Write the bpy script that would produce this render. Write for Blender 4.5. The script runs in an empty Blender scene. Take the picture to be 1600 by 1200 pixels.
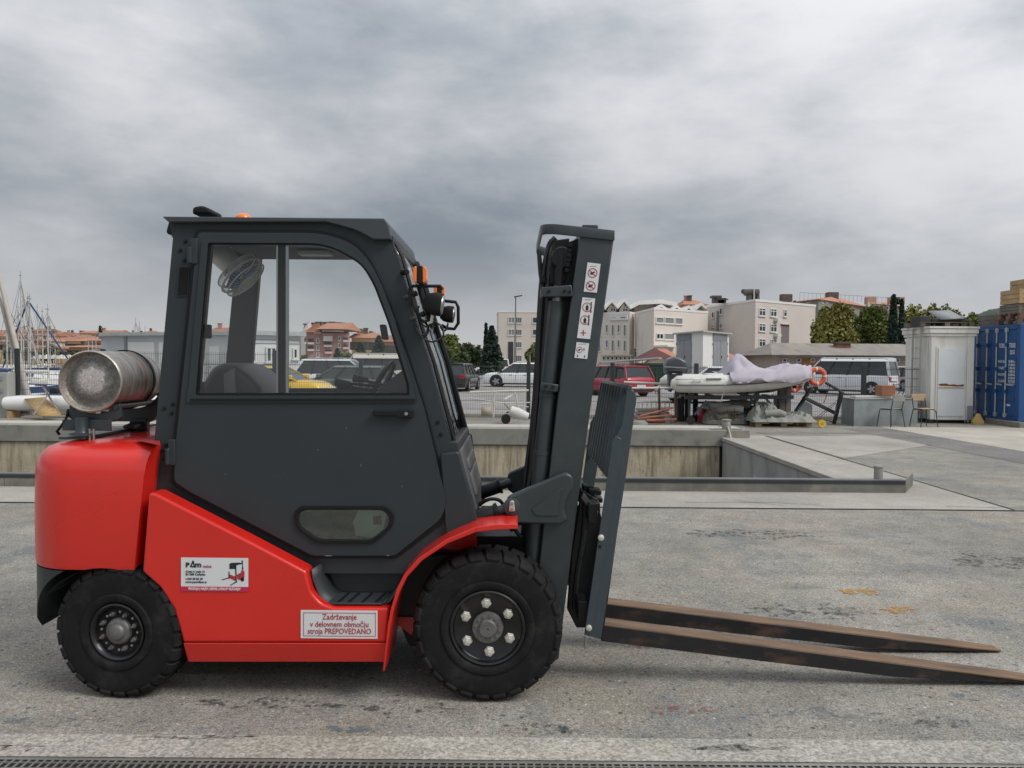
import bpy, bmesh, math, random
from mathutils import Vector, Matrix, geometry
R = math.radians
SC = bpy.context.scene
COL = SC.collection
random.seed(7)
# ------------------------------------------------------------------ camera
F = 1200.0                      # focal length in pixels of the 1600 px wide picture
CAM_H = 1.6
PITCH = math.atan(35.0 / F)
ROLL = R(0.43)
cam_d = bpy.data.cameras.new('camera')
cam_d.sensor_width = 36.0
cam_d.lens = 36.0 * F / 1600.0
cam_d.clip_start = 0.05
cam_d.clip_end = 9000
cam = bpy.data.objects.new('camera', cam_d)
COL.objects.link(cam)
CROT = (Matrix.Rotation(R(90) - PITCH, 4, 'X') @ Matrix.Rotation(ROLL, 4, 'Z'))
cam.matrix_world = Matrix.Translation((0, 0, CAM_H)) @ CROT
SC.camera = cam
C3 = CROT.to_3x3()
CL = Vector((0, 0, CAM_H))
# ------------------------------------------------------------------ world: overcast sky
SUN_EL, SUN_AZ = R(46), R(118)   # azimuth measured from +Y (view direction) towards +X
sun_dir = Vector((math.sin(SUN_AZ) * math.cos(SUN_EL), math.cos(SUN_AZ) * math.cos(SUN_EL), math.sin(SUN_EL)))
w = bpy.data.worlds.new('World')
SC.world = w
w.use_nodes = True
nt = w.node_tree
nt.nodes.clear()
N = nt.nodes.new
L = nt.links.new
out = N('ShaderNodeOutputWorld')
sky = N('ShaderNodeTexSky'); sky.sky_type = 'NISHITA'; sky.sun_disc = False
sky.sun_elevation = SUN_EL; sky.sun_rotation = SUN_AZ
bg_sky = N('ShaderNodeBackground'); bg_sky.inputs['Strength'].default_value = 0.06
L(sky.outputs[0], bg_sky.inputs[0])
tc = N('ShaderNodeTexCoord')
nrm = N('ShaderNodeVectorMath'); nrm.operation = 'NORMALIZE'; L(tc.outputs['Generated'], nrm.inputs[0])
sep = N('ShaderNodeSeparateXYZ'); L(nrm.outputs[0], sep.inputs[0])
def wm(op, a, b=None, c=None, clamp=False):
    n = N('ShaderNodeMath'); n.operation = op; n.use_clamp = clamp
    for i, v in enumerate((a, b, c)):
        if v is None: continue
        if isinstance(v, (int, float)): n.inputs[i].default_value = v
        else: L(v, n.inputs[i])
    return n.outputs[0]
zc = wm('MAXIMUM', sep.outputs[2], 0.0)
def cloud(scale, detail, rough, off, dist, zs, kx=1.0):
    m = N('ShaderNodeMapping'); m.inputs['Scale'].default_value = (kx, 1, zs); m.inputs['Location'].default_value = off
    m.inputs['Rotation'].default_value = (0, R(12), 0)
    L(nrm.outputs[0], m.inputs[0])
    t = N('ShaderNodeTexNoise'); t.inputs['Scale'].default_value = scale; t.inputs['Detail'].default_value = detail
    t.inputs['Roughness'].default_value = rough; t.inputs['Distortion'].default_value = dist
    L(m.outputs[0], t.inputs['Vector'])
    return t.outputs[0]
c1 = cloud(1.9, 4, 0.5, (2.3, 0.4, 0.9), 0.0, 2.0, 1.0)
c2 = cloud(4.6, 9, 0.58, (7.1, 4.0, 1.0), 0.12, 2.3, 0.9)
c3 = cloud(14.0, 7, 0.6, (1.1, 2.0, 3.0), 0.1, 2.2, 0.9)
bank = wm('POWER', 2.718, wm('MULTIPLY', wm('POWER', wm('DIVIDE', wm('SUBTRACT', zc, 0.16), 0.07), 2.0), -1.0))
bankw = wm('MULTIPLY', wm('MULTIPLY', bank, wm('MULTIPLY_ADD', sep.outputs[0], -0.7, 0.62, clamp=True)), 0.085)
mixc = wm('SUBTRACT', wm('ADD', wm('ADD', wm('MULTIPLY', c1, 0.58), wm('MULTIPLY', c2, 0.34)), wm('MULTIPLY', c3, 0.08)), bankw)
ramp = N('ShaderNodeValToRGB')
cr = ramp.color_ramp
cr.interpolation = 'B_SPLINE'
cr.elements[0].position = 0.38; cr.elements[0].color = (0.175, 0.200, 0.230, 1)
cr.elements[1].position = 0.64; cr.elements[1].color = (0.50, 0.50, 0.51, 1)
e = cr.elements.new(0.44); e.color = (0.235, 0.258, 0.288, 1)
e = cr.elements.new(0.53); e.color = (0.335, 0.348, 0.368, 1)
L(mixc, ramp.inputs[0])
# brightness grows towards the veiled sun and with elevation (overcast sky law)
sd = N('ShaderNodeVectorMath'); sd.operation = 'DOT_PRODUCT'; L(nrm.outputs[0], sd.inputs[0]); sd.inputs[1].default_value = Vector((0.74, 0.78, 0.24)).normalized()
glow = wm('POWER', wm('MAXIMUM', sd.outputs['Value'], 0.0), 9.0)
elev = wm('MULTIPLY_ADD', zc, 1.5, 0.70)
gain = wm('MULTIPLY_ADD', glow, 0.22, elev)
vs = N('ShaderNodeVectorMath'); vs.operation = 'SCALE'; L(ramp.outputs[0], vs.inputs[0]); L(gain, vs.inputs['Scale'])
# paler break between cloud base and horizon
hz = wm('SUBTRACT', 1.0, wm('DIVIDE', zc, 0.15), clamp=True)
hz2 = wm('MULTIPLY', wm('POWER', hz, 1.1), 0.85)
hm = N('ShaderNodeMix'); hm.data_type = 'RGBA'
L(hz2, hm.inputs['Factor']); L(vs.outputs[0], hm.inputs['A']); hm.inputs['B'].default_value = (0.46, 0.46, 0.475, 1)
bg_c = N('ShaderNodeBackground'); L(hm.outputs['Result'], bg_c.inputs[0]); bg_c.inputs['Strength'].default_value = 1.0
mx = N('ShaderNodeMixShader'); mx.inputs[0].default_value = 0.93
L(bg_sky.outputs[0], mx.inputs[1]); L(bg_c.outputs[0], mx.inputs[2]); L(mx.outputs[0], out.inputs[0])
# ------------------------------------------------------------------ sun through cloud
sl = bpy.data.lights.new('sun', 'SUN'); sl.energy = 1.5; sl.angle = R(26); sl.color = (1.0, 0.965, 0.92)
so = bpy.data.objects.new('sun', sl); COL.objects.link(so)
SUN_L = Vector((0.42, -0.50, 0.76)).normalized()
so.rotation_euler = sun_dir.to_track_quat('Z', 'Y').to_euler()
so.location = (0, 0, 40)
SC.view_settings.view_transform = 'Standard'
SC.view_settings.look = 'None'
SC.view_settings.exposure = 0.46
SC.view_settings.gamma = 1.0
SC.view_settings.use_curve_mapping = False
SC.render.engine = 'CYCLES'
SC.cycles.use_denoising = True
SC.cycles.max_bounces = 8
SC.cycles.transparent_max_bounces = 16
# ------------------------------------------------------------------ picture point -> place
def ray(px, py):
    return C3 @ Vector(((px - 800) / F, -(py - 600) / F, -1.0))
def P(px, py, Y):
    d = ray(px, py)
    return CL + d * (Y / d.y)
def G(px, py, z=0.0):
    d = ray(px, py)
    return CL + d * ((z - CAM_H) / d.z)
def PX(px, Y, py=565):           # x of a picture column at depth Y
    return P(px, py, Y).x
def PZ(py, Y, px=800):
    return P(px, py, Y).z
# ------------------------------------------------------------------ materials
MATS = {}
def mat(name, col, rough=0.6, metal=0.0, var=0.12, vs=3.0, bump=0.0, bs=60.0, spec=0.5, coat=0.0, dirt=None, dirt_amt=0.35, dirt_s=1.2, det=6, rvar=0.0, stretch=None):
    if name in MATS: return MATS[name]
    m = bpy.data.materials.new(name); m.use_nodes = True
    t = m.node_tree; n = t.nodes; l = t.links
    b = n['Principled BSDF']
    b.inputs['Roughness'].default_value = rough
    b.inputs['Metallic'].default_value = metal
    b.inputs['Specular IOR Level'].default_value = spec
    b.inputs['Coat Weight'].default_value = coat
    b.inputs['Coat Roughness'].default_value = 0.12
    tc = n.new('ShaderNodeTexCoord')
    src = tc.outputs['Object']
    if stretch:
        mp = n.new('ShaderNodeMapping'); mp.inputs['Scale'].default_value = stretch; l.new(src, mp.inputs[0]); src = mp.outputs[0]
    nz = n.new('ShaderNodeTexNoise'); nz.inputs['Scale'].default_value = vs; nz.inputs['Detail'].default_value = det
    nz.inputs['Roughness'].default_value = 0.6
    l.new(src, nz.inputs['Vector'])
    rp = n.new('ShaderNodeValToRGB')
    c = Vector(col[:3])
    rp.color_ramp.elements[0].position = 0.3; rp.color_ramp.elements[0].color = (*(c * (1 - var)), 1)
    rp.color_ramp.elements[1].position = 0.7; rp.color_ramp.elements[1].color = (*[min(1, v) for v in c * (1 + var)], 1)
    l.new(nz.outputs[0], rp.inputs[0])
    colout = rp.outputs[0]
    if dirt:
        n2 = n.new('ShaderNodeTexNoise'); n2.inputs['Scale'].default_value = dirt_s; n2.inputs['Detail'].default_value = 8; n2.inputs['Roughness'].default_value = 0.68
        l.new(src, n2.inputs['Vector'])
        r2 = n.new('ShaderNodeValToRGB'); r2.color_ramp.elements[0].position = 0.5; r2.color_ramp.elements[1].position = 0.72
        r2.color_ramp.elements[0].color = (0, 0, 0, 1); r2.color_ramp.elements[1].color = (dirt_amt,) * 3 + (1,)
        l.new(n2.outputs[0], r2.inputs[0])
        mxn = n.new('ShaderNodeMix'); mxn.data_type = 'RGBA'
        l.new(r2.outputs[0], mxn.inputs['Factor']); l.new(colout, mxn.inputs['A']); mxn.inputs['B'].default_value = (*dirt, 1)
        colout = mxn.outputs['Result']
    l.new(colout, b.inputs['Base Color'])
    if rvar:
        mr = n.new('ShaderNodeMapRange'); mr.inputs['To Min'].default_value = max(0.02, rough - rvar); mr.inputs['To Max'].default_value = min(1, rough + rvar)
        mr.inputs['From Min'].default_value = 0.3; mr.inputs['From Max'].default_value = 0.7
        l.new(nz.outputs[0], mr.inputs['Value']); l.new(mr.outputs[0], b.inputs['Roughness'])
    if bump:
        nb = n.new('ShaderNodeTexNoise'); nb.inputs['Scale'].default_value = bs; nb.inputs['Detail'].default_value = 4
        l.new(src, nb.inputs['Vector'])
        bp = n.new('ShaderNodeBump'); bp.inputs['Strength'].default_value = bump; bp.inputs['Distance'].default_value = 0.01
        l.new(nb.outputs[0], bp.inputs['Height']); l.new(bp.outputs[0], b.inputs['Normal'])
    MATS[name] = m
    return m
def glass(name, tint=(0.9, 0.95, 0.93), refl=1.0, dens=0.0, dark=(0.02, 0.025, 0.025), rough=0.02, ior=1.5):
    if name in MATS: return MATS[name]
    m = bpy.data.materials.new(name); m.use_nodes = True
    t = m.node_tree; n = t.nodes; l = t.links; n.clear()
    o = n.new('ShaderNodeOutputMaterial')
    tr = n.new('ShaderNodeBsdfTransparent'); tr.inputs[0].default_value = (*tint, 1)
    df = n.new('ShaderNodeBsdfDiffuse'); df.inputs[0].default_value = (*dark, 1)
    m1 = n.new('ShaderNodeMixShader')
    tc = n.new('ShaderNodeTexCoord'); nz = n.new('ShaderNodeTexNoise'); nz.inputs['Scale'].default_value = 4.0; nz.inputs['Detail'].default_value = 8
    l.new(tc.outputs['Object'], nz.inputs['Vector'])
    mr = n.new('ShaderNodeMapRange'); mr.inputs['From Min'].default_value = 0.35; mr.inputs['From Max'].default_value = 0.75
    mr.inputs['To Min'].default_value = dens * 0.7; mr.inputs['To Max'].default_value = min(1, dens * 1.6 + 0.0)
    l.new(nz.outputs[0], mr.inputs['Value']); l.new(mr.outputs[0], m1.inputs[0])
    l.new(tr.outputs[0], m1.inputs[1]); l.new(df.outputs[0], m1.inputs[2])
    gl = n.new('ShaderNodeBsdfGlossy'); gl.inputs['Roughness'].default_value = rough; gl.inputs[0].default_value = (refl, refl, refl, 1)
    fr = n.new('ShaderNodeFresnel'); fr.inputs['IOR'].default_value = ior
    m2 = n.new('ShaderNodeMixShader'); l.new(fr.outputs[0], m2.inputs[0]); l.new(m1.outputs[0], m2.inputs[1]); l.new(gl.outputs[0], m2.inputs[2])
    l.new(m2.outputs[0], o.inputs[0])
    MATS[name] = m
    return m
# ------------------------------------------------------------------ objects
ORG = {}
def props(o, label=None, cat=None, group=None, kind=None):
    if label: o['label'] = label
    if cat: o['category'] = cat
    if group: o['group'] = group
    if kind: o['kind'] = kind
    return o
def thing(name, label, cat, loc=(0, 0, 0), rz=0.0, group=None, local=False, kind=None, sc=None):
    o = bpy.data.objects.new(name, None); COL.objects.link(o)
    o.empty_display_size = 0.2
    o.location = loc; o.rotation_euler = (0, 0, rz)
    if sc: o.scale = (sc, sc, sc) if isinstance(sc, (int, float)) else sc
    props(o, label, cat, group, kind)
    ORG[o] = Vector((0, 0, 0)) if local else Vector(loc)
    return o
def dup(root, loc, rz, label=None, sc=None):
    r = root.copy(); COL.objects.link(r); r.location = loc; r.rotation_euler = (0, 0, rz)
    if sc: r.scale = (sc, sc, sc) if isinstance(sc, (int, float)) else sc
    if label: r['label'] = label
    for ch in KIDS.get(root, []):
        c = ch.copy(); COL.objects.link(c); c.parent = r
        for g in KIDS.get(ch, []):
            d = g.copy(); COL.objects.link(d); d.parent = c
    return r
KIDS = {}
class MB:
    def __init__(s): s.v = []; s.f = []
    def add(s, vs, fs):
        b = len(s.v); s.v += [Vector(v) for v in vs]; s.f += [tuple(b + i for i in f) for f in fs]; return s
    def box(s, a, b):
        x0, y0, z0 = a; x1, y1, z1 = b
        return s.add([(x0, y0, z0), (x1, y0, z0), (x1, y1, z0), (x0, y1, z0), (x0, y0, z1), (x1, y0, z1), (x1, y1, z1), (x0, y1, z1)],
                     [(0, 3, 2, 1), (4, 5, 6, 7), (0, 1, 5, 4), (1, 2, 6, 5), (2, 3, 7, 6), (3, 0, 4, 7)])
    def obox(s, M, sx, sy, sz):       # oriented box centred on the matrix origin
        vs = [M @ Vector((x * sx / 2, y * sy / 2, z * sz / 2)) for x, y, z in
              ((-1, -1, -1), (1, -1, -1), (1, 1, -1), (-1, 1, -1), (-1, -1, 1), (1, -1, 1), (1, 1, 1), (-1, 1, 1))]
        return s.add(vs, [(0, 3, 2, 1), (4, 5, 6, 7), (0, 1, 5, 4), (1, 2, 6, 5), (2, 3, 7, 6), (3, 0, 4, 7)])
    def bar(s, p, q, w, h=None, up=(0, 0, 1)):
        p = Vector(p); q = Vector(q); h = h or w
        d = (q - p); ln = d.length
        if ln < 1e-6: return s
        x = d.normalized(); u = Vector(up)
        if abs(x.dot(u)) > 0.98: u = Vector((0, 1, 0))
        y = u.cross(x).normalized(); z = x.cross(y)
        M = Matrix((x, y, z)).transposed().to_4x4(); M.translation = (p + q) / 2
        return s.obox(M, ln, w, h)
    def prism(s, outer, y0, y1, holes=()):   # polygon of (x, z), extruded along y, with holes
        loops = [[Vector((p[0], p[1], 0)) for p in outer]] + [[Vector((p[0], p[1], 0)) for p in h] for h in holes]
        tris = geometry.tessellate_polygon(loops)
        flat = [p for lp in loops for p in lp]; n = len(flat)
        vs = [(p.x, y0, p.y) for p in flat] + [(p.x, y1, p.y) for p in flat]
        fs = []
        if not holes and True:
            fs.append(tuple(range(n))); fs.append(tuple(reversed(range(n, 2 * n))))
        else:
            for t in tris:
                fs.append(tuple(t)); fs.append(tuple(n + i for i in reversed(t)))
        b = 0
        for lp in loops:
            k = len(lp)
            for i in range(k):
                j = (i + 1) % k
                fs.append((b + i, b + j, n + b + j, n + b + i))
            b += k
        return s.add(vs, fs)
    def tube(s, pts, r, seg=8, cap=True, closed=False):
        pts = [Vector(p) for p in pts]; n = len(pts)
        rr = r if isinstance(r, (list, tuple)) else [r] * n
        rings = []; prev = None
        for i, p in enumerate(pts):
            if closed: t = pts[(i + 1) % n] - pts[i - 1]
            else: t = pts[min(i + 1, n - 1)] - pts[max(i - 1, 0)]
            t.normalize()
            if prev is None:
                u = Vector((0, 0, 1)) if abs(t.z) < 0.9 else Vector((1, 0, 0))
                a = t.cross(u).normalized()
            else:
                a = (prev - t * prev.dot(t)).normalized()
            prev = a; b = t.cross(a)
            rings.append([p + (a * math.cos(2 * math.pi * k / seg) + b * math.sin(2 * math.pi * k / seg)) * rr[i] for k in range(seg)])
        return s.loft(rings, cap=cap and not closed, wrap=closed)
    def loft(s, rings, cap=True, wrap=False, close=True):
        k = len(rings[0]); n = len(rings); vs = [v for r_ in rings for v in r_]; fs = []
        for i in range(n if wrap else n - 1):
            j = (i + 1) % n
            for a in range(k if close else k - 1):
                b = (a + 1) % k
                fs.append((i * k + a, i * k + b, j * k + b, j * k + a))
        if cap: fs.append(tuple(reversed(range(k)))); fs.append(tuple((n - 1) * k + i for i in range(k)))
        return s.add(vs, fs)
    def lathe(s, prof, M, seg=32, cap=True):
        rings = [[M @ Vector((r_ * math.cos(2 * math.pi * k / seg), r_ * math.sin(2 * math.pi * k / seg), h)) for k in range(seg)] for r_, h in prof]
        return s.loft(rings, cap=cap)
    def cyl(s, p, q, r, seg=16, r2=None):
        return s.tube([p, q], [r, r if r2 is None else r2], seg)
    def sheet(s, pts): return s.add(pts, [tuple(range(len(pts)))])
    def build(s, name, m, parent=None, bevel=0.0, smooth=40, label=None, cat=None, group=None, kind=None, seg=2, recalc=True, sub=0, solid=0):
        if parent is not None:
            pr = parent
            while pr is not None and pr not in ORG: pr = pr.parent
            org = ORG[pr]; loc = Vector((0, 0, 0))
        else:
            xs = [v.x for v in s.v]; ys = [v.y for v in s.v]; zs = [v.z for v in s.v]
            org = Vector(((min(xs) + max(xs)) / 2, (min(ys) + max(ys)) / 2, min(zs))); loc = org
        me = bpy.data.meshes.new(name)
        me.from_pydata([v - org for v in s.v], [], s.f)
        if recalc:
            bm = bmesh.new(); bm.from_mesh(me); bmesh.ops.recalc_face_normals(bm, faces=bm.faces); bm.to_mesh(me); bm.free()
        if m: me.materials.append(m)
        if smooth:
            me.shade_smooth(); me.set_sharp_from_angle(angle=R(smooth))
        o = bpy.data.objects.new(name, me); COL.objects.link(o); o.location = loc
        if parent is not None:
            o.parent = parent; KIDS.setdefault(parent, []).append(o)
        if solid:
            md = o.modifiers.new('solid', 'SOLIDIFY'); md.thickness = solid
        if bevel:
            md = o.modifiers.new('bevel', 'BEVEL'); md.width = bevel; md.segments = seg; md.limit_method = 'ANGLE'; md.angle_limit = R(32)
            md.harden_normals = False
        if sub:
            md = o.modifiers.new('sub', 'SUBSURF'); md.levels = sub; md.render_levels = sub
        props(o, label, cat, group, kind)
        return o
def share(src, name, parent, loc=(0, 0, 0), rot=None, **kw):      # another part using the same mesh
    o = src.copy(); o.name = name; COL.objects.link(o); o.parent = parent; o.location = loc
    if rot: o.rotation_euler = rot
    KIDS.setdefault(parent, []).append(o)
    return o
def cut(o, cutter_mb):
    me = bpy.data.meshes.new('cutter'); me.from_pydata([list(v) for v in cutter_mb.v], [], cutter_mb.f)
    bm = bmesh.new(); bm.from_mesh(me); bmesh.ops.recalc_face_normals(bm, faces=bm.faces); bm.to_mesh(me); bm.free()
    c = bpy.data.objects.new('cutter', me); COL.objects.link(c)
    top = o
    off = Vector((0, 0, 0))
    while top.parent is not None:
        top = top.parent
    c.location = off
    c.data.transform(Matrix.Translation(-(ORG.get(top, Vector((0, 0, 0))) if o.parent else o.location)))
    pw = o.parent; lw = o.location.copy()
    o.parent = None; o.location = (0, 0, 0)
    md = o.modifiers.new('cut', 'BOOLEAN'); md.operation = 'DIFFERENCE'; md.object = c; md.solver = 'EXACT'
    bpy.context.view_layer.update()
    dg = bpy.context.evaluated_depsgraph_get()
    new = bpy.data.meshes.new_from_object(o.evaluated_get(dg))
    o.modifiers.remove(md); old = o.data
    bevs = [(m_.width, m_.segments) for m_ in o.modifiers if m_.type == 'BEVEL']
    o.data = new; new.name = old.name
    for m_ in list(o.modifiers): o.modifiers.remove(m_)
    new.shade_smooth(); new.set_sharp_from_angle(angle=R(35))
    o.parent = pw; o.location = lw
    bpy.data.objects.remove(c)
    return o
def fillet(pts, n=5):
    """pts (x, y) or (x, y, r): rounds the corners that carry a radius"""
    outp = []; k = len(pts)
    for i, p in enumerate(pts):
        r = p[2] if len(p) > 2 else 0
        c = Vector(p[:2])
        if not r: outp.append(tuple(c)); continue
        a = Vector(pts[i - 1][:2]) - c; b = Vector(pts[(i + 1) % k][:2]) - c
        la, lb = a.length, b.length; a.normalize(); b.normalize()
        r = min(r, la * 0.48, lb * 0.48)
        p0 = c + a * r; p1 = c + b * r
        for j in range(n + 1):
            t = j / n
            outp.append(tuple(p0 * (1 - t) ** 2 + c * 2 * t * (1 - t) + p1 * t * t))
    return outp
def pp(pts, Y):                    # picture outline -> (x, z) outline at depth Y
    o = []
    for p in pts:
        q = P(p[0], p[1], Y); o.append((q.x, q.z))
    return o
def axisY(c): return Matrix.Translation(c) @ Matrix.Rotation(R(90), 4, 'X')
def text_mesh(name, body, m, parent, loc, size, width=None, align='CENTER', rot=(math.pi / 2, 0, 0), off=0.0, ext=0.0006, bold=0.0):
    cu = bpy.data.curves.new(name, 'FONT'); cu.body = body; cu.size = size; cu.align_x = align; cu.align_y = 'CENTER'; cu.extrude = ext
    cu.offset = bold
    cu.resolution_u = 3
    tmp = bpy.data.objects.new(name, cu); COL.objects.link(tmp)
    bpy.context.view_layer.update()
    me = bpy.data.meshes.new_from_object(tmp.evaluated_get(bpy.context.evaluated_depsgraph_get()))
    bpy.data.objects.remove(tmp)
    sx = 1.0
    if width:
        xs = [v.co.x for v in me.vertices]
        sx = width / max(1e-6, max(xs) - min(xs))
    from mathutils import Euler
    M = Euler(rot).to_matrix().to_4x4() @ Matrix.Diagonal((sx, 1, 1, 1))
    me.transform(M)
    pr = parent
    while pr is not None and pr not in ORG: pr = pr.parent
    me.transform(Matrix.Translation(Vector(loc) - ORG[pr]))
    me.materials.clear(); me.materials.append(m)
    o = bpy.data.objects.new(name, me); COL.objects.link(o); o.parent = parent; KIDS.setdefault(parent, []).append(o)
    return o
# ------------------------------------------------------------------ ground materials
def ground_mat(name, base, speck=0.5, scale=130.0, stain=0.5, tintb=0.0, rough=0.85, warm=(0.36, 0.31, 0.23), bump=0.5, streak=0.0, fleck=False):
    m = bpy.data.materials.new(name); m.use_nodes = True
    t = m.node_tree; n = t.nodes; l = t.links; b = n['Principled BSDF']
    b.inputs['Roughness'].default_value = rough; b.inputs['Specular IOR Level'].default_value = 0.25
    tc = n.new('ShaderNodeTexCoord')
    def noise(s, d=6, r=0.6, sc=None, loc=None):
        q = n.new('ShaderNodeTexNoise'); q.inputs['Scale'].default_value = s; q.inputs['Detail'].default_value = d; q.inputs['Roughness'].default_value = r
        v = tc.outputs['Object']
        if sc or loc:
            mp = n.new('ShaderNodeMapping'); mp.inputs['Scale'].default_value = sc or (1, 1, 1); mp.inputs['Location'].default_value = loc or (0, 0, 0)
            l.new(v, mp.inputs[0]); v = mp.outputs[0]
        l.new(v, q.inputs['Vector']); return q.outputs[0]
    def rng(s, a, bb, lo, hi):
        q = n.new('ShaderNodeMapRange'); q.inputs['From Min'].default_value = a; q.inputs['From Max'].default_value = bb
        q.inputs['To Min'].default_value = lo; q.inputs['To Max'].default_value = hi; l.new(s, q.inputs['Value']); return q.outputs[0]
    def mix(f, a, bb, mode='MIX'):
        q = n.new('ShaderNodeMix'); q.data_type = 'RGBA'; q.blend_type = mode
        for nm, v in (('Factor', f), ('A', a), ('B', bb)):
            if isinstance(v, (float, int)): q.inputs[nm].default_value = v
            elif isinstance(v, tuple): q.inputs[nm].default_value = (*v, 1)
            else: l.new(v, q.inputs[nm])
        return q.outputs['Result']
    c = base
    lo = tuple(v * (1 - 0.22) for v in c); hi = tuple(v * 1.2 for v in c)
    big = rng(noise(0.55, 8, 0.62), 0.32, 0.68, 0, 1)
    col = mix(big, lo, hi)
    med = rng(noise(3.2, 8, 0.7, loc=(4, 2, 0)), 0.42, 0.72, 0, stain)
    col = mix(med, col, tuple(v * 0.52 for v in c))
    blu = rng(noise(1.1, 9, 0.72, loc=(11, 5, 0)), 0.52, 0.68, 0, tintb)
    col = mix(blu, col, (0.13, 0.165, 0.19))
    wr = rng(noise(0.8, 8, 0.7, loc=(-7, 9, 0)), 0.50, 0.70, 0, 0.45)
    col = mix(wr, col, warm)
    if streak:
        st = rng(noise(1.6, 8, 0.7, sc=(0.35, 2.4, 1)), 0.5, 0.72, 0, streak)
        col = mix(st, col, tuple(v * 0.6 for v in c))
    if fleck:
        for sc_, th_, cl_, sd_ in ((13, .11, (.07, .07, .075), 0), (21, .12, (.55, .54, .50), 3), (9, .10, (.10, .15, .22), 8), (30, .16, (.09, .075, .06), 5)):
            fv = n.new('ShaderNodeTexVoronoi'); fv.inputs['Scale'].default_value = sc_; fm = n.new('ShaderNodeMapping'); fm.inputs['Location'].default_value = (sd_, sd_, 0)
            l.new(tc.outputs['Object'], fm.inputs[0]); l.new(fm.outputs[0], fv.inputs['Vector'])
            fs_ = n.new('ShaderNodeSeparateColor'); l.new(fv.outputs['Color'], fs_.inputs[0])
            a_ = rng(fv.outputs['Distance'], th_ + .05, th_, 0, 1); b_ = rng(fs_.outputs[0], .62, .66, 0, .8)
            c_ = n.new('ShaderNodeMath'); c_.operation = 'MULTIPLY'; l.new(a_, c_.inputs[0]); l.new(b_, c_.inputs[1]); col = mix(c_.outputs[0], col, cl_)
    v = n.new('ShaderNodeTexVoronoi'); v.inputs['Scale'].default_value = scale; l.new(tc.outputs['Object'], v.inputs['Vector'])
    sepc = n.new('ShaderNodeSeparateColor'); l.new(v.outputs['Color'], sepc.inputs[0])
    g = rng(sepc.outputs[0], 0.0, 1.0, 1 - speck, 1 + speck * 0.85)
    vm = n.new('ShaderNodeVectorMath'); vm.operation = 'SCALE'; l.new(col, vm.inputs[0]); l.new(g, vm.inputs['Scale'])
    fine = rng(noise(scale * 0.35, 3, 0.7), 0.3, 0.7, 1 - speck * 0.55, 1 + speck * 0.5)
    vm2 = n.new('ShaderNodeVectorMath'); vm2.operation = 'SCALE'; l.new(vm.outputs[0], vm2.inputs[0]); l.new(fine, vm2.inputs['Scale'])
    l.new(vm2.outputs[0], b.inputs['Base Color'])
    bp = n.new('ShaderNodeBump'); bp.inputs['Strength'].default_value = bump; bp.inputs['Distance'].default_value = 0.006
    l.new(g, bp.inputs['Height']); l.new(bp.outputs[0], b.inputs['Normal'])
    return m
GM_FRONT = ground_mat('aggregate_ground', (0.335, 0.317, 0.278), speck=0.42, scale=175, stain=0.65, tintb=0.75, bump=0.8, streak=0.4, fleck=True)
GM_CONC = ground_mat('smooth_concrete', (0.375, 0.352, 0.315), speck=0.10, scale=60, stain=0.28, tintb=0.1, bump=0.15, warm=(0.40, 0.35, 0.28))
GM_CONC2 = ground_mat('pale_concrete', (0.47, 0.435, 0.38), speck=0.12, scale=60, stain=0.25, bump=0.15)
GM_FAR = ground_mat('parking_asphalt', (0.30, 0.285, 0.28), speck=0.15, scale=20, stain=0.2, bump=0.1)
GM_DARK = ground_mat('dark_asphalt', (0.20, 0.192, 0.185), speck=0.25, scale=70, stain=0.3, bump=0.3)
GM_BAND = ground_mat('worn_concrete_band', (0.43, 0.41, 0.36), speck=0.35, scale=95, stain=0.4, tintb=0.5, bump=0.4)
def flat(name, pts, z, m, label=None, kind='structure', th=None):
    b = MB().sheet([(x, y, z + gnd(y)) for x, y in pts])
    o = b.build(name, m, smooth=0, recalc=False)
    # put the origin at the world origin so that textures run on
    off = o.location.copy(); o.data.transform(Matrix.Translation(off)); o.location = (0, 0, 0)
    return props(o, label, None, None, kind)
PXR, PY0, PY1 = 4.5, 9.66, 16.4       # slipway pit: right wall, near wall, far wall
# ground = one mesh of several polygons round the pit and the marina
gb = MB()
def gs(pts): gb.sheet([(x, y, 0) for x, y in pts])
NZ = -0.04  # near ground lowered and bent so the forklift wheels meet their image pixels
def gnd(y): return NZ if y < 5 else (0.0 if y > 8.3 else NZ * (8.3 - y) / 3.3)
gs([(-60, 8.3), (60, 8.3), (60, PY0), (-60, PY0)])
gb.sheet([(-60, -25, NZ), (60, -25, NZ), (60, 5, NZ), (-60, 5, NZ)])
gb.sheet([(-60, 5, NZ), (60, 5, NZ), (60, 8.3, 0), (-60, 8.3, 0)])
gs([(PXR, PY0), (60, PY0), (60, PY1), (PXR, PY1)])
gs([(-60, PY1), (60, PY1), (60, 23), (-60, 23)])
g = gb.build('ground', GM_FRONT, smooth=0, recalc=False); off = g.location.copy(); g.data.transform(Matrix.Translation(off)); g.location = (0, 0, 0)
props(g, 'worn exposed aggregate quay surface under the forklift', kind='structure')
gb = MB()
gs([(-12.2, 23), (60, 23), (700, 23), (700, 140), (-74, 140)])
gs([(-3000, 140), (3000, 140), (3000, 3000), (-3000, 3000)])
gb.sheet([(60, -25, -.06), (700, -25, -.06), (700, 23, -.06), (60, 23, -.06)])
g = gb.build('parking_ground', GM_FAR, smooth=0, recalc=False); off = g.location.copy(); g.data.transform(Matrix.Translation(off)); g.location = (0, 0, 0)
props(g, 'grey asphalt car park beyond the mesh fence', kind='structure')
wm_ = mat('water', (0.055, 0.07, 0.07), rough=0.08, var=0.2, vs=0.4, bump=0.6, bs=2.0)
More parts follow.
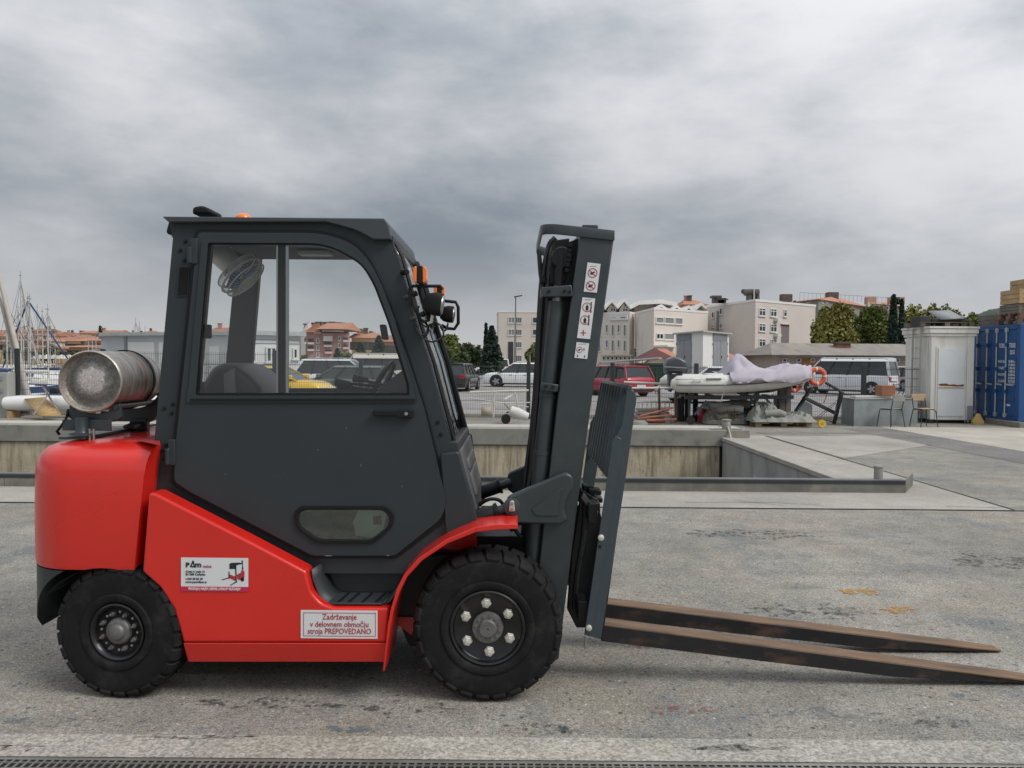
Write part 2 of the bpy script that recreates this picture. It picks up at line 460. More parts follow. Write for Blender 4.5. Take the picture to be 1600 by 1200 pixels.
flat('water', [(-3000, 5), (20, 5), (20, 145), (-3000, 145)], -1.35, wm_, 'dark harbour water in the slipway and marina')
# marina quay wall along the diagonal
qb = MB().prism([(0, -1.5), (0, -0.002), (0.4, -0.002), (0.4, -1.5)], 0, 132)
a_ = math.atan2(-74 + 12.2, 117)
for v in qb.v:
    x, y = v.x, v.y; v.x = -12.2 + x * math.cos(a_) + y * math.sin(a_); v.y = 23 - x * math.sin(a_) + y * math.cos(a_)
qb.build('quay_wall', GM_CONC, smooth=0, kind='structure', label='concrete quay wall along the marina')
# overlays
Z1, Z2 = 0.004, 0.008
S0, S1 = 8.42, 9.50
flat('concrete_apron', [(-30, S0 + 0.1), (PXR - 0.2, S0), (5.55, S0 - 0.05), (5.55, 16.9), (PXR + 0.0, 16.9), (PXR + 0.0, PY0), (-30, PY0)], Z1, GM_CONC, 'smooth concrete apron along the slipway edge')
flat('joint_line', [(-30, S0 + 0.075), (PXR - 0.2, S0 - 0.025), (8, S0 - 0.09), (8, S0 - 0.05), (PXR - 0.2, S0 + 0.005), (-30, S0 + 0.11)], Z2, mat('joint_fill', (0.035, 0.035, 0.035), rough=0.9), 'black tarred joint across the quay')
flat('joint_line', [(5.53, S0), (5.56, S0), (5.62, 16.9), (5.59, 16.9)], Z2, MATS['joint_fill'], 'black tarred joint running away beside the slipway')
flat('asphalt_strip', [(8.35, 10.5), (9.5, 10.5), (9.35, 19.0), (8.2, 19.0)], Z1, GM_DARK, 'dark asphalt repair strip on the right')
flat('asphalt_strip', [(5.65, 17.3), (8.15, 17.6), (8.15, 17.95), (5.65, 17.75)], Z1, GM_DARK, 'thin dark asphalt repair strip in front of the pallet')
flat('concrete_yard', [(5.65, 13.0), (8.3, 15.2), (8.2, 17.2), (5.65, 16.8)], Z1, GM_CONC, 'paler worn patch of quay beside the slipway')
flat('concrete_yard', [(9.55, 12.0), (22, 15.0), (22, 19.6), (9.4, 19.6)], Z1, GM_CONC2, 'pale concrete yard before the shed and container')
flat('concrete_band', [(-8, 3.109), (8, 3.109), (8, 3.30), (-8, 3.30)], Z1, GM_BAND, 'worn concrete band along the drain')
# worn paint spots
def spot(px, py, rx, ry, m, label, nm='paint_mark'):
    c = G(px, py, NZ); pts = []
    rnd = random.Random(int(px))
    for i in range(22):
        a = i / 22 * 2 * math.pi; k = rnd.uniform(0.55, 1.1)
        pts.append((c.x + rx * k * math.cos(a), c.y + ry * k * math.sin(a)))
    return flat(nm, pts, Z1, m, label)
def worn_paint(name, col, lo=.5, mx_=.75):
    m = bpy.data.materials.new(name); m.use_nodes = True
    t = m.node_tree; n = t.nodes; l = t.links; b = n['Principled BSDF']; b.inputs['Roughness'].default_value = 0.8
    b.inputs['Base Color'].default_value = (*col, 1)
    tc = n.new('ShaderNodeTexCoord'); q = n.new('ShaderNodeTexNoise'); q.inputs['Scale'].default_value = 16; q.inputs['Detail'].default_value = 6; q.inputs['Roughness'].default_value = 0.75
    l.new(tc.outputs['Object'], q.inputs['Vector'])
    r_ = n.new('ShaderNodeMapRange'); r_.inputs['From Min'].default_value = lo; r_.inputs['From Max'].default_value = lo + .12; r_.inputs['To Max'].default_value = mx_
    l.new(q.outputs[0], r_.inputs['Value']); l.new(r_.outputs[0], b.inputs['Alpha'])
    return m
WY = worn_paint('worn_yellow', (0.46, 0.25, 0.06), .42, .85); WB = worn_paint('worn_blue', (0.10, 0.15, 0.20), .5, .5); WR = worn_paint('worn_red', (0.30, 0.10, 0.08)); WD = worn_paint('oil_stain', (0.05, 0.055, 0.06))
WW = worn_paint('worn_white', (0.55, 0.55, 0.53))
spot(1345, 926, 0.17, 0.09, WY, 'worn yellow paint mark beyond the fork tips')
spot(1405, 953, 0.15, 0.09, WY, 'smaller worn yellow paint mark just beyond the forks')
for i, (px, py, rx, ry, m, lb) in enumerate([(1280, 1115, .35, .07, WB, 'blue'), (960, 1150, .3, .05, WB, 'blue'), (540, 1140, .25, .04, WB, 'blue'), (80, 1130, .3, .06, WB, 'blue'),
        (620, 1105, .3, .08, WD, 'dark'), (1130, 1000, .4, .2, WD, 'dark'), (1260, 955, .5, .18, WD, 'dark'), (1010, 1010, .12, .07, WR, 'red'), (880, 1140, .35, .06, WD, 'dark'),
        (1060, 1110, .3, .06, WR, 'red'), (1450, 1130, .3, .05, WD, 'dark'), (1500, 1090, .25, .04, WB, 'blue'), (430, 1100, .4, .07, WD, 'dark'), (1560, 880, .5, .25, WD, 'dark'),
        (1140, 1170, .3, .03, WW, 'white'), (300, 1150, .3, .04, WW, 'white'), (1180, 840, .8, .22, WD, 'dark'), (30, 1170, .2, .03, WD, 'dark')]):
    spot(px, py, rx, ry, m, None, 'stain')
rc = random.Random(8)
def crack(x, y, ang, n, st=.22):
    pts = [(x, y)]
    for i in range(n): ang += rc.uniform(-.7, .7) * .6; x += st * math.cos(ang); y += st * .7 * math.sin(ang); pts.append((x, y))
    up = [(a, b + .005) for a, b in pts]; flat('crack', up + [(a, b - .004) for a, b in reversed(pts)], Z2, MATS['joint_fill'])
for a_ in ((2.0, 8.75, .1, 7), (2.6, 8.9, -.6, 3), (-4.5, 9.0, .05, 6), (5.0, 12.5, 1.2, 5), (4.9, 8.6, .3, 4), (7.0, 14.0, 2.6, 9)): crack(*a_)
# ------------------------------------------------------------------ slipway pit walls
def stained_wall(name):
    m = bpy.data.materials.new(name); m.use_nodes = True
    t = m.node_tree; n = t.nodes; l = t.links; b = n['Principled BSDF']; b.inputs['Roughness'].default_value = 0.9
    tc = n.new('ShaderNodeTexCoord')
    def noise(s, sc, d=8, r=0.65, dist=0):
        mp = n.new('ShaderNodeMapping'); mp.inputs['Scale'].default_value = sc; l.new(tc.outputs['Object'], mp.inputs[0])
        q = n.new('ShaderNodeTexNoise'); q.inputs['Scale'].default_value = s; q.inputs['Detail'].default_value = d; q.inputs['Roughness'].default_value = r; q.inputs['Distortion'].default_value = dist
        l.new(mp.outputs[0], q.inputs['Vector']); return q.outputs[0]
    def ramp(s, st):
        q = n.new('ShaderNodeValToRGB'); l.new(s, q.inputs[0]); cr = q.color_ramp
        while len(cr.elements) < len(st): cr.elements.new(0.5)
        for e, (p, c) in zip(cr.elements, st): e.position = p; e.color = (*c, 1)
        return q.outputs[0]
    def mix(f, a, bb, mode='MIX'):
        q = n.new('ShaderNodeMix'); q.data_type = 'RGBA'; q.blend_type = mode
        for nm, v in (('Factor', f), ('A', a), ('B', bb)):
            if isinstance(v, (float, int)): q.inputs[nm].default_value = v
            elif isinstance(v, tuple): q.inputs[nm].default_value = (*v, 1)
            else: l.new(v, q.inputs[nm])
        return q.outputs['Result']
    base = ramp(noise(2, (1, 1, 1)), [(0.3, (0.40, 0.34, 0.24)), (0.7, (0.60, 0.52, 0.37))])
    run = ramp(noise(3.4, (2.4, 2.4, 0.20), 9, 0.72, 0.4), [(0.47, (0, 0, 0)), (0.66, (.85, .85, .85))])
    c = mix(run, base, (0.17, 0.14, 0.09))
    run2 = ramp(noise(9, (1, 1, 0.2), 7, 0.7, 1.0), [(0.60, (0, 0, 0)), (0.68, (0.75, 0.75, 0.75))])
    c = mix(run2, c, (0.09, 0.08, 0.06))
    rust = ramp(noise(3.3, (1, 1, 0.5), 6, 0.7), [(0.58, (0, 0, 0)), (0.72, (0.6, 0.6, 0.6))])
    c = mix(rust, c, (0.36, 0.17, 0.05))
    l.new(c, b.inputs['Base Color'])
    bp = n.new('ShaderNodeBump'); bp.inputs['Strength'].default_value = 0.4; bp.inputs['Distance'].default_value = 0.02
    l.new(noise(18, (1, 1, 1)), bp.inputs['Height']); l.new(bp.outputs[0], b.inputs['Normal'])
    return m
SW = stained_wall('stained_concrete_wall')
CAPM = mat('cap_concrete', (0.27, 0.262, 0.225), rough=0.85, var=0.15, vs=2.0, dirt=(0.08, 0.085, 0.07), dirt_amt=0.6, dirt_s=2.5, bump=0.25)
pw = thing('slipway_wall', 'stained concrete far wall of the boat slipway under its darker cap', 'wall', (0, PY1, 0))
# three visible pours with recessed joints, cap pieces above
xs = [-30, -14.0, -9.35, -3.1, 1.75, PXR - 0.02]
for i in range(len(xs) - 1):
    MB().box((xs[i] + 0.02, PY1, -2.2), (xs[i + 1] - 0.02, PY1 + 0.5, -0.185)).build('wall_panel', SW, pw, bevel=0.015)
xs = [-30, -17, -9.2, -4.4, 1.2, PXR + 0.60]
for i in range(len(xs) - 1):
    MB().box((xs[i] + 0.01, PY1 - 0.05, -0.18), (xs[i + 1] - 0.01, PY1 + 0.42, 0.172)).build('wall_cap', CAPM, pw, bevel=0.012)
MB().box((-30, PY1 + 0.02, -2.2), (PXR, PY1 + 0.3, -0.185)).build('wall_core', MATS['joint_fill'], pw)
# raised deck behind the cap
dk = MB().box((-60, PY1 + 0.425, 0.003), (PXR + 0.55, PY1 + 1.15, 0.168)); dk.build('deck', GM_CONC2, smooth=0, kind='structure', label='raised pale concrete deck edge behind the slipway wall')
rt = thing('slipway_side_wall', 'grey concrete right side wall of the slipway running towards the kerb', 'wall', (PXR, PY0, 0))
MB().box((PXR, PY0 + 0.0, -2.2), (PXR + 0.5, PY1 - 0.055, -0.003)).build('wall_panel', mat('side_concrete', (0.33, 0.325, 0.30), rough=0.85, var=0.15, vs=1.5, dirt=(0.09, 0.09, 0.085), dirt_amt=0.6, dirt_s=2, bump=0.25, stretch=(1, 1, 0.4)), rt)
MB().box((PXR - 0.03, PY0 + 0.2, -0.06), (PXR + 0.22, PY1 - 0.06, 0.02)).build('edge_strip', GM_CONC, rt, bevel=0.01)
MB().box((-30, PY0 - 0.02, -2.2), (PXR, PY0 - 0.005, -0.01)).build('near_wall', CAPM, None, kind='structure', label='near wall of the slipway below the kerb')
# steel kerb beam
kb = thing('steel_kerb', 'long low steel kerb beam along the near edge of the slipway', 'kerb', (0, 9.5, 0))
KM = mat('kerb_steel', (0.16, 0.158, 0.135), rough=0.65, var=0.25, vs=3, dirt=(0.30, 0.27, 0.20), dirt_amt=0.75, dirt_s=1.5, bump=0.2)
KT = mat('kerb_top', (0.12, 0.125, 0.13), rough=0.45, var=0.2)
xk = [-30, -6.3, -3.55, -0.4, 4.9]
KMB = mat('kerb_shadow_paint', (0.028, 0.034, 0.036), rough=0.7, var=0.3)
for i in range(4):
    MB().box((xk[i] + 0.004, 9.50, 0.0), (xk[i + 1] - 0.004, 9.515, 0.162)).box((xk[i] + 0.004, 9.515, 0.147), (xk[i + 1] - 0.004, 9.62, 0.162)).build('beam', KM, kb, bevel=0.003)
    MB().box((xk[i] + 0.004, 9.494, 0.112), (xk[i + 1] - 0.004, 9.499, 0.150)).build('flange_shadow_band', KMB, kb)  # dark strip: shadow under the flange put into the colour
MB().box((-30, 9.496, 0.150), (4.9, 9.60, 0.168)).build('flange', KT, kb, bevel=0.003)
e1 = G(1380, 771); e2 = G(1408, 762)
b_ = MB(); b_.bar((4.9, 9.52, 0.08), (5.32, 10.15, 0.08), 0.02, 0.16); b_.build('end_beam', KM, kb, bevel=0.003)
# bollards and rope
BM = mat('galvanised_bollard', (0.33, 0.32, 0.29), rough=0.45, metal=0.6, var=0.2, dirt=(0.20, 0.12, 0.07), dirt_amt=0.5, dirt_s=9)
def bollard(x, y, z, r, h, label):
    t = thing('mooring_bollard', label, 'bollard', (x, y, z), group=None)
    MB().lathe([(0, 0), (r * 1.0, 0), (r, h - 0.01), (r * 0.93, h), (0, h)], Matrix.Translation((x, y, z)), 24).build('post', BM, t)
    MB().cyl((x - r * 2.0, y, z + h * 0.45), (x + r * 1.1, y, z + h * 0.45), r * 0.22, 10).build('cross_pin', BM, t)
    MB().lathe([(0, h), (r * 1.12, h), (r * 1.12, h + 0.025), (r * 0.6, h + 0.04), (0, h + 0.04)], Matrix.Translation((x, y, z)), 24).build('cap', BM, t)
p = P(1371, 752, 9.62)
bollard(p.x, 9.60, 0.165 - 0.165, 0.052, 0.30, 'short galvanised mooring bollard near the right end of the steel kerb')
p = P(1141, 684, 16.2)
bollard(p.x, PY1 + 0.1, 0.17, 0.09, 0.19, 'short galvanised mooring bollard on the cap at the far slipway corner')
MB().box((p.x - .34, PY1 - 0.0, 0.173), (p.x + .3, PY1 + 0.22, 0.19)).build('bollard_base_plate', BM, None, label='rusty steel base plate under the far corner bollard', cat='plate')
RP = mat('rope', (0.42, 0.40, 0.33), rough=0.9, var=0.25, vs=30)
rp = [(p.x, PY1 - 0.0, 0.24), (p.x + .02, PY1 - 0.12, 0.1)]
q0 = P(1143, 692, 15.9); q1 = P(1175, 748, 12.5)
for i in range(9):
    t_ = i / 8; q = Vector((q0.x, 15.9, q0.z)).lerp(Vector((PXR - 0.05 - 0.15 * t_, 10.4, -0.8)), t_); q.z -= 0.25 * math.sin(math.pi * t_); rp.append(tuple(q))
MB().tube(rp, 0.02, 6).build('mooring_rope', RP, None, label='pale mooring rope hanging from the corner bollard into the slipway', cat='rope')
cp = []
for i in range(40):
    a = i * 0.5; r_ = 0.10 + 0.02 * math.sin(i * 1.7); cp.append((3.98 + 0.5 + r_ * math.cos(a) * 1.8, 9.95 + r_ * math.sin(a), 0.03 + i * 0.0012))
MB().tube(cp, 0.010, 5).build('rope_coil', RP, None, label='small coil of rope lying behind the steel kerb near its right end', cat='rope')
# leaf litter / stones beside kerb
# drain grating along the front
DG = mat('drain_steel', (0.24, 0.24, 0.215), rough=0.55, metal=0.5, var=0.3)
dg = thing('drain_grating', 'dark steel drain grating along the bottom edge of the quay', 'grating', (0, 3.1, 0))
DB = mat('drain_black', (0.012, 0.012, 0.012), rough=0.9)
MB().sheet([(-4, 2.857, NZ + 0.004), (4, 2.857, NZ + 0.004), (4, 3.097, NZ + 0.004), (-4, 3.097, NZ + 0.004)]).build('channel', DB, dg, smooth=0, recalc=False)
b_ = MB()
for y in (2.887, 2.927, 2.967, 3.007, 3.05): b_.box((-4, y, NZ + 0.005), (4, y + 0.006, NZ + 0.010))
b_.build('rail', DG, dg, smooth=0)
b_ = MB(); x = -4
while x < 4: b_.box((x, 2.877, NZ + 0.0055), (x + 0.010, 3.077, NZ + 0.009)); x += 0.032
b_.build('cross_bars', DG, dg, smooth=0, kind='stuff')
MB().box((-4, 3.079, NZ + 0.0045), (4, 3.096, NZ + 0.008)).build('edge_rail', DG, dg, bevel=0.002)
# ------------------------------------------------------------------ forklift
YC = 4.25
GREY = mat('slate_grey_paint', (0.032, 0.041, 0.045), rough=0.46, var=0.06, vs=2.5, spec=0.3, coat=0.06, bump=0.05, bs=220, rvar=0.08)
GREY2 = mat('mast_grey_paint', (0.034, 0.045, 0.049), rough=0.40, var=0.10, vs=4, coat=0.1, dirt=(0.10, 0.10, 0.10), dirt_amt=0.15, dirt_s=8, rvar=0.08)
RED = mat('red_paint', (0.66, 0.020, 0.012), rough=0.30, var=0.05, vs=2.0, spec=0.5, coat=0.35, rvar=0.06)
BLK = mat('black_rubber', (0.010, 0.010, 0.011), rough=0.65, spec=0.25, var=0.2)
BLKS = mat('black_satin', (0.010, 0.011, 0.012), rough=0.45, spec=0.3, var=0.15)
BLKM = mat('greasy_black_metal', (0.012, 0.013, 0.014), rough=0.42, spec=0.3, var=0.3, vs=9)
TYRE = mat('tyre_rubber', (0.010, 0.010, 0.011), rough=0.75, spec=0.25, var=0.25, vs=12, dirt=(0.10, 0.095, 0.085), dirt_amt=0.22, dirt_s=7, bump=0.15)
STEEL = mat('bare_steel', (0.42, 0.41, 0.39), rough=0.38, metal=0.8, var=0.2, vs=20)
GALV = mat('zinc_nut', (0.62, 0.60, 0.53), rough=0.42, metal=0.45, var=0.15)
HUBG = mat('hub_grey', (0.16, 0.155, 0.15), rough=0.5, metal=0.4, var=0.2, vs=20)
WHT = mat('white_plastic', (0.72, 0.72, 0.68), rough=0.4, var=0.04)
GLS = glass('cab_glass', (0.955, 0.97, 0.965), dens=0.012, dark=(0.2, 0.21, 0.21), refl=0.7)
GLSD = glass('dark_glass', (0.80, 0.88, 0.84), dens=0.04, dark=(0.05, 0.07, 0.06), refl=1.0, ior=1.9)
ORANGE = mat('orange_lens', (0.95, 0.20, 0.02), rough=0.25, var=0.1, coat=0.6)
fk = thing('forklift', 'red forklift with dark grey closed cab, gas bottle at the back and rusty forks', 'forklift', (-0.9, YC, 0))
# --- side frame of the cab
YS = 3.80; YF = 2 * YC - YS
side = fillet([(263, 343), (500, 343), (552, 351, 14), (583, 368), (610, 371), (622, 400), (635, 448), (651, 506), (671, 564), (695, 657), (708, 706), (714, 708), (744, 825), (696, 843),
        (655, 869, 10), (632, 897), (478, 893), (395, 848), (238, 770), (240, 700), (270, 372)], 4)
win = fillet([(328, 383), (512, 384, 30), (566, 414, 20), (585, 445, 10), (607, 504), (636, 601), (637, 616, 6), (308, 616, 6)], 5)
frame_pts = pp(side, YS); hole_pts = pp([(x, y) for x, y in win], YS)
lw_h = [(537 + (x - 537) * 0.92, 820 + (y - 820) * 0.84) for x, y in fillet([(459, 800, 8), (469, 791, 8), (604, 791, 12), (616, 804, 10), (614, 822, 8), (584, 849, 10), (494, 849, 10), (461, 824, 10)], 4)]
MB().prism(frame_pts, YS, YS + 0.05, [hole_pts, pp(lw_h, YS)]).build('side_frame', GREY, fk, bevel=0.006)
def scalep(pts, cx, cy, k): return [(cx + (x - cx) * k, cy + (y - cy) * k) for x, y in pts]
MB().prism(frame_pts, YF - 0.05, YF, [pp(fillet([(318, 366), (512, 366, 30), (566, 395, 20), (588, 445, 10), (607, 504), (636, 616), (298, 616)], 5), YS)]).build('side_frame', GREY, fk, bevel=0.006)
# --- door
door = fillet([(309, 363, 8), (503, 364, 30), (552, 380, 20), (580, 412, 16), (608, 478), (637, 561), (662, 638), (698, 785, 22), (690, 810, 20), (617, 868, 6), (488, 868, 6), (298, 769, 8), (272, 752, 8), (275, 690), (293, 520)], 5)
door_in = fillet([(325, 379, 4), (512, 380, 34), (567, 411, 24), (587, 444, 12), (609, 503), (639, 600), (640, 618, 4), (305, 618, 4)], 6)
lw_out = fillet([(459, 800, 8), (469, 791, 8), (604, 791, 12), (616, 804, 10), (614, 822, 8), (584, 849, 10), (494, 849, 10), (461, 824, 10)], 4)
YD = 3.765
dr = MB().prism(pp(door, YD), YD, YD + 0.032, [pp(door_in, YD), pp([(537 + (x - 537) * 0.9, 820 + (y - 820) * 0.8) for x, y in lw_out], YD)]).build('door', GREY, fk, bevel=0.006)
# raised window surround and rubber seal
srr_o = fillet([(316, 372, 6), (512, 373, 34), (573, 405, 26), (595, 442, 12), (617, 500), (650, 622), (650, 629, 4), (291, 629, 4), (295, 600)], 6)
MB().prism(pp(srr_o, YD - 0.008), YD - 0.009, YD - 0.001, [pp([(x, y) for x, y in door_in], YD - 0.008)]).build('window_surround', GREY, dr, bevel=0.003)
seal_i = fillet([(328, 382, 4), (512, 383, 34), (565, 413, 24), (584, 446, 12), (606, 504), (635, 600), (636, 614, 4), (309, 614, 4)], 6)
MB().prism(pp(door_in, YD + 0.004), YD + 0.002, YD + 0.03, [pp(seal_i, YD + 0.004)]).build('window_seal', BLKS, dr)
MB().prism(pp([(x, y) for x, y in seal_i], YD + 0.012), YD + 0.010, YD + 0.014).build('window_pane', GLS, dr)
# dark shadow seal behind the door edge (rubber)
dseal = [(472 + (x - 472) * 1.022, 618 + (y - 618) * 1.017) for x, y in door]
MB().prism(pp(dseal, YS - 0.004), YS - 0.012, YS - 0.002, [pp([(472 + (x - 472) * 0.97, 618 + (y - 618) * 0.97) for x, y in door], YS)]).build('door_seal', BLKS, fk, bevel=0.003)
# sliding pane divider
MB().prism(pp([(435, 380), (446, 380), (446, 617), (435, 617)], YD + 0.018), YD + 0.016, YD + 0.030).build('window_divider', BLKS, dr)
al = mat('aluminium', (0.45, 0.46, 0.46), rough=0.35, metal=0.9, var=0.05)
MB().prism(pp([(432, 380), (434.5, 380), (434.5, 616), (432, 616)], YD + 0.018), YD + 0.015, YD + 0.026).prism(pp([(446.5, 380), (451, 380), (451, 616), (446.5, 616)], YD + 0.018), YD + 0.017, YD + 0.026).build('divider_trim', al, dr)
MB().prism(pp([(298, 623), (648, 623), (649, 627), (296, 627)], YD - 0.012), YD - 0.012, YD - 0.009).build('sill_strip', BLKS, dr)
# door pulls inside the glass
for (px, py, a, b2) in ((324, 518, 7, 11), (598, 519, -6, 12)):
    MB().prism(pp(fillet([(px - 5, py - b2, 3), (px + 5, py - b2, 3), (px + 5 + (a < 0) * 4, py + b2, 3), (px - 5 + (a < 0) * 4, py + b2, 3)]), YD + 0.03), YD + 0.022, YD + 0.05).build('window_latch', BLK, dr, bevel=0.003)
# handle
h = MB().prism(pp(fillet([(583, 641, 2), (620, 641), (622, 640), (645, 640, 2), (645, 653, 2), (622, 653), (620, 650), (583, 650, 2)]), YD - 0.02), YD - 0.03, YD - 0.002).build('handle', BLKS, dr, bevel=0.004)
c = P(634.5, 646.5, YD - 0.032); MB().lathe([(0, 0), (0.009, 0), (0.008, 0.004), (0, 0.004)], axisY((c.x, YD - 0.030, c.z)), 16).build('lock', STEEL, dr)
# lower window
MB().prism(pp(lw_out, YD - 0.01), YD - 0.012, YD + 0.012, [pp([(537 + (x - 537) * 0.925, 820.5 + (y - 820.5) * 0.83) for x, y in lw_out], YD - 0.01)]).build('lower_window_frame', BLK, dr, bevel=0.004)
MB().prism(pp([(537 + (x - 537) * 0.935, 820.5 + (y - 820.5) * 0.85) for x, y in lw_out], YD), YD + 0.002, YD + 0.006).build('lower_window_pane', GLSD, dr)
# hinges
for hx, hy in ((299, 392), (264, 707)):
    hg = MB().prism(pp([(hx + 2, hy - 20), (hx + 9, hy - 20), (hx + 9, hy + 20), (hx - 2, hy + 20), (hx - 2, hy - 20)], YD - 0.01), YD - 0.008, YD + 0.03)
    q = P(hx - 3, hy + 19, YD - 0.01); q2 = P(hx - 3, hy - 6, YD - 0.01); hg.cyl((q.x, YD - 0.006, q.z), (q2.x, YD - 0.006, q2.z), 0.013, 12)
    hg.build('hinge', GREY, dr, bevel=0.003)
# vent strip on rear post
MB().prism(pp(fillet([(278, 415, 3), (297, 415, 3), (294, 464, 3), (275, 464, 3)]), YS - 0.004), YS - 0.006, YS + 0.0).build('post_recess', GREY, fk, bevel=0.002)
MB().prism(pp([(280.5, 418), (294.5, 418), (291.5, 461), (277.5, 461)], YS - 0.008), YS - 0.009, YS - 0.0065).build('post_vent', BLK, fk)
for (bx, by) in ((289, 377), (281, 391), (287, 407), (269, 632), (256, 638), (267, 646), (259, 695), (253, 705), (255, 718), (684, 660), (689, 679)):
    c = P(bx, by, YS - 0.005); MB().lathe([(0, 0), (0.010, 0), (0.008, 0.006), (0, 0.007)], axisY((c.x, YS - 0.001, c.z)), 10).build('bolt', BLKS, fk)
CHIP = mat('paint_chip', (0.17, 0.18, 0.18), rough=0.6)
for (x, y, w_, h_) in ((564, 727, .5, 3), (513, 868.4, 7, .8), (606, 867.8, 3, .8), (497, 703, 1.5, .5), (541, 669, .5, 2), (676, 700, .6, .6), (352, 741, 1.2, .4), (628, 760, .5, 1.8)):
    MB().prism(pp([(x - w_, y - h_ * .6), (x + w_ * .5, y - h_), (x + w_, y + h_ * .4), (x - w_ * .3, y + h_)], YD - .001), YD - .0012, YD - .0004).build('paint_chip', CHIP, dr, smooth=0)
# --- roof
roof = fillet([(253, 338), (600, 341), (607, 350, 4), (611, 374), (583, 374), (556, 359, 12), (509, 346.5), (263, 347)], 4)
MB().prism(pp(roof, 3.76), 3.76, 2 * YC - 3.76).build('roof', mat('roof_paint', (0.045, 0.053, 0.058), rough=0.5, var=0.08), fk, bevel=0.005)
# inside header bars
def xz(px, py, Y=YS): q = P(px, py, Y); return q.x, q.z
x, z = xz(275, 352); x2, z2 = xz(300, 395)
MB().box((x, YS + 0.05, z2 + 0.02), (x + 0.05, YF - 0.05, z)).build('rear_header', GREY, fk, bevel=0.005)
x, z = xz(245, 760); x2, z2 = xz(262, 600)
MB().bar(((x + x2) / 2 + 0.01, YC, z), ((x + x2) / 2 + 0.03, YC, z2), 1.0 - 0.2, 0.04, up=(1, 0, 0)).build('rear_panel', GREY, fk)
# rear posts far side is the far frame; wide inner pillar with two cables
# roof lining
q = P(430, 400, YS + 0.2)
MB().box((-1.55, YS + 0.055, 2.205), (-0.70, YF - 0.055, 2.225)).build('roof_lining', mat('lining_grey', (0.085, 0.095, 0.10), rough=0.8), fk)
c = P(500, 390, YS + 0.5)
MB().box((c.x - 0.1, YC - 0.05, 2.175), (c.x + 0.08, YC + 0.04, 2.2)).build('cab_lamp', WHT, fk, bevel=0.008)
# rear light stub and top things
MB().prism(pp(fillet([(269, 348), (278, 348), (276, 370, 3), (264, 367, 8)]), 3.9), 3.86, 4.0).build('rear_lamp_housing', BLKS, fk, bevel=0.006)
MB().prism(pp([(271, 366), (276, 368), (275, 373), (272, 372)], 3.9), 3.87, 3.97).build('rear_lamp_lens', ORANGE, fk, bevel=0.003)
MB().prism(pp(fillet([(307, 338), (308, 327, 4), (322, 324, 6), (336, 330, 5), (337, 338)]), 3.98), 3.92, 4.08).build('roof_horn', BLK, fk, bevel=0.02)
c = P(380, 338, 4.2); MB().lathe([(0, 0), (0.045, 0), (0.045, 0.015), (0.035, 0.03), (0.015, 0.038), (0, 0.04)], Matrix.Translation((c.x, 4.2, PZ(341, 4.2, 380) - 0.012)), 20).build('beacon', ORANGE, fk)
# --- windscreen: frame, glass, cowl
fr = [(610, 375), (622, 400), (635, 448), (651, 506), (671, 564), (695, 657), (708, 706)]
fp = pp(fr, YS)
rings = [[(x + 0.004, y, z) for x, z in fp] for y in (YS + 0.05, YF - 0.05)]
MB().loft(rings, cap=False, close=False).build('windscreen', glass('windscreen_glass', (0.80, 0.84, 0.84), dens=0.06, dark=(0.4, 0.41, 0.41), ior=2.4), fk, solid=0.004)
MB().tube([(x + 0.012, YS + 0.07, z) for x, z in fp], 0.012, 6).build('windscreen_seal', BLKS, fk)
MB().tube([(x + 0.012, YF - 0.03, z) for x, z in fp], 0.022, 8).build('windscreen_seal', BLKS, fk)
MB().bar((fp[0][0], YS, fp[0][1]), (fp[0][0], YF, fp[0][1]), 0.03, 0.045).build('windscreen_top_bar', GREY, fk, bevel=0.004)
x0, z0 = fp[-1]
MB().bar((x0 + 0.0, YS, z0 + 0.02), (x0, YF, z0 + 0.02), 0.05, 0.06).build('windscreen_bottom_bar', GREY, fk, bevel=0.006)
# front cowl
cow = MB().prism(pp(fillet([(688, 709, 5), (716, 706, 5), (748, 822), (697, 843)]), YS - 0.03), YS - 0.03, YS + 0.06)
cow.build('cowl_side', GREY, fk, bevel=0.006)
cw = pp([(700, 712), (720, 704), (728, 740), (742, 800), (742, 830), (700, 830)], YS)
MB().prism(cw, YS + 0.061, YF - 0.02).build('front_cowl', mat('cowl_plastic', (0.10, 0.105, 0.108), rough=0.6, var=0.1), fk, bevel=0.01)
for (u0, u1) in ((722, 738), (744, 780)):
    a = P(716 + (u0 - 704) * 0.24, u0, YS + 0.1); b2 = P(716 + (u1 - 704) * 0.25, u1, YS + 0.1)
    MB().bar((a.x + 0.022, YC, a.z), (b2.x + 0.022, YC, b2.z), 0.5, 0.02, up=(1, 0, 0.2)).build('cowl_panel', mat('cowl_plastic2', (0.16, 0.16, 0.16), rough=0.6), fk, bevel=0.008)
b_ = MB(); qq = [P(722, 676, YF + 0.1), P(734, 680, YF + 0.1), P(742, 740, YF + 0.1), P(749, 770, YF + 0.1)]
b_.tube([tuple(v) for v in qq], 0.014, 8).build('grab_rail', BLKS, fk)
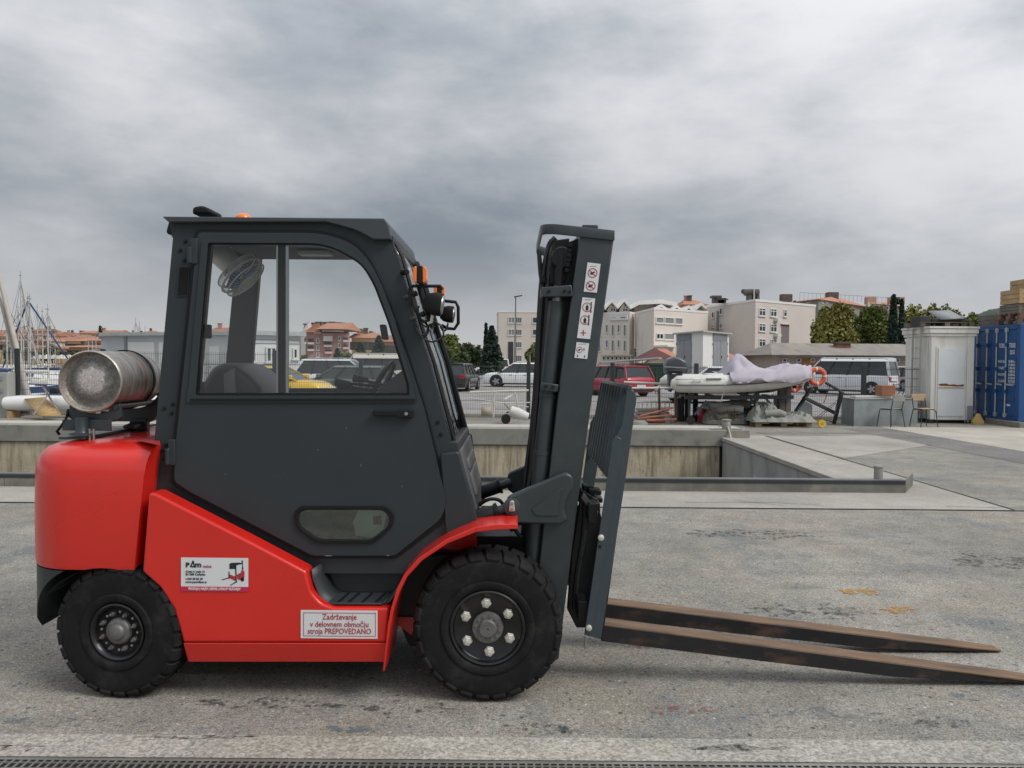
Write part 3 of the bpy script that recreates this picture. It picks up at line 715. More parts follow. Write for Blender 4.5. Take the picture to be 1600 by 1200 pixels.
# --- red side panel
YB = 3.63
red = fillet([(232, 770), (243, 771), (395, 849), (478, 893), (486, 925, 5), (500, 942, 8), (520, 950, 6), (607, 950), (603.5, 1004), (285.5, 1004), (283, 992), (271, 951), (250, 918), (222, 893)], 4)
a_, b_, c_, d_ = [P(x, y, YB) for x, y in ((286, 1005), (603.2, 1005), (601, 1038), (290, 1038))]
MB().loft([[(v.x, YB, v.z) for v in (a_, b_)] + [(c_.x, YB + .028, c_.z), (d_.x, YB + .028, d_.z)], [(v.x, YB + .12, v.z) for v in (a_, b_, c_, d_)]]).build('lower_skirt', RED, fk, bevel=0.004)
MB().prism(pp(red, YB), YB, YB + 0.12).build('side_panel', RED, fk, bevel=0.012, seg=3)
MB().prism([(x, z) for x, z in pp([(232, 770), (395, 849), (478, 893), (632, 893), (744, 825), (744, 860), (607, 950), (601, 1037), (290, 1037), (270, 950), (222, 893)], YB)], 2 * YC - YB - 0.02, 2 * YC - YB).build('side_panel', RED, fk)
# chassis under everything
xa, za = xz(235, 772); xb, zb = xz(601, 1030)
MB().prism(pp([(238, 790), (470, 900), (600, 955), (600, 1033), (300, 1033), (262, 900)], 3.9), 3.93, 2 * YC - 3.9).build('chassis', BLKM, fk)
MB().box((-0.75, 3.9, 0.28), (0.10, 2 * YC - 3.9, 0.62)).build('front_axle', BLKM, fk, bevel=0.02)
# step well
sw_ = pp([(478, 893), (632, 893), (612, 950), (487, 950)], YB)
xa = sw_[3][0] + 0.0; xb = sw_[2][0] - 0.02; zf = PZ(949, YB, 550)
DKP = mat('step_plastic', (0.035, 0.041, 0.045), rough=0.5, var=0.15)
b_ = MB()
bk = fillet([(sw_[0][0] + 0.012, sw_[0][1] - 0.004), (sw_[1][0] + 0.03, sw_[1][1] - 0.004), (xb, zf, 0.03), (xa + 0.035, zf, 0.09), (sw_[0][0] + 0.016, zf + 0.12)], 5)
bk = bk[1:] + bk[:1]
b_.loft([[(x, YB + 0.05, z) for x, z in bk], [(x + (0.03 if x < -0.6 else -0.01), YB + 0.22, z + 0.004) for x, z in bk]], cap=False, close=False)
b_.build('step_well', DKP, fk, solid=0.006)
MB().sheet([(x, YB + 0.225, z) for x, z in bk]).build('step_back', DKP, fk, recalc=False)
MB().box((xa + 0.07, YB + 0.03, zf + 0.001), (xb - 0.03, YB + 0.20, zf + 0.012)).build('step_plate', DKP, fk, bevel=0.004)
for i, sx in enumerate((0.12, 0.17, 0.235, 0.30)):
    MB().bar((xa + sx, YB + 0.04, zf + 0.014), (xa + sx + 0.02, YB + 0.18, zf + 0.014), 0.012, 0.005).build('step_rib', BLKS, fk)
# skirt strip between door and step (darker plastic)
MB().prism(pp(fillet([(300, 782), (480, 872), (620, 872), (700, 815), (700, 842), (655, 870), (632, 896), (478, 896), (395, 852), (240, 774), (240, 752), (262, 752)]), YS - 0.006), YS - 0.0035, YS - 0.0005).build('sill_cover', mat('sill_plastic', (0.030, 0.036, 0.040), rough=0.5), fk)
# --- front fender
fo = [(598, 1049), (601, 1020), (606, 975), (611, 950), (620, 920), (631, 898), (655, 871), (698, 842), (743, 823), (775, 819), (809, 818)]
fi = [(603, 1049), (608, 1010), (613, 985), (620, 950), (630, 925), (642, 902), (664, 879), (702, 854), (745, 838), (775, 835), (809, 833)]
def band(Ya, Yb, outer, inner):
    o_ = pp(outer, Ya); i_ = pp(inner, Ya)
    return MB().prism(o_ + list(reversed(i_)), Ya, Yb)
lip_o = pp(fo, 3.61); lip_i = pp([(a + (c - a) * 0.55, b2 + (d - b2) * 0.55) for (a, b2), (c, d) in zip(fo, fi)], 3.61)
MB().prism(lip_o + list(reversed(lip_i)), 3.605, 3.97).build('front_fender', RED, fk, bevel=0.004)
MB().prism(pp(fo[2:9] + [(745, 870), (700, 900), (660, 950), (640, 1000)], 3.9), 3.972, 3.99).build('fender_liner', RED, fk)
MB().prism(pp([(618, 960), (700, 850), (745, 838), (850, 838), (850, 1000), (640, 1010)], 4.0), 4.0, 4.02).build('wheel_house', BLKM, fk)
fo2 = [(x, y) for x, y in fo]
# --- counterweight (lofted)
xr = -2.415; yn = 3.65; yf = 2 * YC - yn
def cw_ring(z, ins, xf):
    r = 0.31; pts = []
    for i in range(13):
        a = math.pi / 2 * i / 12
        pts.append((xr + r - (r - ins) * math.sin(a) if False else xr + r - (r - ins) * math.cos(math.pi / 2 - a), yn + r - (r - ins) * math.sin(math.pi / 2 - a), z))
    far = [(x, 2 * YC - y, z_) for x, y, z_ in reversed(pts)]
    return [(xf, yn + ins, z)] + pts + far + [(xf, yf - ins, z)]
def seam_x(z):                      # seam leans
    z_t, z_b = PZ(690, 3.72, 240), PZ(893, 3.72, 222)
    t_ = (z - z_b) / (z_t - z_b)
    return P(222, 893, 3.72).x * (1 - t_) + P(243, 690, 3.72).x * t_ - 0.008
zb_ = PZ(884, 3.72, 60)
lv = [(zb_, 0.004), (zb_ + 0.02, 0.0), (0.86, 0.0), (1.035, 0.003), (1.09, 0.012), (1.13, 0.032), (1.157, 0.062), (1.173, 0.10), (1.183, 0.16), (1.190, 0.24)]
cwb = MB().loft([cw_ring(z, i_, seam_x(z)) for z, i_ in lv], cap=True)
cwo = cwb.build('counterweight', RED, fk, smooth=50)
wc = P(172, 1008, 3.72)
cut(cwo, MB().cyl((wc.x, 3.4, wc.z), (wc.x, 4.10, wc.z), 0.398, 64))
lvb = [(PZ(994, 3.72, 60), 0.02), (PZ(994, 3.72, 60) + 0.06, 0.006), (zb_ - 0.008, 0.006)]
bmo = MB().loft([cw_ring(z, i_, -1.86) for z, i_ in lvb], cap=True).build('rear_bumper', GREY, fk)
cut(bmo, MB().cyl((wc.x, 3.4, wc.z), (wc.x, 4.08, wc.z), 0.425, 64))
# added black strip: shade inside the rear arch put into colour
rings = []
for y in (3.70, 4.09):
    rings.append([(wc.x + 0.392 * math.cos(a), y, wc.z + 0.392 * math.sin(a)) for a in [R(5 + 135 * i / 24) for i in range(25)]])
MB().loft(rings, cap=False, close=False).build('arch_shade_strip', BLK, fk, solid=0.004)
MB().loft([[(xr + 0.42, 3.80, z), (xr + 0.30, 3.80, z), (xr + 0.17, 3.88, z), (xr + 0.06, 4.085, z), (-1.5, 4.085, z), (-1.5, 4.12, z), (xr + 0.05, 4.12, z)] for z in (0.30, 0.90)]).build('arch_back_plate', BLK, fk)
# flat patch by the cab: shade of a notch painted on the counterweight top
pts = [P(217, 690, 3.86), P(247, 680, 3.95), P(247, 699, 3.84), P(238, 697, 3.80)]
MB().add([(v.x, v.y, 1.196) for v in [G(213, 688, 1.196), G(250, 678, 1.196), G(250, 696, 1.196)]], [(0, 1, 2)]).build('notch_shade_patch', mat('recess_shade_red', (0.30, 0.012, 0.01), rough=0.6), fk, smooth=0)
# --- stickers
SG = mat('sticker_white', (0.70, 0.71, 0.71), rough=0.45, var=0.02)
SR = mat('sticker_red', (0.42, 0.03, 0.04), rough=0.5, var=0.02)
SB = mat('sticker_black', (0.02, 0.02, 0.025), rough=0.5, var=0.02)
SM = mat('sticker_magenta', (0.55, 0.02, 0.09), rough=0.5, var=0.02)
YT = YB - 0.002
def rect(px0, py0, px1, py1, Y, th, m, parent, nm, slope=0.0, bev=0):
    return MB().prism(pp([(px0, py0), (px1, py0 + slope), (px1, py1 + slope), (px0, py1)], Y), Y - th, Y).build(nm, m, parent, smooth=0)
st = rect(470, 953, 590, 997, YT, 0.0015, SG, fk, 'warning_sticker', 1)
for a, b2, c, d in ((474, 957, 587, 957.8), (474, 993, 587, 993.8), (474, 957, 474.8, 993.8), (586.2, 957, 587, 993.8)):
    rect(a, b2, c, d, YT - 0.002, 0.0006, SR, st, 'border_line', 1 if c - a > 2 else 0)
for tx, ty, ww in (('Zadrževanje', 965, 54), ('v delovnem območju', 976.5, 92), ('stroja PREPOVEDANO', 987.5, 100)):
    c = P(530.5, ty - 0.8, YT - 0.003); text_mesh('lettering', tx, SR, st, c, 0.038, ww / 1200 * YT, bold=0.0001)
cd = rect(283, 871, 388, 917, YT, 0.0015, SG, fk, 'business_sticker', 1)
rect(283, 916, 388, 923.5, YT - 0.0005, 0.0015, SM, cd, 'magenta_strip', 1)
c = P(335, 920.3, YT - 0.003); text_mesh('lettering', 'PRODAJA | NAJEM | SERVIS | ODKUP VILIČARJEV', SG, cd, c, 0.016, 82 / 1200 * YT, bold=0.0004)
def tl(s, px, py, size, wpx, m, bold=0.0):
    c = P(px, py, YT - 0.003); text_mesh('lettering', s, m, cd, c, size, wpx / 1200 * YT, align='LEFT', bold=bold)
tl('P', 290, 883, 0.030, 6, SB, 0.0012); tl('m', 304.5, 882.5, 0.036, 9.5, SB, 0.0012)
MB().prism(pp([(296.5, 886), (301, 875.5), (303, 876.5), (305, 887)], YT - 0.002), YT - 0.0026, YT - 0.002, [pp([(299.8, 884.2), (301.3, 880), (302.6, 884.6)], YT - 0.002)]).build('logo_letter', SB, cd, smooth=0)
tl('VILIČAR', 317, 885.5, 0.012, 14, SR, 0.0003)
for s, y, w_ in (('Cesta 4. maja 16', 893, 30), ('SI-1380 Cerknica', 897.5, 31), ('✆ 040 30 55 30', 904.5, 27), ('www.pamvilicar.si', 909.3, 33)):
    tl(s.replace('✆', 't'), 290, y, 0.0135, w_, SB, 0.0003)
# little forklift drawing on the sticker
def dpoly(pts, m, nm='drawing'):
    MB().prism(pp(pts, YT - 0.002), YT - 0.0026, YT - 0.002).build(nm, m, cd, smooth=0)
dpoly([(358.5, 881), (361, 879.5), (372, 879), (379, 879.5), (379, 881), (372, 882.5), (367.5, 884), (367.5, 889), (358.5, 889)], SB)
dpoly([(367.2, 883), (369.2, 883), (370, 908), (368, 908)], SB); dpoly([(377.5, 875.5), (379.6, 876), (379.5, 883), (380.5, 890), (378, 890), (378.5, 883)], SB)
dpoly([(358, 897), (368, 901), (368, 908), (358, 903)], SR); dpoly([(370, 898), (376, 895), (378, 890), (382, 893), (382, 902), (377, 907), (371, 905)], SR)
dpoly([(346, 905.5), (358, 902), (358, 903.6), (347, 906.5)], SB); dpoly([(359, 914.5), (370, 907.5), (371, 909.2), (360.5, 915)], SB); dpoly([(357, 893), (358.6, 893), (358.6, 904), (357, 904)], SB)
dpoly([(376.5, 904), (379, 902), (381.5, 903.5), (381.3, 907.5), (378.5, 909), (376.8, 907.5)], SB)
# --- wheels
def wheel(cx, cz, Yo, Ro, wdt, nlug, rim_r, steer, hub):
    t = thing('wheel', None, None, (cx, Yo, cz), local=True)
    t.parent = fk; t.location = Vector((cx, Yo, cz)) - Vector(fk.location); KIDS.setdefault(fk, []).append(t)
    t.rotation_euler = (0, R(11 if hub else -9), R(steer))
    ax = Matrix.Rotation(R(90), 4, 'X')      # lathe height h -> -y  (towards the viewer)
    sd = 0.010
    prof = [(rim_r - 0.01, -wdt + 0.01), (rim_r + 0.02, -wdt), (Ro * 0.85, -wdt + 0.005), (Ro - 0.03, -wdt + 0.025), (Ro - 0.014, -wdt + 0.05), (Ro - 0.008, -0.05), (Ro - 0.015, -0.020), (Ro - 0.034, -0.003),
            (Ro * 0.84, 0.0), (Ro * 0.80, 0.0), (Ro * 0.70, 0.002), (rim_r + 0.045, -0.004), (rim_r + 0.04, 0.004), (rim_r + 0.028, 0.006), (rim_r + 0.008, -0.002), (rim_r, -0.012), (rim_r - 0.01, -0.03)]
    MB().lathe(prof, ax, 72).build('tyre', TYRE, t)
    b_ = MB()
    for k in range(nlug):
        a = 2 * math.pi * k / nlug
        for side in (0, 1):
            aa = a + (math.pi / nlug if side else 0)
            M = Matrix.Rotation(-aa, 4, 'Y')
            da = math.pi * Ro / nlug * 0.93
            y0 = -0.004 if side == 0 else wdt + 0.0
            s = 1 if side == 0 else -1
            # lug: shoulder block wrapping from side wall to tread
            sec = [(Ro - 0.040, y0 + s * 0.006), (Ro - 0.026, y0 + s * 0.000), (Ro - 0.009, y0 + s * 0.014), (Ro, y0 + s * 0.035), (Ro, y0 + s * wdt * 0.52), (Ro - 0.022, y0 + s * wdt * 0.52), (Ro - 0.03, y0 + s * 0.04)]
            rings = [[M @ Vector((q * 1.0, y, da * o_ * (0.85 if i < 2 else 1) + (0.012 * (y - y0) * s / wdt * 2))) for i, (q, y) in enumerate(sec)] for o_ in (-0.85, 0.85)]
            b_.loft(rings)
    b_.build('tread_lugs', TYRE, t, bevel=0.004, kind='stuff')
    return t, ax
RIMB = mat('rim_black', (0.008, 0.008, 0.009), rough=0.35, var=0.2, coat=0.2)
c = P(757, 980, 3.64)
wt, ax = wheel(c.x + .015, 0.321, 3.64, 0.361, 0.23, 26, 0.182, 0, True)
MB().lathe([(0.180, -0.06), (0.182, -0.004), (0.176, 0.0), (0.168, -0.004), (0.163, -0.022), (0.158, -0.026), (0, -0.026)], ax, 48).build('rim', RIMB, wt)
MB().lathe([(0.076, -0.026), (0.074, -0.012), (0.072, -0.008), (0.045, -0.006), (0.042, 0.006), (0.038, 0.010), (0.006, 0.010), (0.004, 0.004), (0, 0.004)], ax, 40).build('hub', HUBG, wt)
for k in range(12):
    a = 2 * math.pi * k / 12; MB().lathe([(0, 0), (0.0085, 0), (0.007, 0.006), (0, 0.007)], Matrix.Translation((0.058 * math.cos(a), 0.007, 0.058 * math.sin(a))) @ ax, 8).build('hub_bolt', HUBG, wt)
def nut(t, r_, a, rr, m=GALV, y=0.026):
    M = Matrix.Translation((r_ * math.cos(a), y, r_ * math.sin(a))) @ ax
    b_ = MB(); b_.lathe([(rr * 1.15, 0), (rr * 1.15, 0.004), (rr, 0.007), (rr, 0.018), (rr * 0.85, 0.021), (rr * 0.5, 0.021), (rr * 0.5, 0.032), (rr * 0.4, 0.035), (0, 0.035)], M, 6); b_.build('wheel_nut', m, t, smooth=20)
for k in range(6): nut(wt, 0.118, math.pi / 6 + 2 * math.pi * k / 6 + R(15), 0.0225)
cr_ = P(187, 991, 3.66)
wt2, ax = wheel(-1.895, 0.283, 3.655, 0.326, 0.19, 26, 0.142, -7, False)
MB().lathe([(0.137, -0.06), (0.139, -0.004), (0.133, 0.0), (0.125, -0.006), (0.115, -0.03), (0.105, -0.034), (0, -0.034)], ax, 48).build('rim', RIMB, wt2)
MB().lathe([(0.066, -0.034), (0.062, -0.015), (0.055, -0.008), (0.042, -0.006), (0.038, 0.006), (0.03, 0.012), (0, 0.014)], ax, 32).build('hub', HUBG, wt2)
for k in range(8): nut(wt2, 0.088, 2 * math.pi * k / 8 + 0.2, 0.012, HUBG, 0.034)
for k in range(8):
    a = 2 * math.pi * (k + 0.5) / 8 + 0.2; MB().lathe([(0, 0), (0.008, 0), (0.006, 0.008), (0, 0.009)], Matrix.Translation((0.093 * math.cos(a), 0.034, 0.093 * math.sin(a))) @ ax, 8).build('hub_bolt', STEEL, wt2)
for (x_, y_, z_, Rr) in ((c.x + .03, 2 * YC - 3.66, 0.32, 0.361), (-1.925, 2 * YC - 3.70, 0.283, 0.326)):
    t = thing('wheel', None, None, (x_, y_, z_), local=True); t.parent = fk; t.location = Vector((x_, y_, z_)) - Vector(fk.location); KIDS[fk].append(t)
    MB().lathe([(0.13, 0.02), (Rr * .8, 0), (Rr - 0.02, 0.01), (Rr, 0.04), (Rr, 0.19), (Rr * .8, 0.22), (0.13, 0.2)], ax, 48).build('tyre', TYRE, t)
MB().box((cr_.x - 0.06, 3.85, 0.22), (cr_.x + 0.06, 2 * YC - 3.85, 0.40)).build('rear_axle', BLKM, fk)
# --- mast
YM = 3.85; YM2 = 2 * YC - YM
orail = [(906, 369), (961, 361), (928, 600), (900, 808), (878, 985), (873, 1030), (846, 1046), (833, 960), (846, 850), (874, 600)]
for (ya, yb_) in ((YM, YM + 0.10), (YM2 - 0.10, YM2)):
    MB().prism(pp(orail, YM), ya, yb_).build('outer_mast_rail', GREY2, fk, bevel=0.006)
irail = [(882, 380), (905, 371), (872, 620), (845, 860), (818, 860), (848, 620)]
for (ya, yb_) in ((YM + 0.115, YM + 0.17), (YM2 - 0.17, YM2 - 0.115)):
    MB().prism(pp(irail, YM + 0.1), ya, yb_).build('inner_mast_rail', BLKM, fk, bevel=0.004)
def XZ(px, py, Y): q = P(px, py, Y); return Vector((q.x, Y, q.z))
for (px, py, hh) in ((905, 385, 0.05), (880, 590, 0.06), (850, 830, 0.10)):
    q = XZ(px, py, YM + 0.1); MB().box((q.x - 0.02, YM + 0.171, q.z - hh), (q.x + 0.03, YM2 - 0.171, q.z + hh)).build('mast_crossmember', BLKM, fk, bevel=0.005)
# lift cylinders
for Yc in (YM + 0.06, YM2 - 0.06):
    t0 = XZ(871, 470, YM); t1 = XZ(830, 905, YM)
    t0.y = t1.y = Yc
    d = t1 - t0
    MB().tube([t0, t0 + d * 0.33, t0 + d * 0.331, t0 + d * 0.345, t0 + d * 0.346, t0 + d * 0.54, t0 + d * 0.541, t0 + d * 0.555, t0 + d * 0.556, t1],
              [0.040, 0.040, 0.043, 0.043, 0.041, 0.041, 0.045, 0.045, 0.043, 0.043], 20).build('lift_cylinder', GREY2, fk)
    u = XZ(878, 395, YM); u.y = Yc; MB().cyl(u, t0 + d * 0.01, 0.022, 14).build('cylinder_rod', BLKM, fk); MB().cyl(t0 - d * .035, t0 - d * .055, 0.024, 14).cyl(t0 - d * .002, t0 - d * .02, 0.024, 14).build('rod_collar', STEEL, fk)
# collars
for pts in ([(845, 449), (893, 445), (896, 463), (846, 464)], [(847, 597), (873, 601), (871, 613), (845, 610)]):
    MB().prism(pp(pts, YM - 0.012), YM - 0.013, YM + 0.09).build('cylinder_clamp', GREY2, fk, bevel=0.005)
for (bx, by) in ((882, 455), (890, 456), (853, 604), (864, 605), (858, 455)):
    q = P(bx, by, YM - 0.018); MB().lathe([(0, 0), (0.009, 0), (0.009, 0.008), (0, 0.008)], axisY((q.x, YM - 0.014, q.z)), 6).build('clamp_bolt', BLKS, fk)
# chains
def chain(Yc, pts, nm='lift_chain'):
    b_ = MB()
    for i in range(len(pts) - 1):
        a = XZ(*pts[i], YM); c_ = XZ(*pts[i + 1], YM); a.y = c_.y = Yc
        n = max(2, int((c_ - a).length / 0.022))
        for k in range(n):
            p0 = a.lerp(c_, k / n); p1 = a.lerp(c_, (k + 0.8) / n)
            w_ = 0.030 if k % 2 == 0 else 0.020
            b_.bar(p0, p1, w_, 0.022, up=(1, 0, 0))
    b_.build(nm, BLKM, fk, bevel=0.002)
chain(YM + 0.05, [(893, 378), (886, 425)]); chain(YM + 0.14, [(890, 380), (868, 560)]); chain(YM2 - 0.1, [(893, 378), (880, 470)])
q = XZ(879, 400, YM)
MB().lathe([(0, 0), (0.05, 0), (0.055, 0.008), (0.045, 0.014), (0.045, 0.03), (0.055, 0.036), (0.05, 0.045), (0, 0.045)], axisY((q.x, YM + 0.09, q.z)), 24).build('chain_pulley', BLKM, fk)
MB().prism(pp([(868, 375), (890, 372), (884, 440), (860, 446), (858, 420)], YM + 0.1), YM + 0.10, YM + 0.16).build('pulley_bracket', BLKM, fk, bevel=0.005)
# hoses
HS = mat('hose_rubber', (0.018, 0.018, 0.020), rough=0.42, var=0.2, vs=30)
def hose(Y, pts, r=0.012, nm='hose', m=None):
    v = [XZ(x, y, Y) for x, y in pts]
    o_ = []
    for i in range(len(v) - 1):
        p0 = v[max(i - 1, 0)]; p1 = v[i]; p2 = v[i + 1]; p3 = v[min(i + 2, len(v) - 1)]
        for k in range(5):
            t = k / 5
            o_.append(0.5 * ((2 * p1) + (p2 - p0) * t + (2 * p0 - 5 * p1 + 4 * p2 - p3) * t * t + (3 * p1 - p0 - 3 * p2 + p3) * t ** 3))
    o_.append(v[-1])
    MB().tube(o_, r, 8).build(nm, m or HS, fk)
hose(4.02, [(842, 390), (845, 430), (850, 460), (846, 520), (842, 600), (840, 700), (828, 800)], 0.012)
hose(4.02, [(868, 372), (858, 385), (851, 420), (848, 460), (843, 540), (842, 600), (834, 690), (826, 800)], 0.016)
hose(3.98, [(876, 378), (864, 390), (858, 430), (856, 480), (850, 560), (846, 640), (830, 740), (822, 790)], 0.015)
hose(3.92, [(861, 480), (856, 500), (854, 560), (850, 640), (838, 720), (828, 800)], 0.010)
hose(4.06, [(862, 375), (854, 400), (846, 440), (841, 520), (838, 580), (832, 660), (822, 740), (818, 800)], 0.013)
hose(4.40, [(866, 378), (856, 420), (851, 470), (848, 560), (842, 650), (835, 760)], 0.014)
hose(4.45, [(876, 378), (866, 420), (861, 470), (858, 560), (852, 650), (845, 760)], 0.014)
MB().prism(pp([(843, 430), (852, 432), (852, 443), (843, 443)], 4.0), 3.97, 4.07).build('hose_clamp', BLKS, fk, bevel=0.003)
for i, yy in enumerate((4.06, 4.15, 4.33, 4.44)):
    hose(yy, [(866, 470), (858, 560), (850, 650), (838, 740), (826, 830)], 0.022, 'mast_hose')
MB().prism(pp([(842, 640), (870, 632), (840, 850), (812, 850), (822, 760)], YM + 0.2), YM + 0.20, YM + 0.24).build('mast_inner_plate', BLKM, fk, bevel=0.004)
MB().prism(pp([(862, 380), (884, 376), (868, 520), (852, 520)], YM + 0.26), YM + 0.30, YM + 0.34).build('mast_inner_plate', BLKM, fk, bevel=0.004)
# top guard (U band round the back of the mast head)
gx1, gz = xz(960, 365, YM); gx0, gz0 = xz(848, 355, YM)
gz = (PZ(352, YM, 850) + PZ(370, YM, 850)) / 2
yA, yB = YM - 0.012, YM2 + 0.012
path = [(gx1, yA)]
for i in range(9):
    a = math.pi / 2 * i / 8; path.append((gx0 + 0.09 - 0.10 * math.sin(a), yA + 0.10 - 0.10 * math.cos(a)))
for i in range(9):
    a = math.pi / 2 * i / 8; path.append((gx0 + 0.09 - 0.10 * math.cos(a), yB - 0.10 + 0.10 * math.sin(a)))
path.append((gx1, yB))
rings = []
for (x_, y_) in path:
    lift = (x_ - gx0) * -0.10
    dx, dy = 0, 0
    rings.append([(x_, y_, gz + 0.040 + lift), (x_, y_, gz - 0.010 + lift)])
MB().loft(rings, cap=False, close=False).build('mast_head_guard', GREY2, fk, solid=0.012, bevel=0.002)
MB().bar((gx1 - 0.12, yA + 0.02, gz + 0.01), (gx1 - 0.12, yB - 0.02, gz + 0.01), 0.08, 0.05).build('mast_head_beam', GREY2, fk, bevel=0.005)
# tilt bracket and cylinders
brk = fillet([(792, 776, 8), (806, 770, 6), (873, 741, 3), (884, 737, 6), (896, 744, 8), (895, 762, 8), (883, 784, 6), (882, 798, 4), (887, 811, 4), (876, 819, 5), (806, 817, 6), (790, 806, 8)], 4)
MB().prism(pp(brk, YM - 0.03), YM - 0.05, YM - 0.002).build('tilt_bracket', GREY2, fk, bevel=0.012, seg=3)
inn = fillet([(830, 795), (872, 765, 4), (880, 762, 4), (872, 790, 3), (874, 806, 3), (838, 806, 4)], 3)
MB().prism(pp(inn, YM - 0.053), YM - 0.056, YM - 0.0505).build('bracket_face', GREY2, fk, bevel=0.004)
q = P(799.5, 792, YM - 0.06); MB().lathe([(0, 0), (0.042, 0), (0.042, 0.012), (0.034, 0.016), (0, 0.016)], axisY((q.x, YM - 0.045, q.z)), 28).build('pivot_boss', GREY2, fk)
MB().prism(pp(fillet([(797, 782, 3), (803, 782, 3), (805, 799, 3), (795, 799, 3)]), YM - 0.064), YM - 0.068, YM - 0.061).build('pivot_keeper', GALV, fk, bevel=0.002)
for yy in (787, 796):
    q = P(799.8, yy, YM - 0.07); MB().lathe([(0, 0), (0.008, 0), (0.008, 0.006), (0, 0.007)], axisY((q.x, YM - 0.067, q.z)), 6).build('keeper_bolt', STEEL, fk)
for (Y_, dz) in ((YM + 0.0, 0), (YM2 - 0.0, 0)):
    a = XZ(799, 792, YM); b2 = XZ(742, 812, YM); c2 = XZ(700, 822, YM)
    a.y = b2.y = c2.y = Y_
    m1 = a.lerp(b2, 0.35)
    MB().cyl(a, m1, 0.026, 14).build('tilt_rod', GREY2, fk)
    MB().tube([m1, m1.lerp(b2, 0.05), b2, c2], [0.036, 0.040, 0.040, 0.040], 18).build('tilt_cylinder', BLKS, fk)
    MB().cyl(m1, m1.lerp(b2, 0.12), 0.046, 18).build('cylinder_gland', BLKS, fk)
brk2 = MB().prism(pp(brk, YM), YM2 + 0.002, YM2 + 0.05).build('tilt_bracket', GREY2, fk, bevel=0.01)
hose(3.95, [(742, 800), (760, 794), (780, 802), (800, 822), (812, 838)], 0.010); hose(4.2, [(745, 790), (765, 780), (782, 783), (790, 800), (800, 830)], 0.010)
hose(4.4, [(750, 800), (770, 797), (790, 794), (815, 800)], 0.012)
# forks
FKM = bpy.data.materials.new('fork_steel'); FKM.use_nodes = True
def fork_material():
    t = FKM.node_tree; n = t.nodes; l = t.links; b = n['Principled BSDF']
    ge = n.new('ShaderNodeNewGeometry'); sp = n.new('ShaderNodeSeparateXYZ'); l.new(ge.outputs['Normal'], sp.inputs[0])
    tc = n.new('ShaderNodeTexCoord')
    mp = n.new('ShaderNodeMapping'); mp.inputs['Scale'].default_value = (0.5, 4, 4); l.new(tc.outputs['Object'], mp.inputs[0])
    q = n.new('ShaderNodeTexNoise'); q.inputs['Scale'].default_value = 5; q.inputs['Detail'].default_value = 9; q.inputs['Roughness'].default_value = 0.7; l.new(mp.outputs[0], q.inputs['Vector'])
    r_ = n.new('ShaderNodeValToRGB'); cr = r_.color_ramp
    cr.elements[0].position = 0.3; cr.elements[0].color = (0.085, 0.055, 0.036, 1); cr.elements[1].position = 0.7; cr.elements[1].color = (0.30, 0.172, 0.085, 1)
    e = cr.elements.new(0.5); e.color = (0.19, 0.112, 0.060, 1)
    l.new(q.outputs[0], r_.inputs[0])
    b.inputs['Roughness'].default_value = 0.5; b.inputs['Metallic'].default_value = 0.35
    l.new(r_.outputs[0], b.inputs['Base Color'])
fork_material()
FSIDE = mat('fork_side_black', (0.011, 0.011, 0.012), rough=0.5, var=0.3, vs=8, dirt=(0.13, 0.065, 0.04), dirt_amt=0.8, dirt_s=3.5, stretch=(1, 1, 2))
def fork(yn_, yf_, hx, hz, tx, tzt, label):
    t = thing('fork', None, None, (hx, yn_, 0)); t.parent = fk; t.location = Vector(t.location) - Vector(fk.location); KIDS[fk].append(t)
    ORG[t] = Vector((hx, yn_, 0))
    d = Vector((tx - hx, 0, tzt - hz)); ln = d.length; u = d.normalized(); nrm_ = Vector((-u.z, 0, u.x))
    def pt(s, th, y): return Vector((hx, y, hz)) + u * s + nrm_ * (-th)
    sec = [(0, 0.086), (0.9, 0.080), (1.5, 0.072), (1.75, 0.055), (ln, 0.010)]
    rings = []
    for s, th in sec:
        nar = 0.0 if s < ln - 0.25 else (0.022 if s >= ln else 0.0)
        top = 0.0
        rings.append([pt(s, 0.004, yn_ + nar), pt(s, 0.004, yf_ - nar), pt(s, th, yf_ - nar), pt(s, th, yn_ + nar)])
    MB().loft(rings).build('fork_blade', FSIDE, t, bevel=0.003)
    rings = [[pt(s, 0.0, yn_ + n_ + 0.002), pt(s, 0.0, yf_ - n_ - 0.002), pt(s, 0.0055, yf_ - n_ - 0.001), pt(s, 0.0055, yn_ + n_ + 0.001)] for s, n_ in ((0.0, 0), (ln - 0.22, 0), (ln, 0.022))]
    MB().loft(rings).build('fork_top_face', FKM, t)
    v0 = pt(0, 0.0, yn_)
    up = Vector((-u.z, 0, u.x))
    if up.z < 0: up = -up
    q0 = Vector((hx - 0.005, 0, hz - 0.07)); q1 = q0 + up * 0.62
    MB().bar((q0.x - 0.02, (yn_ + yf_) / 2, q0.z), (q1.x - 0.02, (yn_ + yf_) / 2, q1.z), yf_ - yn_, 0.045, up=(1, 0, 0)).build('fork_shank', BLKM, t, bevel=0.005)
hn = XZ(943, 976, 3.87); fork(3.87, 3.99, hn.x, hn.z, 2.80, -0.025, 'near')
hf = XZ(947, 943, 4.31); fork(4.31, 4.43, hf.x, hf.z, 2.80, -0.025, 'far')
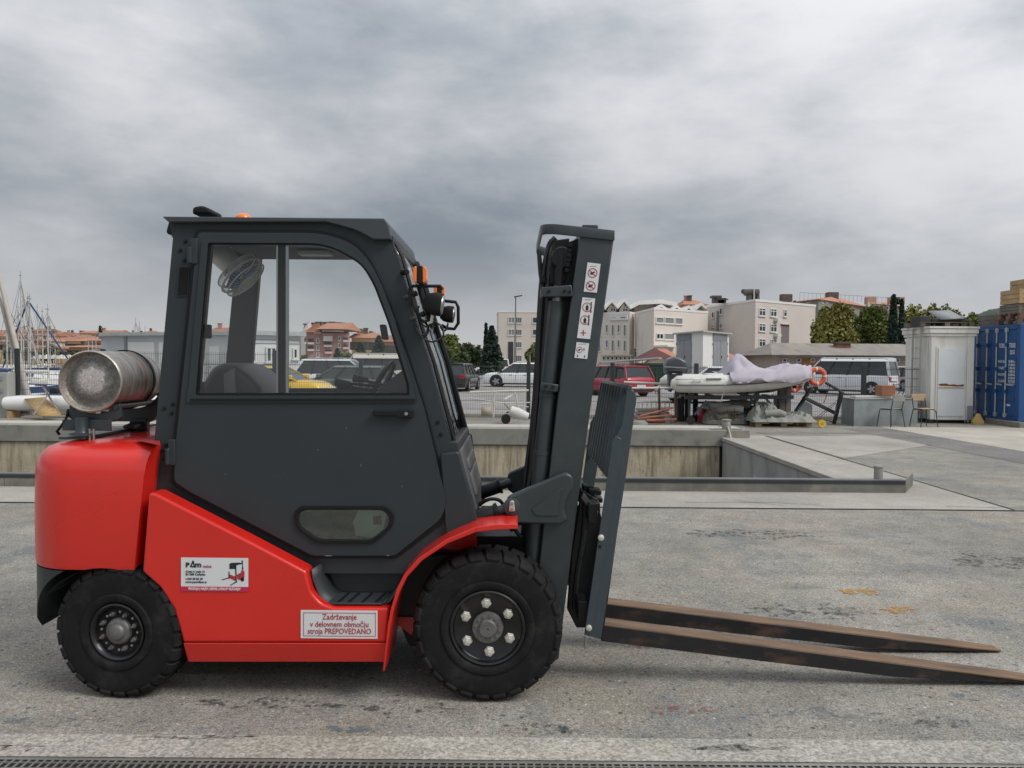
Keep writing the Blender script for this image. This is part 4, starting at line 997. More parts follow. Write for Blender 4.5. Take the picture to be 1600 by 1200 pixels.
# carriage
cg = [(906, 760), (936, 765), (930, 900), (912, 985), (890, 968), (896, 850)]
MB().prism(pp([(908, 765), (932, 778), (940, 812), (936, 870), (920, 978), (900, 978), (886, 950), (893, 860)], 3.98), 3.95, 4.0).build('carriage_plate', BLKM, fk, bevel=0.005)
MB().prism(pp([(906, 768), (920, 770), (905, 965), (886, 950), (893, 860)], 3.98), 4.50, 4.55).build('carriage_plate', BLKM, fk, bevel=0.005)
for (px, py) in ((925, 800), (908, 950)):
    q = XZ(px, py, 3.85); MB().bar((q.x, 3.80, q.z), (q.x, 2 * YC - 3.80, q.z), 0.045, 0.10).build('carriage_bar', BLKM, fk, bevel=0.006)
MB().prism(pp([(912, 770), (935, 800), (932, 810), (908, 778)], 3.86), 3.86, 3.88).build('carriage_stay', mat('worn_steel', (0.12, 0.12, 0.11), rough=0.5, metal=0.5), fk, bevel=0.003)
for (x0, y0, x1, y1, Y_) in ((911, 758, 928, 778, 4.05), (920, 764, 940, 774, 4.0), (922, 784, 938, 800, 3.93), (926, 776, 942, 786, 4.1)):
    MB().prism(pp([(x0, y0), (x1, y0 + 2), (x1, y1), (x0, y1)], Y_), Y_, Y_ + 0.09).build('valve_block', BLKM, fk, bevel=0.006)
hose(4.0, [(928, 772), (934, 800), (928, 850), (914, 920), (902, 960)], 0.013); hose(3.95, [(915, 785), (912, 840), (902, 900), (898, 950)], 0.016); hose(4.1, [(905, 790), (900, 860), (895, 930)], 0.02)
for (a1, a2, a3) in ((912, 770, 3.9), (918, 826, 3.88), (908, 870, 3.88)):
    q = P(a1, a2, a3); MB().lathe([(0, 0), (0.012, 0), (0.010, 0.006), (0, 0.007)], axisY((q.x, a3, q.z)), 6).build('carriage_bolt', BLKS, fk)
# load backrest
BR = mat('backrest_paint', (0.040, 0.056, 0.066), rough=0.38, var=0.08, coat=0.2, dirt=(0.16, 0.16, 0.16), dirt_amt=0.1, dirt_s=20)
yb0, yb1 = 3.76, 2 * YC + 0.62 - 3.76 + 0.0
yb1 = 4.88
tp = XZ(981, 607, yb0); bt = XZ(914, 992, yb0)
axd = (tp - bt).normalized()
nrmb = Vector((axd.z, 0, -axd.x))        # towards the tips
tw = XZ(994, 612, yb0); bw = XZ(939, 998, yb0)
br_top = thing('load_backrest', None, None, (tp.x, yb0, 0)); br_top.parent = fk; br_top.location = Vector(br_top.location) - Vector(fk.location); KIDS[fk].append(br_top)
upn = fillet([(980, 606, 4), (992, 611, 8), (995, 622), (978, 745), (939, 999), (913, 992), (958, 690), (972, 664)], 3)
MB().prism(pp(upn, yb0), yb0, yb0 + 0.012).build('side_plate', BR, br_top, bevel=0.003)
upf = pp(fillet([(980, 606, 4), (992, 611, 8), (995, 622), (978, 745), (952, 900), (930, 900), (958, 690), (972, 664)], 3), yb0)
MB().prism(upf, yb1 - 0.012, yb1).build('side_plate', BR, br_top, bevel=0.003)
MB().prism(pp([(957, 688), (962, 681), (971, 686), (970, 710), (925, 990), (913, 992)], yb0 - 0.003), yb0 - 0.006, yb0 - 0.001).build('side_doubler', BR, br_top, bevel=0.002)
t0 = tp + nrmb * 0.01; b0 = t0 - axd * 0.46
MB().bar((t0.x, yb0, t0.z), (t0.x, yb1, t0.z), 0.020, 0.035, up=tuple(axd)).build('top_bar', BR, br_top, bevel=0.003)
MB().bar((b0.x, yb0, b0.z), (b0.x, yb1, b0.z), 0.020, 0.03, up=tuple(axd)).build('bottom_bar', BR, br_top, bevel=0.003)
for k in range(1, 10):
    y = yb0 + (yb1 - yb0) * k / 10
    MB().bar((t0.x, y, t0.z), (b0.x, y, b0.z), 0.055, 0.016, up=(0, 1, 0)).build('upright_bar', BR, br_top)
for (bx, by) in ((939, 840), (920, 981)):
    q = P(bx, by, yb0 - 0.008); MB().lathe([(0, 0), (0.016, 0), (0.015, 0.010), (0.008, 0.014), (0, 0.014)], axisY((q.x, yb0 - 0.006, q.z)), 12).build('mounting_bolt', GALV, br_top)
q = P(937, 854, yb0 - 0.004); MB().lathe([(0, 0), (0.009, 0), (0, 0.001)], axisY((q.x, yb0 - 0.0065, q.z)), 12).build('bolt_hole', BLK, br_top)
q = XZ(915, 995, 3.83); MB().cyl(q, q - Vector((0, 0, 0.06)), 0.006, 8).build('fork_pin', STEEL, fk)
# mast warning stickers
def mast_sticker(pts, icons):
    s = MB().prism(pp(pts, YM - 0.002), YM - 0.0035, YM - 0.001).build('mast_sticker', SG, fk, smooth=0)
    for (kind, cx_, cy_, r_) in icons:
        q = P(cx_, cy_, YM - 0.005); k = r_ / 1200 * YM
        if kind in ('ring', 'ringbar'):
            MB().lathe([(k, 0), (k, 0.0006), (k * 0.84, 0.0006), (k * 0.84, 0)], axisY((q.x, YM - 0.004, q.z)), 28, cap=False).build('prohibition_ring', SR, s, smooth=0)
            if kind == 'ringbar':
                a, b2 = Vector((q.x - k * .66, YM - 0.0049, q.z + k * .66)), Vector((q.x + k * .66, YM - 0.0049, q.z - k * .66)); MB().bar(a, b2, 0.0006, k * 0.16, up=(0.7, 0, 0.7)).build('prohibition_bar', SR, s, smooth=0)
            MB().prism([(q.x - k * .5, q.z - k * .3), (q.x + k * .1, q.z - k * .35), (q.x + k * .15, q.z - k * .05), (q.x + k * .5, q.z + k * .1), (q.x + k * .45, q.z + k * .35), (q.x - k * .1, q.z + k * .2), (q.x - k * .5, q.z + k * .05)], YM - 0.0046, YM - 0.004).build('symbol', SB, s, smooth=0)
        elif kind == 'man':
            MB().lathe([(k, 0), (k, 0.0006), (k * 0.86, 0.0006), (k * 0.86, 0)], axisY((q.x, YM - 0.004, q.z)), 28, cap=False).build('prohibition_ring', SR, s, smooth=0)
            MB().prism([(q.x - k * .28, q.z - k * .7), (q.x - k * .05, q.z - k * .7), (q.x, q.z - k * .2), (q.x + k * .05, q.z - k * .7), (q.x + k * .25, q.z - k * .7), (q.x + k * .3, q.z + k * .25), (q.x + k * .1, q.z + k * .3), (q.x + k * .1, q.z + k * .6), (q.x - k * .1, q.z + k * .6), (q.x - k * .1, q.z + k * .3), (q.x - k * .3, q.z + k * .2)], YM - 0.0046, YM - 0.004).build('symbol', SB, s, smooth=0)
            MB().bar((q.x + k * .78, YM - 0.0044, q.z - k * .9), (q.x + k * .88, YM - 0.0044, q.z + k * 1.1), 0.0006, k * 0.22, up=(1, 0, 0)).build('symbol', SB, s, smooth=0)
            MB().box((q.x + k * .6, YM - 0.0046, q.z - k * 1.15), (q.x + k * .95, YM - 0.004, q.z - k * .85)).build('symbol', SR, s, smooth=0)
        elif kind == 'cross':
            MB().bar((q.x - k, YM - 0.0044, q.z), (q.x + k, YM - 0.0044, q.z), 0.0006, k * .3, up=(0, 0, 1)).build('symbol', SR, s, smooth=0)
            MB().bar((q.x, YM - 0.0052, q.z - k), (q.x, YM - 0.0052, q.z + k), 0.0006, k * .3, up=(1, 0, 0)).build('symbol', SR, s, smooth=0)
        elif kind == 'line':
            MB().box((q.x - k, YM - 0.0046, q.z - 0.0008), (q.x + k, YM - 0.004, q.z + 0.0008)).build('symbol', HUBG, s, smooth=0)
        elif kind == 'foot':
            MB().box((q.x - k * .4, YM - 0.0046, q.z - k), (q.x + k * .4, YM - 0.004, q.z + k)).build('symbol', SB, s, smooth=0)
mast_sticker([(918, 410), (938.5, 412.5), (932.5, 457.5), (912, 455.5)], [('line', 927, 416, 5), ('ringbar', 926, 426.5, 7.5), ('ringbar', 923, 446.5, 7.5)])
mast_sticker([(910, 464.5), (930, 466.5), (922, 530), (901.5, 528)], [('line', 919, 468, 5), ('man', 917.5, 480, 7.3), ('man', 914, 500, 7.3), ('cross', 911.5, 520, 4.6)])
mast_sticker([(901, 534.5), (920.5, 536.5), (917.5, 561), (897.5, 559)], [('line', 910, 537.5, 6), ('ring', 905.5, 546.5, 4.7), ('foot', 912.5, 546, 1.8), ('foot', 902.5, 556, 1.8), ('foot', 913.5, 557, 1.8)])
# --- mirrors, lamps at the cab front
def tubeP(pts, r, m, nm, par=fk):
    v = [XZ(x, y, Y) for x, y, Y in pts]; MB().tube(v, r, 8).build(nm, m, par)
tubeP([(641, 479, 3.74), (640, 451, 3.74), (644, 447, 3.74), (688, 447, 3.74), (692, 452, 3.74)], 0.008, BLKS, 'lamp_bracket')
tubeP([(641, 452, 3.74), (647, 480, 3.74), (656, 498, 3.74), (662, 503, 3.74), (676, 501, 3.74)], 0.008, BLKS, 'lamp_bracket')
tubeP([(655, 449, 3.76), (672, 500, 3.76), (676, 512, 3.76)], 0.012, BLKS, 'lamp_post')
for (a, b2) in (((632, 465), (648, 459)), ((642, 498), (660, 491))):
    tubeP([(*a, 3.80), (*b2, 3.74)], 0.010, al, 'bracket_stub'); tubeP([(b2[0] - 2, b2[1] + 1, 3.742), (b2[0] + 3, b2[1] - 1, 3.738)], 0.014, BLKS, 'stub_cap')
def lampbox(px, py, wpx, hpx, Y, dpt, nm='indicator'):
    t = MB().prism(pp(fillet([(px - wpx * .22, py - hpx / 2), (px + wpx * .22, py - hpx / 2), (px + wpx * .22, py + hpx / 2), (px - wpx * .22, py + hpx / 2)]), Y), Y - dpt / 2, Y + dpt / 2).build(nm, BLKS, fk, bevel=0.004)
    for s in (-1, 1):
        pts = fillet([(px + s * wpx * .225, py - hpx / 2 + 1), (px + s * wpx * .40, py - hpx / 2 + 1, 3), (px + s * wpx * .5, py - hpx * .3, 2), (px + s * wpx * .5, py + hpx * .3, 2), (px + s * wpx * .40, py + hpx / 2 - 1, 3), (px + s * wpx * .225, py + hpx / 2 - 1)])
        if s < 0: pts = list(reversed(pts))
        MB().prism(pp(pts, Y), Y - dpt / 2 - 0.002, Y + dpt / 2 + 0.002).build('indicator_lens', ORANGE, t, bevel=0.003)
lampbox(657, 430, 21, 27, 3.74, 0.07)
lampbox(687, 456, 16, 20, 4.66, 0.07)
tubeP([(629, 426, 3.80), (636, 425, 3.77)], 0.014, BLKS, 'lamp_plug')
def worklamp(px, py, Y, w_, h_, tilt, nm='work_lamp'):
    q = XZ(px, py, Y); M = Matrix.Translation(q) @ Matrix.Rotation(R(tilt), 4, 'Y')
    rings = []
    for x_, k in ((-w_ * .5, 0.55), (-w_ * .3, 0.85), (0, 1.0), (w_ * .28, 1.0), (w_ * .36, 0.96)):
        rings.append([M @ Vector((x_, 0.055 * k * sgn(math.cos(a)) , h_ / 2 * k * sgn(math.sin(a)))) for a in [2 * math.pi * i / 24 for i in range(24)]])
    o_ = MB().loft(rings).build(nm, BLK, fk)
    M2 = M @ Matrix.Translation((w_ * .375, 0, 0)) @ Matrix.Rotation(R(90), 4, 'Y')
    MB().lathe([(0, -0.004), (h_ * .42, -0.004), (h_ * .40, 0.004), (0, 0.010)], M2, 24).build('lamp_lens', al, o_)
def sgn(v): return math.copysign(abs(v) ** 0.6, v)
worklamp(679, 475, 3.72, 0.10, 0.112, 8)
worklamp(700, 491, 4.58, 0.09, 0.10, 4)
tubeP([(676, 490, 3.73), (674, 503, 3.74), (668, 505, 3.74)], 0.009, GALV, 'lamp_foot')
tubeP([(693, 470, 4.6), (712, 472, 4.6), (716, 480, 4.6), (716, 505, 4.6), (710, 514, 4.6), (698, 513, 4.6), (690, 508, 4.6)], 0.010, BLKS, 'lamp_guard')
hose(3.76, [(676, 502), (683, 505), (690, 510), (693, 520), (690, 528), (676, 534), (664, 530), (655, 522), (650, 512)], 0.005, 'cable')
hose(3.78, [(660, 500), (668, 508), (668, 518), (664, 524), (655, 521), (648, 506)], 0.007, 'cable')
hose(3.76, [(655, 478), (652, 490), (658, 505), (668, 512)], 0.004, 'cable')
hose(4.5, [(700, 505), (697, 515), (692, 516), (688, 510)], 0.006, 'cable')
# --- inside the cab
SEATM = mat('seat_vinyl', (0.06, 0.063, 0.066), rough=0.5, var=0.15, vs=5)
b_ = MB()
sp_ = [(352, 582), (358, 572), (372, 567), (392, 571), (412, 585), (428, 602), (434, 622), (436, 660), (350, 660), (346, 620), (344, 596)]
rings = []
for y, k in ((YC - 0.25, 0.90), (YC - 0.22, 1.0), (YC + 0.22, 1.0), (YC + 0.25, 0.9)):
    o_ = pp([(390 + (x - 390) * k, 620 + (yy - 620) * k) for x, yy in sp_], YC)
    rings.append([(x, y, z) for x, z in o_])
sh = MB().loft(rings).build('seat_back', SEATM, fk, bevel=0.02, seg=3)
MB().box((-1.45, YC - 0.26, 0.85), (-0.92, YC + 0.26, 1.0)).build('seat_cushion', SEATM, fk, bevel=0.04)
MB().prism(pp([(350, 585), (366, 575), (372, 640), (352, 640)], YC - 0.27), YC - 0.275, YC - 0.262).build('seat_piping', mat('seat_plastic', (0.25, 0.26, 0.27), rough=0.4), fk)
DSH = mat('dash_green', (0.030, 0.045, 0.043), rough=0.45, var=0.2)
MB().prism(pp([(585, 625), (608, 600), (640, 575), (655, 571), (690, 700), (585, 700)], 4.15), 3.95, 4.6).build('dashboard', DSH, fk, bevel=0.01)
MB().lathe([(0.165, -0.015), (0.18, 0), (0.165, 0.015), (0.15, 0)], Matrix.Translation(XZ(592, 607, YC)) @ Matrix.Rotation(R(-62), 4, 'Y'), 36, cap=False).build('steering_wheel', BLKS, fk)
q = XZ(592, 609, YC); MB().cyl(q, q + Vector((0.14, 0, -0.16)), 0.022, 10).build('steering_column', BLKS, fk)
for i, (a, b2) in enumerate((((532, 598), (595, 604)), ((560, 592), (600, 602)), ((536, 603), (600, 612)))):
    Yl = 3.98 + i * 0.05; tubeP([(*b2, Yl), (*a, Yl)], 0.007, BLKS, 'control_lever'); q = XZ(*a, Yl)
    MB().tube([q + Vector((0.05, 0, -0.006)), q, q - Vector((0.025, 0, -0.004)), q - Vector((0.03, 0, -0.005))], [0.012, 0.018, 0.020, 0.012], 12).build('lever_knob', DSH, fk)
MB().box((-0.98, YS + 0.35, 0.6), (-0.45, YF - 0.052, 0.88)).build('cab_floor_box', BLKS, fk)
MB().box((-1.6, YS + 0.08, 0.55), (-0.98, YF - 0.08, 0.86)).build('engine_cover', BLKS, fk, bevel=0.02)
MB().prism(pp([(560, 797), (606, 797), (600, 825), (585, 840), (556, 836), (552, 815)], YS + 0.06), YS + 0.052, YS + 0.056).build('pedal_plate', mat('pale_green', (0.80, 0.86, 0.80), rough=0.6), fk)
MB().prism(pp([(583, 806), (596, 806), (596, 820), (583, 820)], YS + 0.05), YS + 0.0505, YS + 0.0515).build('pedal', BLKS, fk)
# cab fan (clipped under the roof)
ft = thing('cab_fan', None, None, tuple(XZ(377, 430, 4.12)), local=True)
ft.parent = fk; ft.location = XZ(377, 430, 4.12) - Vector(fk.location); KIDS[fk].append(ft)
axis = Vector((0.68, -0.04, -0.68)).normalized()
M = axis.to_track_quat('Z', 'Y').to_matrix().to_4x4() @ Matrix.Scale(1.28, 4)
fw = mat('fan_plastic', (0.80, 0.80, 0.74), rough=0.45, var=0.03)
for r_, h_ in ((0.098, 0.0), (0.094, 0.028), (0.094, -0.028), (0.05, 0.045), (0.05, -0.045)):
    MB().tube([M @ Vector((r_ * math.cos(a), r_ * math.sin(a), h_)) for a in [2 * math.pi * i / 32 for i in range(32)]], 0.004 if h_ else 0.007, 6, closed=True).build('cage_ring', fw, ft)
b_ = MB()
for i in range(44):
    a = 2 * math.pi * i / 44
    b_.tube([M @ Vector((r_ * math.cos(a), r_ * math.sin(a), h_)) for r_, h_ in ((0.02, 0.05), (0.06, 0.043), (0.094, 0.028), (0.098, 0.0), (0.094, -0.028), (0.06, -0.043), (0.02, -0.05))], 0.0013, 4)
b_.build('cage_wires', fw, ft, kind='stuff')
bl = mat('fan_blue', (0.05, 0.25, 0.55), rough=0.35, var=0.05)
for k in range(4):
    a0 = math.pi / 2 * k; pts = []
    for (r_, da, h_) in ((0.018, -0.3, -0.008), (0.088, -0.10, -0.012), (0.090, 0.75, 0.014), (0.018, 0.5, 0.008)):
        pts.append(M @ Vector((r_ * math.cos(a0 + da), r_ * math.sin(a0 + da), h_)))
    MB().sheet(pts).build('blade', bl, ft, solid=0.002, recalc=False)
MB().lathe([(0, 0.05), (0.022, 0.048), (0.024, 0.04), (0, 0.04)], M, 16).build('hub', fw, ft)
MB().lathe([(0.02, -0.045), (0.045, -0.05), (0.050, -0.12), (0.042, -0.15), (0, -0.152)], M, 20).build('motor_housing', fw, ft)
e_ = M @ Vector((0, 0, -0.10)); MB().tube([e_, e_ + Vector((0.03, 0, 0.06)), e_ + Vector((0.06, 0, 0.13))], 0.010, 8).build('clip_arm', fw, ft)
# --- gas bottle and its cradle
ta = P(140, 596, 3.87); ta.y = 3.87
ad = Vector((-0.055, 1, 0)).normalized()
Mt = Matrix.Translation(ta) @ ad.to_track_quat('Z', 'Y').to_matrix().to_4x4()
def tank_mat():
    m = bpy.data.materials.new('weathered_aluminium'); m.use_nodes = True
    t = m.node_tree; n = t.nodes; l = t.links; b = n['Principled BSDF']
    tc = n.new('ShaderNodeTexCoord'); mp = n.new('ShaderNodeMapping'); mp.inputs['Scale'].default_value = (3, 16, 3); l.new(tc.outputs['Object'], mp.inputs[0])
    q = n.new('ShaderNodeTexNoise'); q.inputs['Scale'].default_value = 2.2; q.inputs['Detail'].default_value = 9; q.inputs['Roughness'].default_value = 0.7; l.new(mp.outputs[0], q.inputs['Vector'])
    r_ = n.new('ShaderNodeValToRGB'); cr = r_.color_ramp
    cr.elements[0].position = 0.32; cr.elements[0].color = (0.12, 0.11, 0.095, 1); cr.elements[1].position = 0.70; cr.elements[1].color = (0.68, 0.64, 0.58, 1)
    e = cr.elements.new(0.48); e.color = (0.40, 0.37, 0.32, 1)
    l.new(q.outputs[0], r_.inputs[0])
    # rust-red band and red overspray at lower right
    sp = n.new('ShaderNodeSeparateXYZ'); l.new(tc.outputs['Object'], sp.inputs[0])
    def mth(op, a, bb=None, cl=False):
        k = n.new('ShaderNodeMath'); k.operation = op; k.use_clamp = cl
        for i, v in enumerate((a, bb)):
            if v is None: continue
            if isinstance(v, (int, float)): k.inputs[i].default_value = v
            else: l.new(v, k.inputs[i])
        return k.outputs[0]
    q2 = n.new('ShaderNodeTexNoise'); q2.inputs['Scale'].default_value = 7; q2.inputs['Detail'].default_value = 6; l.new(tc.outputs['Object'], q2.inputs['Vector'])
    yy = mth('ADD', sp.outputs[1], mth('MULTIPLY', mth('SUBTRACT', q2.outputs[0], 0.5), 0.04))
    bandf = mth('MULTIPLY', mth('SUBTRACT', 1.0, mth('MULTIPLY', mth('ABSOLUTE', mth('SUBTRACT', yy, 0.325)), 38.0), True), 0.75)
    low = mth('MULTIPLY', mth('SUBTRACT', mth('MULTIPLY', sp.outputs[2], -9.0), mth('MULTIPLY_ADD', q2.outputs[0], 1.8) if False else mth('MULTIPLY', q2.outputs[0], 1.1), True), 0.75)
    gt = mth('GREATER_THAN', sp.outputs[1], 0.03)
    low2 = mth('MULTIPLY', mth('MULTIPLY', low, gt), 1.0, True)
    f = mth('MAXIMUM', bandf, low2)
    mx_ = n.new('ShaderNodeMix'); mx_.data_type = 'RGBA'; l.new(f, mx_.inputs['Factor']); l.new(r_.outputs[0], mx_.inputs['A']); mx_.inputs['B'].default_value = (0.33, 0.085, 0.055, 1)
    l.new(mx_.outputs['Result'], b.inputs['Base Color'])
    b.inputs['Metallic'].default_value = 0.55; b.inputs['Roughness'].default_value = 0.42
    bp = n.new('ShaderNodeBump'); bp.inputs['Strength'].default_value = 0.2; bp.inputs['Distance'].default_value = 0.004; l.new(q.outputs[0], bp.inputs['Height']); l.new(bp.outputs[0], b.inputs['Normal'])
    return m
def tank_end_mat():
    m = bpy.data.materials.new('scraped_tank_end'); m.use_nodes = True
    t = m.node_tree; n = t.nodes; l = t.links; b = n['Principled BSDF']
    tc = n.new('ShaderNodeTexCoord')
    ln = n.new('ShaderNodeVectorMath'); ln.operation = 'LENGTH'
    mp = n.new('ShaderNodeMapping'); mp.inputs['Scale'].default_value = (1, 0, 1); l.new(tc.outputs['Object'], mp.inputs[0]); l.new(mp.outputs[0], ln.inputs[0])
    q = n.new('ShaderNodeTexNoise'); q.inputs['Scale'].default_value = 22; q.inputs['Detail'].default_value = 9; q.inputs['Roughness'].default_value = 0.7; l.new(tc.outputs['Object'], q.inputs['Vector'])
    q2 = n.new('ShaderNodeTexNoise'); q2.inputs['Scale'].default_value = 60; q2.inputs['Detail'].default_value = 6; q2.inputs['Distortion'].default_value = 2; l.new(tc.outputs['Object'], q2.inputs['Vector'])
    a = n.new('ShaderNodeMath'); a.operation = 'MULTIPLY_ADD'; l.new(q.outputs[0], a.inputs[0]); a.inputs[1].default_value = 0.09; l.new(ln.outputs['Value'], a.inputs[2])
    r_ = n.new('ShaderNodeValToRGB'); cr = r_.color_ramp
    for p_, c_ in ((0.10, (0.55, 0.52, 0.50)), (0.118, (0.24, 0.23, 0.215)), (0.15, (0.13, 0.125, 0.115)), (0.178, (0.27, 0.255, 0.23)), (0.20, (0.40, 0.37, 0.32))):
        e = cr.elements.new(p_); e.color = (*c_, 1)
    cr.elements.remove(cr.elements[0]); cr.elements.remove(cr.elements[-1])
    l.new(a.outputs[0], r_.inputs[0])
    mr = n.new('ShaderNodeMapRange'); mr.inputs['From Min'].default_value = 0.3; mr.inputs['From Max'].default_value = 0.7; mr.inputs['To Min'].default_value = 0.55; mr.inputs['To Max'].default_value = 1.35; l.new(q2.outputs[0], mr.inputs['Value'])
    vm = n.new('ShaderNodeVectorMath'); vm.operation = 'SCALE'; l.new(r_.outputs[0], vm.inputs[0]); l.new(mr.outputs[0], vm.inputs['Scale'])
    l.new(vm.outputs[0], b.inputs['Base Color']); b.inputs['Metallic'].default_value = 0.45; b.inputs['Roughness'].default_value = 0.5
    return m
TK = tank_mat(); TKE = tank_end_mat()
gb_ = thing('gas_bottle', 'scuffed aluminium gas bottle lying across the forklift counterweight', 'gas bottle', tuple(ta))
rT = 0.157
MB().lathe([(rT * 0.93, 0.012), (rT * .96, 0.0), (rT, 0.006), (rT, 0.03), (rT * .985, 0.034), (rT * .985, 0.30), (rT * .995, 0.305), (rT * .995, 0.34), (rT * .985, 0.345), (rT * .98, 0.50), (rT * .93, 0.54), (rT * .82, 0.58), (rT * .66, 0.61), (rT * .5, 0.625), (0, 0.625)], Mt, 56, cap=False).build('bottle_body', TK, gb_)
MB().lathe([(rT * .95, 0.004), (rT * .93, 0.02), (rT * .86, 0.034), (rT * .82, 0.034), (rT * .70, 0.026), (rT * .5, 0.018), (rT * .25, 0.012), (0, 0.010)], Mt, 56, cap=False).build('bottle_end', TKE, gb_)
MB().lathe([(rT * .62, 0.60), (rT * .62, 0.74), (rT * .58, 0.74), (rT * .58, 0.60)], Mt, 40, cap=False).build('valve_collar', TK, gb_)
MB().lathe([(0, 0.62), (0.025, 0.62), (0.022, 0.70), (0.012, 0.72), (0, 0.72)], Mt, 14).build('valve', mat('brass', (0.45, 0.32, 0.12), rough=0.35, metal=0.9), gb_)
# cradle (part of the forklift)
for h_ in (0.385,):
    MB().lathe([(rT + 0.002, h_), (rT + 0.002, h_ + 0.022), (rT + 0.008, h_ + 0.022), (rT + 0.008, h_)], Mt, 56, cap=False).build('bottle_strap', BLKS, fk)
v = Mt @ Vector((rT + 0.01, 0, 0.396))
q = P(216, 598, 4.2); 
M3 = Mt @ Matrix.Rotation(R(18), 4, 'Z')
def cradle(h_, th, drop, a0, a1, nm):
    outp = []; 
    for i in range(17):
        a = R(a0 + (a1 - a0) * i / 16); outp.append((math.cos(a) * (rT + 0.010), math.sin(a) * (rT + 0.010)))
    low = [(0.14, -rT - drop * 0.5), (0.10, -rT - drop), (-0.10, -rT - drop), (-0.14, -rT - drop * 0.5)]
    poly = outp + low
    c = ta + ad * h_
    MB().prism([(c.x + x, c.z + z) for x, z in poly], c.y, c.y + th).build(nm, GREY2, fk, bevel=0.003)
cradle(0.05, 0.02, 0.05, 222, 318, 'cradle_plate'); cradle(0.50, 0.02, 0.085, 212, 328, 'cradle_plate')
for s in (-1, 1):
    a = ta + ad * 0.04 + Vector((s * 0.11, 0, -rT * 0.83)); c2 = ta + ad * 0.62 + Vector((s * 0.11, 0, -rT * 0.83))
    MB().cyl(a, c2, 0.014, 10).build('cradle_rail', GREY2, fk)
zc_ = ta.z - rT - 0.055
b0x = ta.x - 0.13
q0 = XZ(98, 664, 3.90); q1 = XZ(175, 664, 3.90)
MB().box((q0.x, 3.895, q0.z - 0.028), (q1.x, 3.90, q0.z + 0.028)).box((q0.x, 3.90, q0.z + 0.020), (q1.x, 3.96, q0.z + 0.028)).build('cradle_channel', GREY2, fk, bevel=0.002)
q = XZ(128, 665, 3.88)
MB().lathe([(0, -0.045), (0.060, -0.045), (0.060, -0.040), (0.034, -0.034), (0.030, -0.028), (0.030, 0.038), (0.024, 0.042), (0, 0.042)], Matrix.Translation(q), 24).build('swivel_post', GREY2, fk)
qa = G(112, 690, 1.18); qb2 = G(250, 664, 1.18)
MB().bar((q.x - 0.03, 3.84, 1.200), (q.x - 0.05, 4.66, 1.200), 0.13, 0.014).build('base_bar', GREY2, fk, bevel=0.003)
MB().bar((q.x + 0.05, 4.25, 1.22), (q.x + 0.05, 4.6, 1.26), 0.06, 0.02).build('base_arm', GREY2, fk, bevel=0.003)
MB().box((q.x + 0.0, 4.36, 1.19), (q.x + 0.10, 4.40, 1.26)).build('cradle_support', GREY2, fk, bevel=0.004)
for dx in (0.045, 0.065): MB().cyl((q.x + dx, 3.87, 1.185), (q.x + dx, 3.87, 1.245), 0.006, 8).build('swivel_bolt', STEEL, fk)
MB().tube([XZ(107, 640, 3.93), XZ(103, 655, 3.9), XZ(94, 668, 3.9), XZ(89, 674, 3.92), XZ(93, 679, 3.93)], 0.007, 6).build('strap_end', BLK, fk)
tubeP([(246, 615, 4.5), (256, 622, 4.5), (270, 640, 4.5)], 0.012, BLK, 'gas_hose')
# ------------------------------------------------------------------ far buildings
WALL_P = mat('render_pale', (0.69, 0.635, 0.565), rough=0.9, var=0.04, vs=0.25, dirt=(0.32, 0.29, 0.26), dirt_amt=0.3, dirt_s=0.3)
WALL_P2 = mat('render_pinkish', (0.62, 0.56, 0.51), rough=0.9, var=0.04, vs=0.25, dirt=(0.30, 0.27, 0.25), dirt_amt=0.3, dirt_s=0.3)
WALL_B = mat('render_beige', (0.60, 0.55, 0.48), rough=0.9, var=0.04, vs=0.2, dirt=(0.30, 0.28, 0.25), dirt_amt=0.3, dirt_s=0.3)
WALL_W = mat('render_white', (0.74, 0.72, 0.69), rough=0.9, var=0.04, vs=0.3, dirt=(0.38, 0.36, 0.33), dirt_amt=0.25, dirt_s=0.5)
WALL_G = mat('render_greygreen', (0.24, 0.235, 0.20), rough=0.9, var=0.06, vs=0.3)
WALL_BR = mat('brick_pink', (0.46, 0.25, 0.21), rough=0.9, var=0.12, vs=1.0)
WALL_Y = mat('render_yellow', (0.62, 0.45, 0.24), rough=0.9, var=0.08, vs=0.5)
WALL_Y2 = mat('render_cream', (0.62, 0.52, 0.36), rough=0.9, var=0.08, vs=0.5)
WALL_O = mat('render_salmon', (0.46, 0.27, 0.19), rough=0.9, var=0.08, vs=0.5)
WALL_PU = mat('render_mauve', (0.23, 0.17, 0.155), rough=0.9, var=0.08, vs=0.5)
TILE = mat('roof_tile', (0.34, 0.17, 0.115), rough=0.85, var=0.28, vs=1.3, dirt=(0.20, 0.12, 0.085), dirt_amt=0.6, dirt_s=0.6, bump=0.4, bs=3)
TILE2 = mat('roof_tile_bright', (0.45, 0.205, 0.125), rough=0.85, var=0.2, vs=1.0, bump=0.4, bs=3)
ROOFG = mat('corrugated_grey', (0.27, 0.245, 0.215), rough=0.9, var=0.16, vs=0.8, dirt=(0.12, 0.115, 0.105), dirt_amt=0.6, dirt_s=0.5, stretch=(2.2, 0.5, 0.5))
WFR = mat('window_white', (0.68, 0.68, 0.66), rough=0.5, var=0.02)
PANE = mat('window_dark', (0.035, 0.042, 0.048), rough=0.12, var=0.5, vs=0.4)
BLIND = mat('grey_blind', (0.22, 0.225, 0.225), rough=0.7, var=0.08, vs=2)
METG = mat('grey_door', (0.25, 0.265, 0.28), rough=0.55, var=0.05)
PLASTW = mat('white_sheet_metal', (0.74, 0.73, 0.69), rough=0.5, var=0.03, vs=0.8)
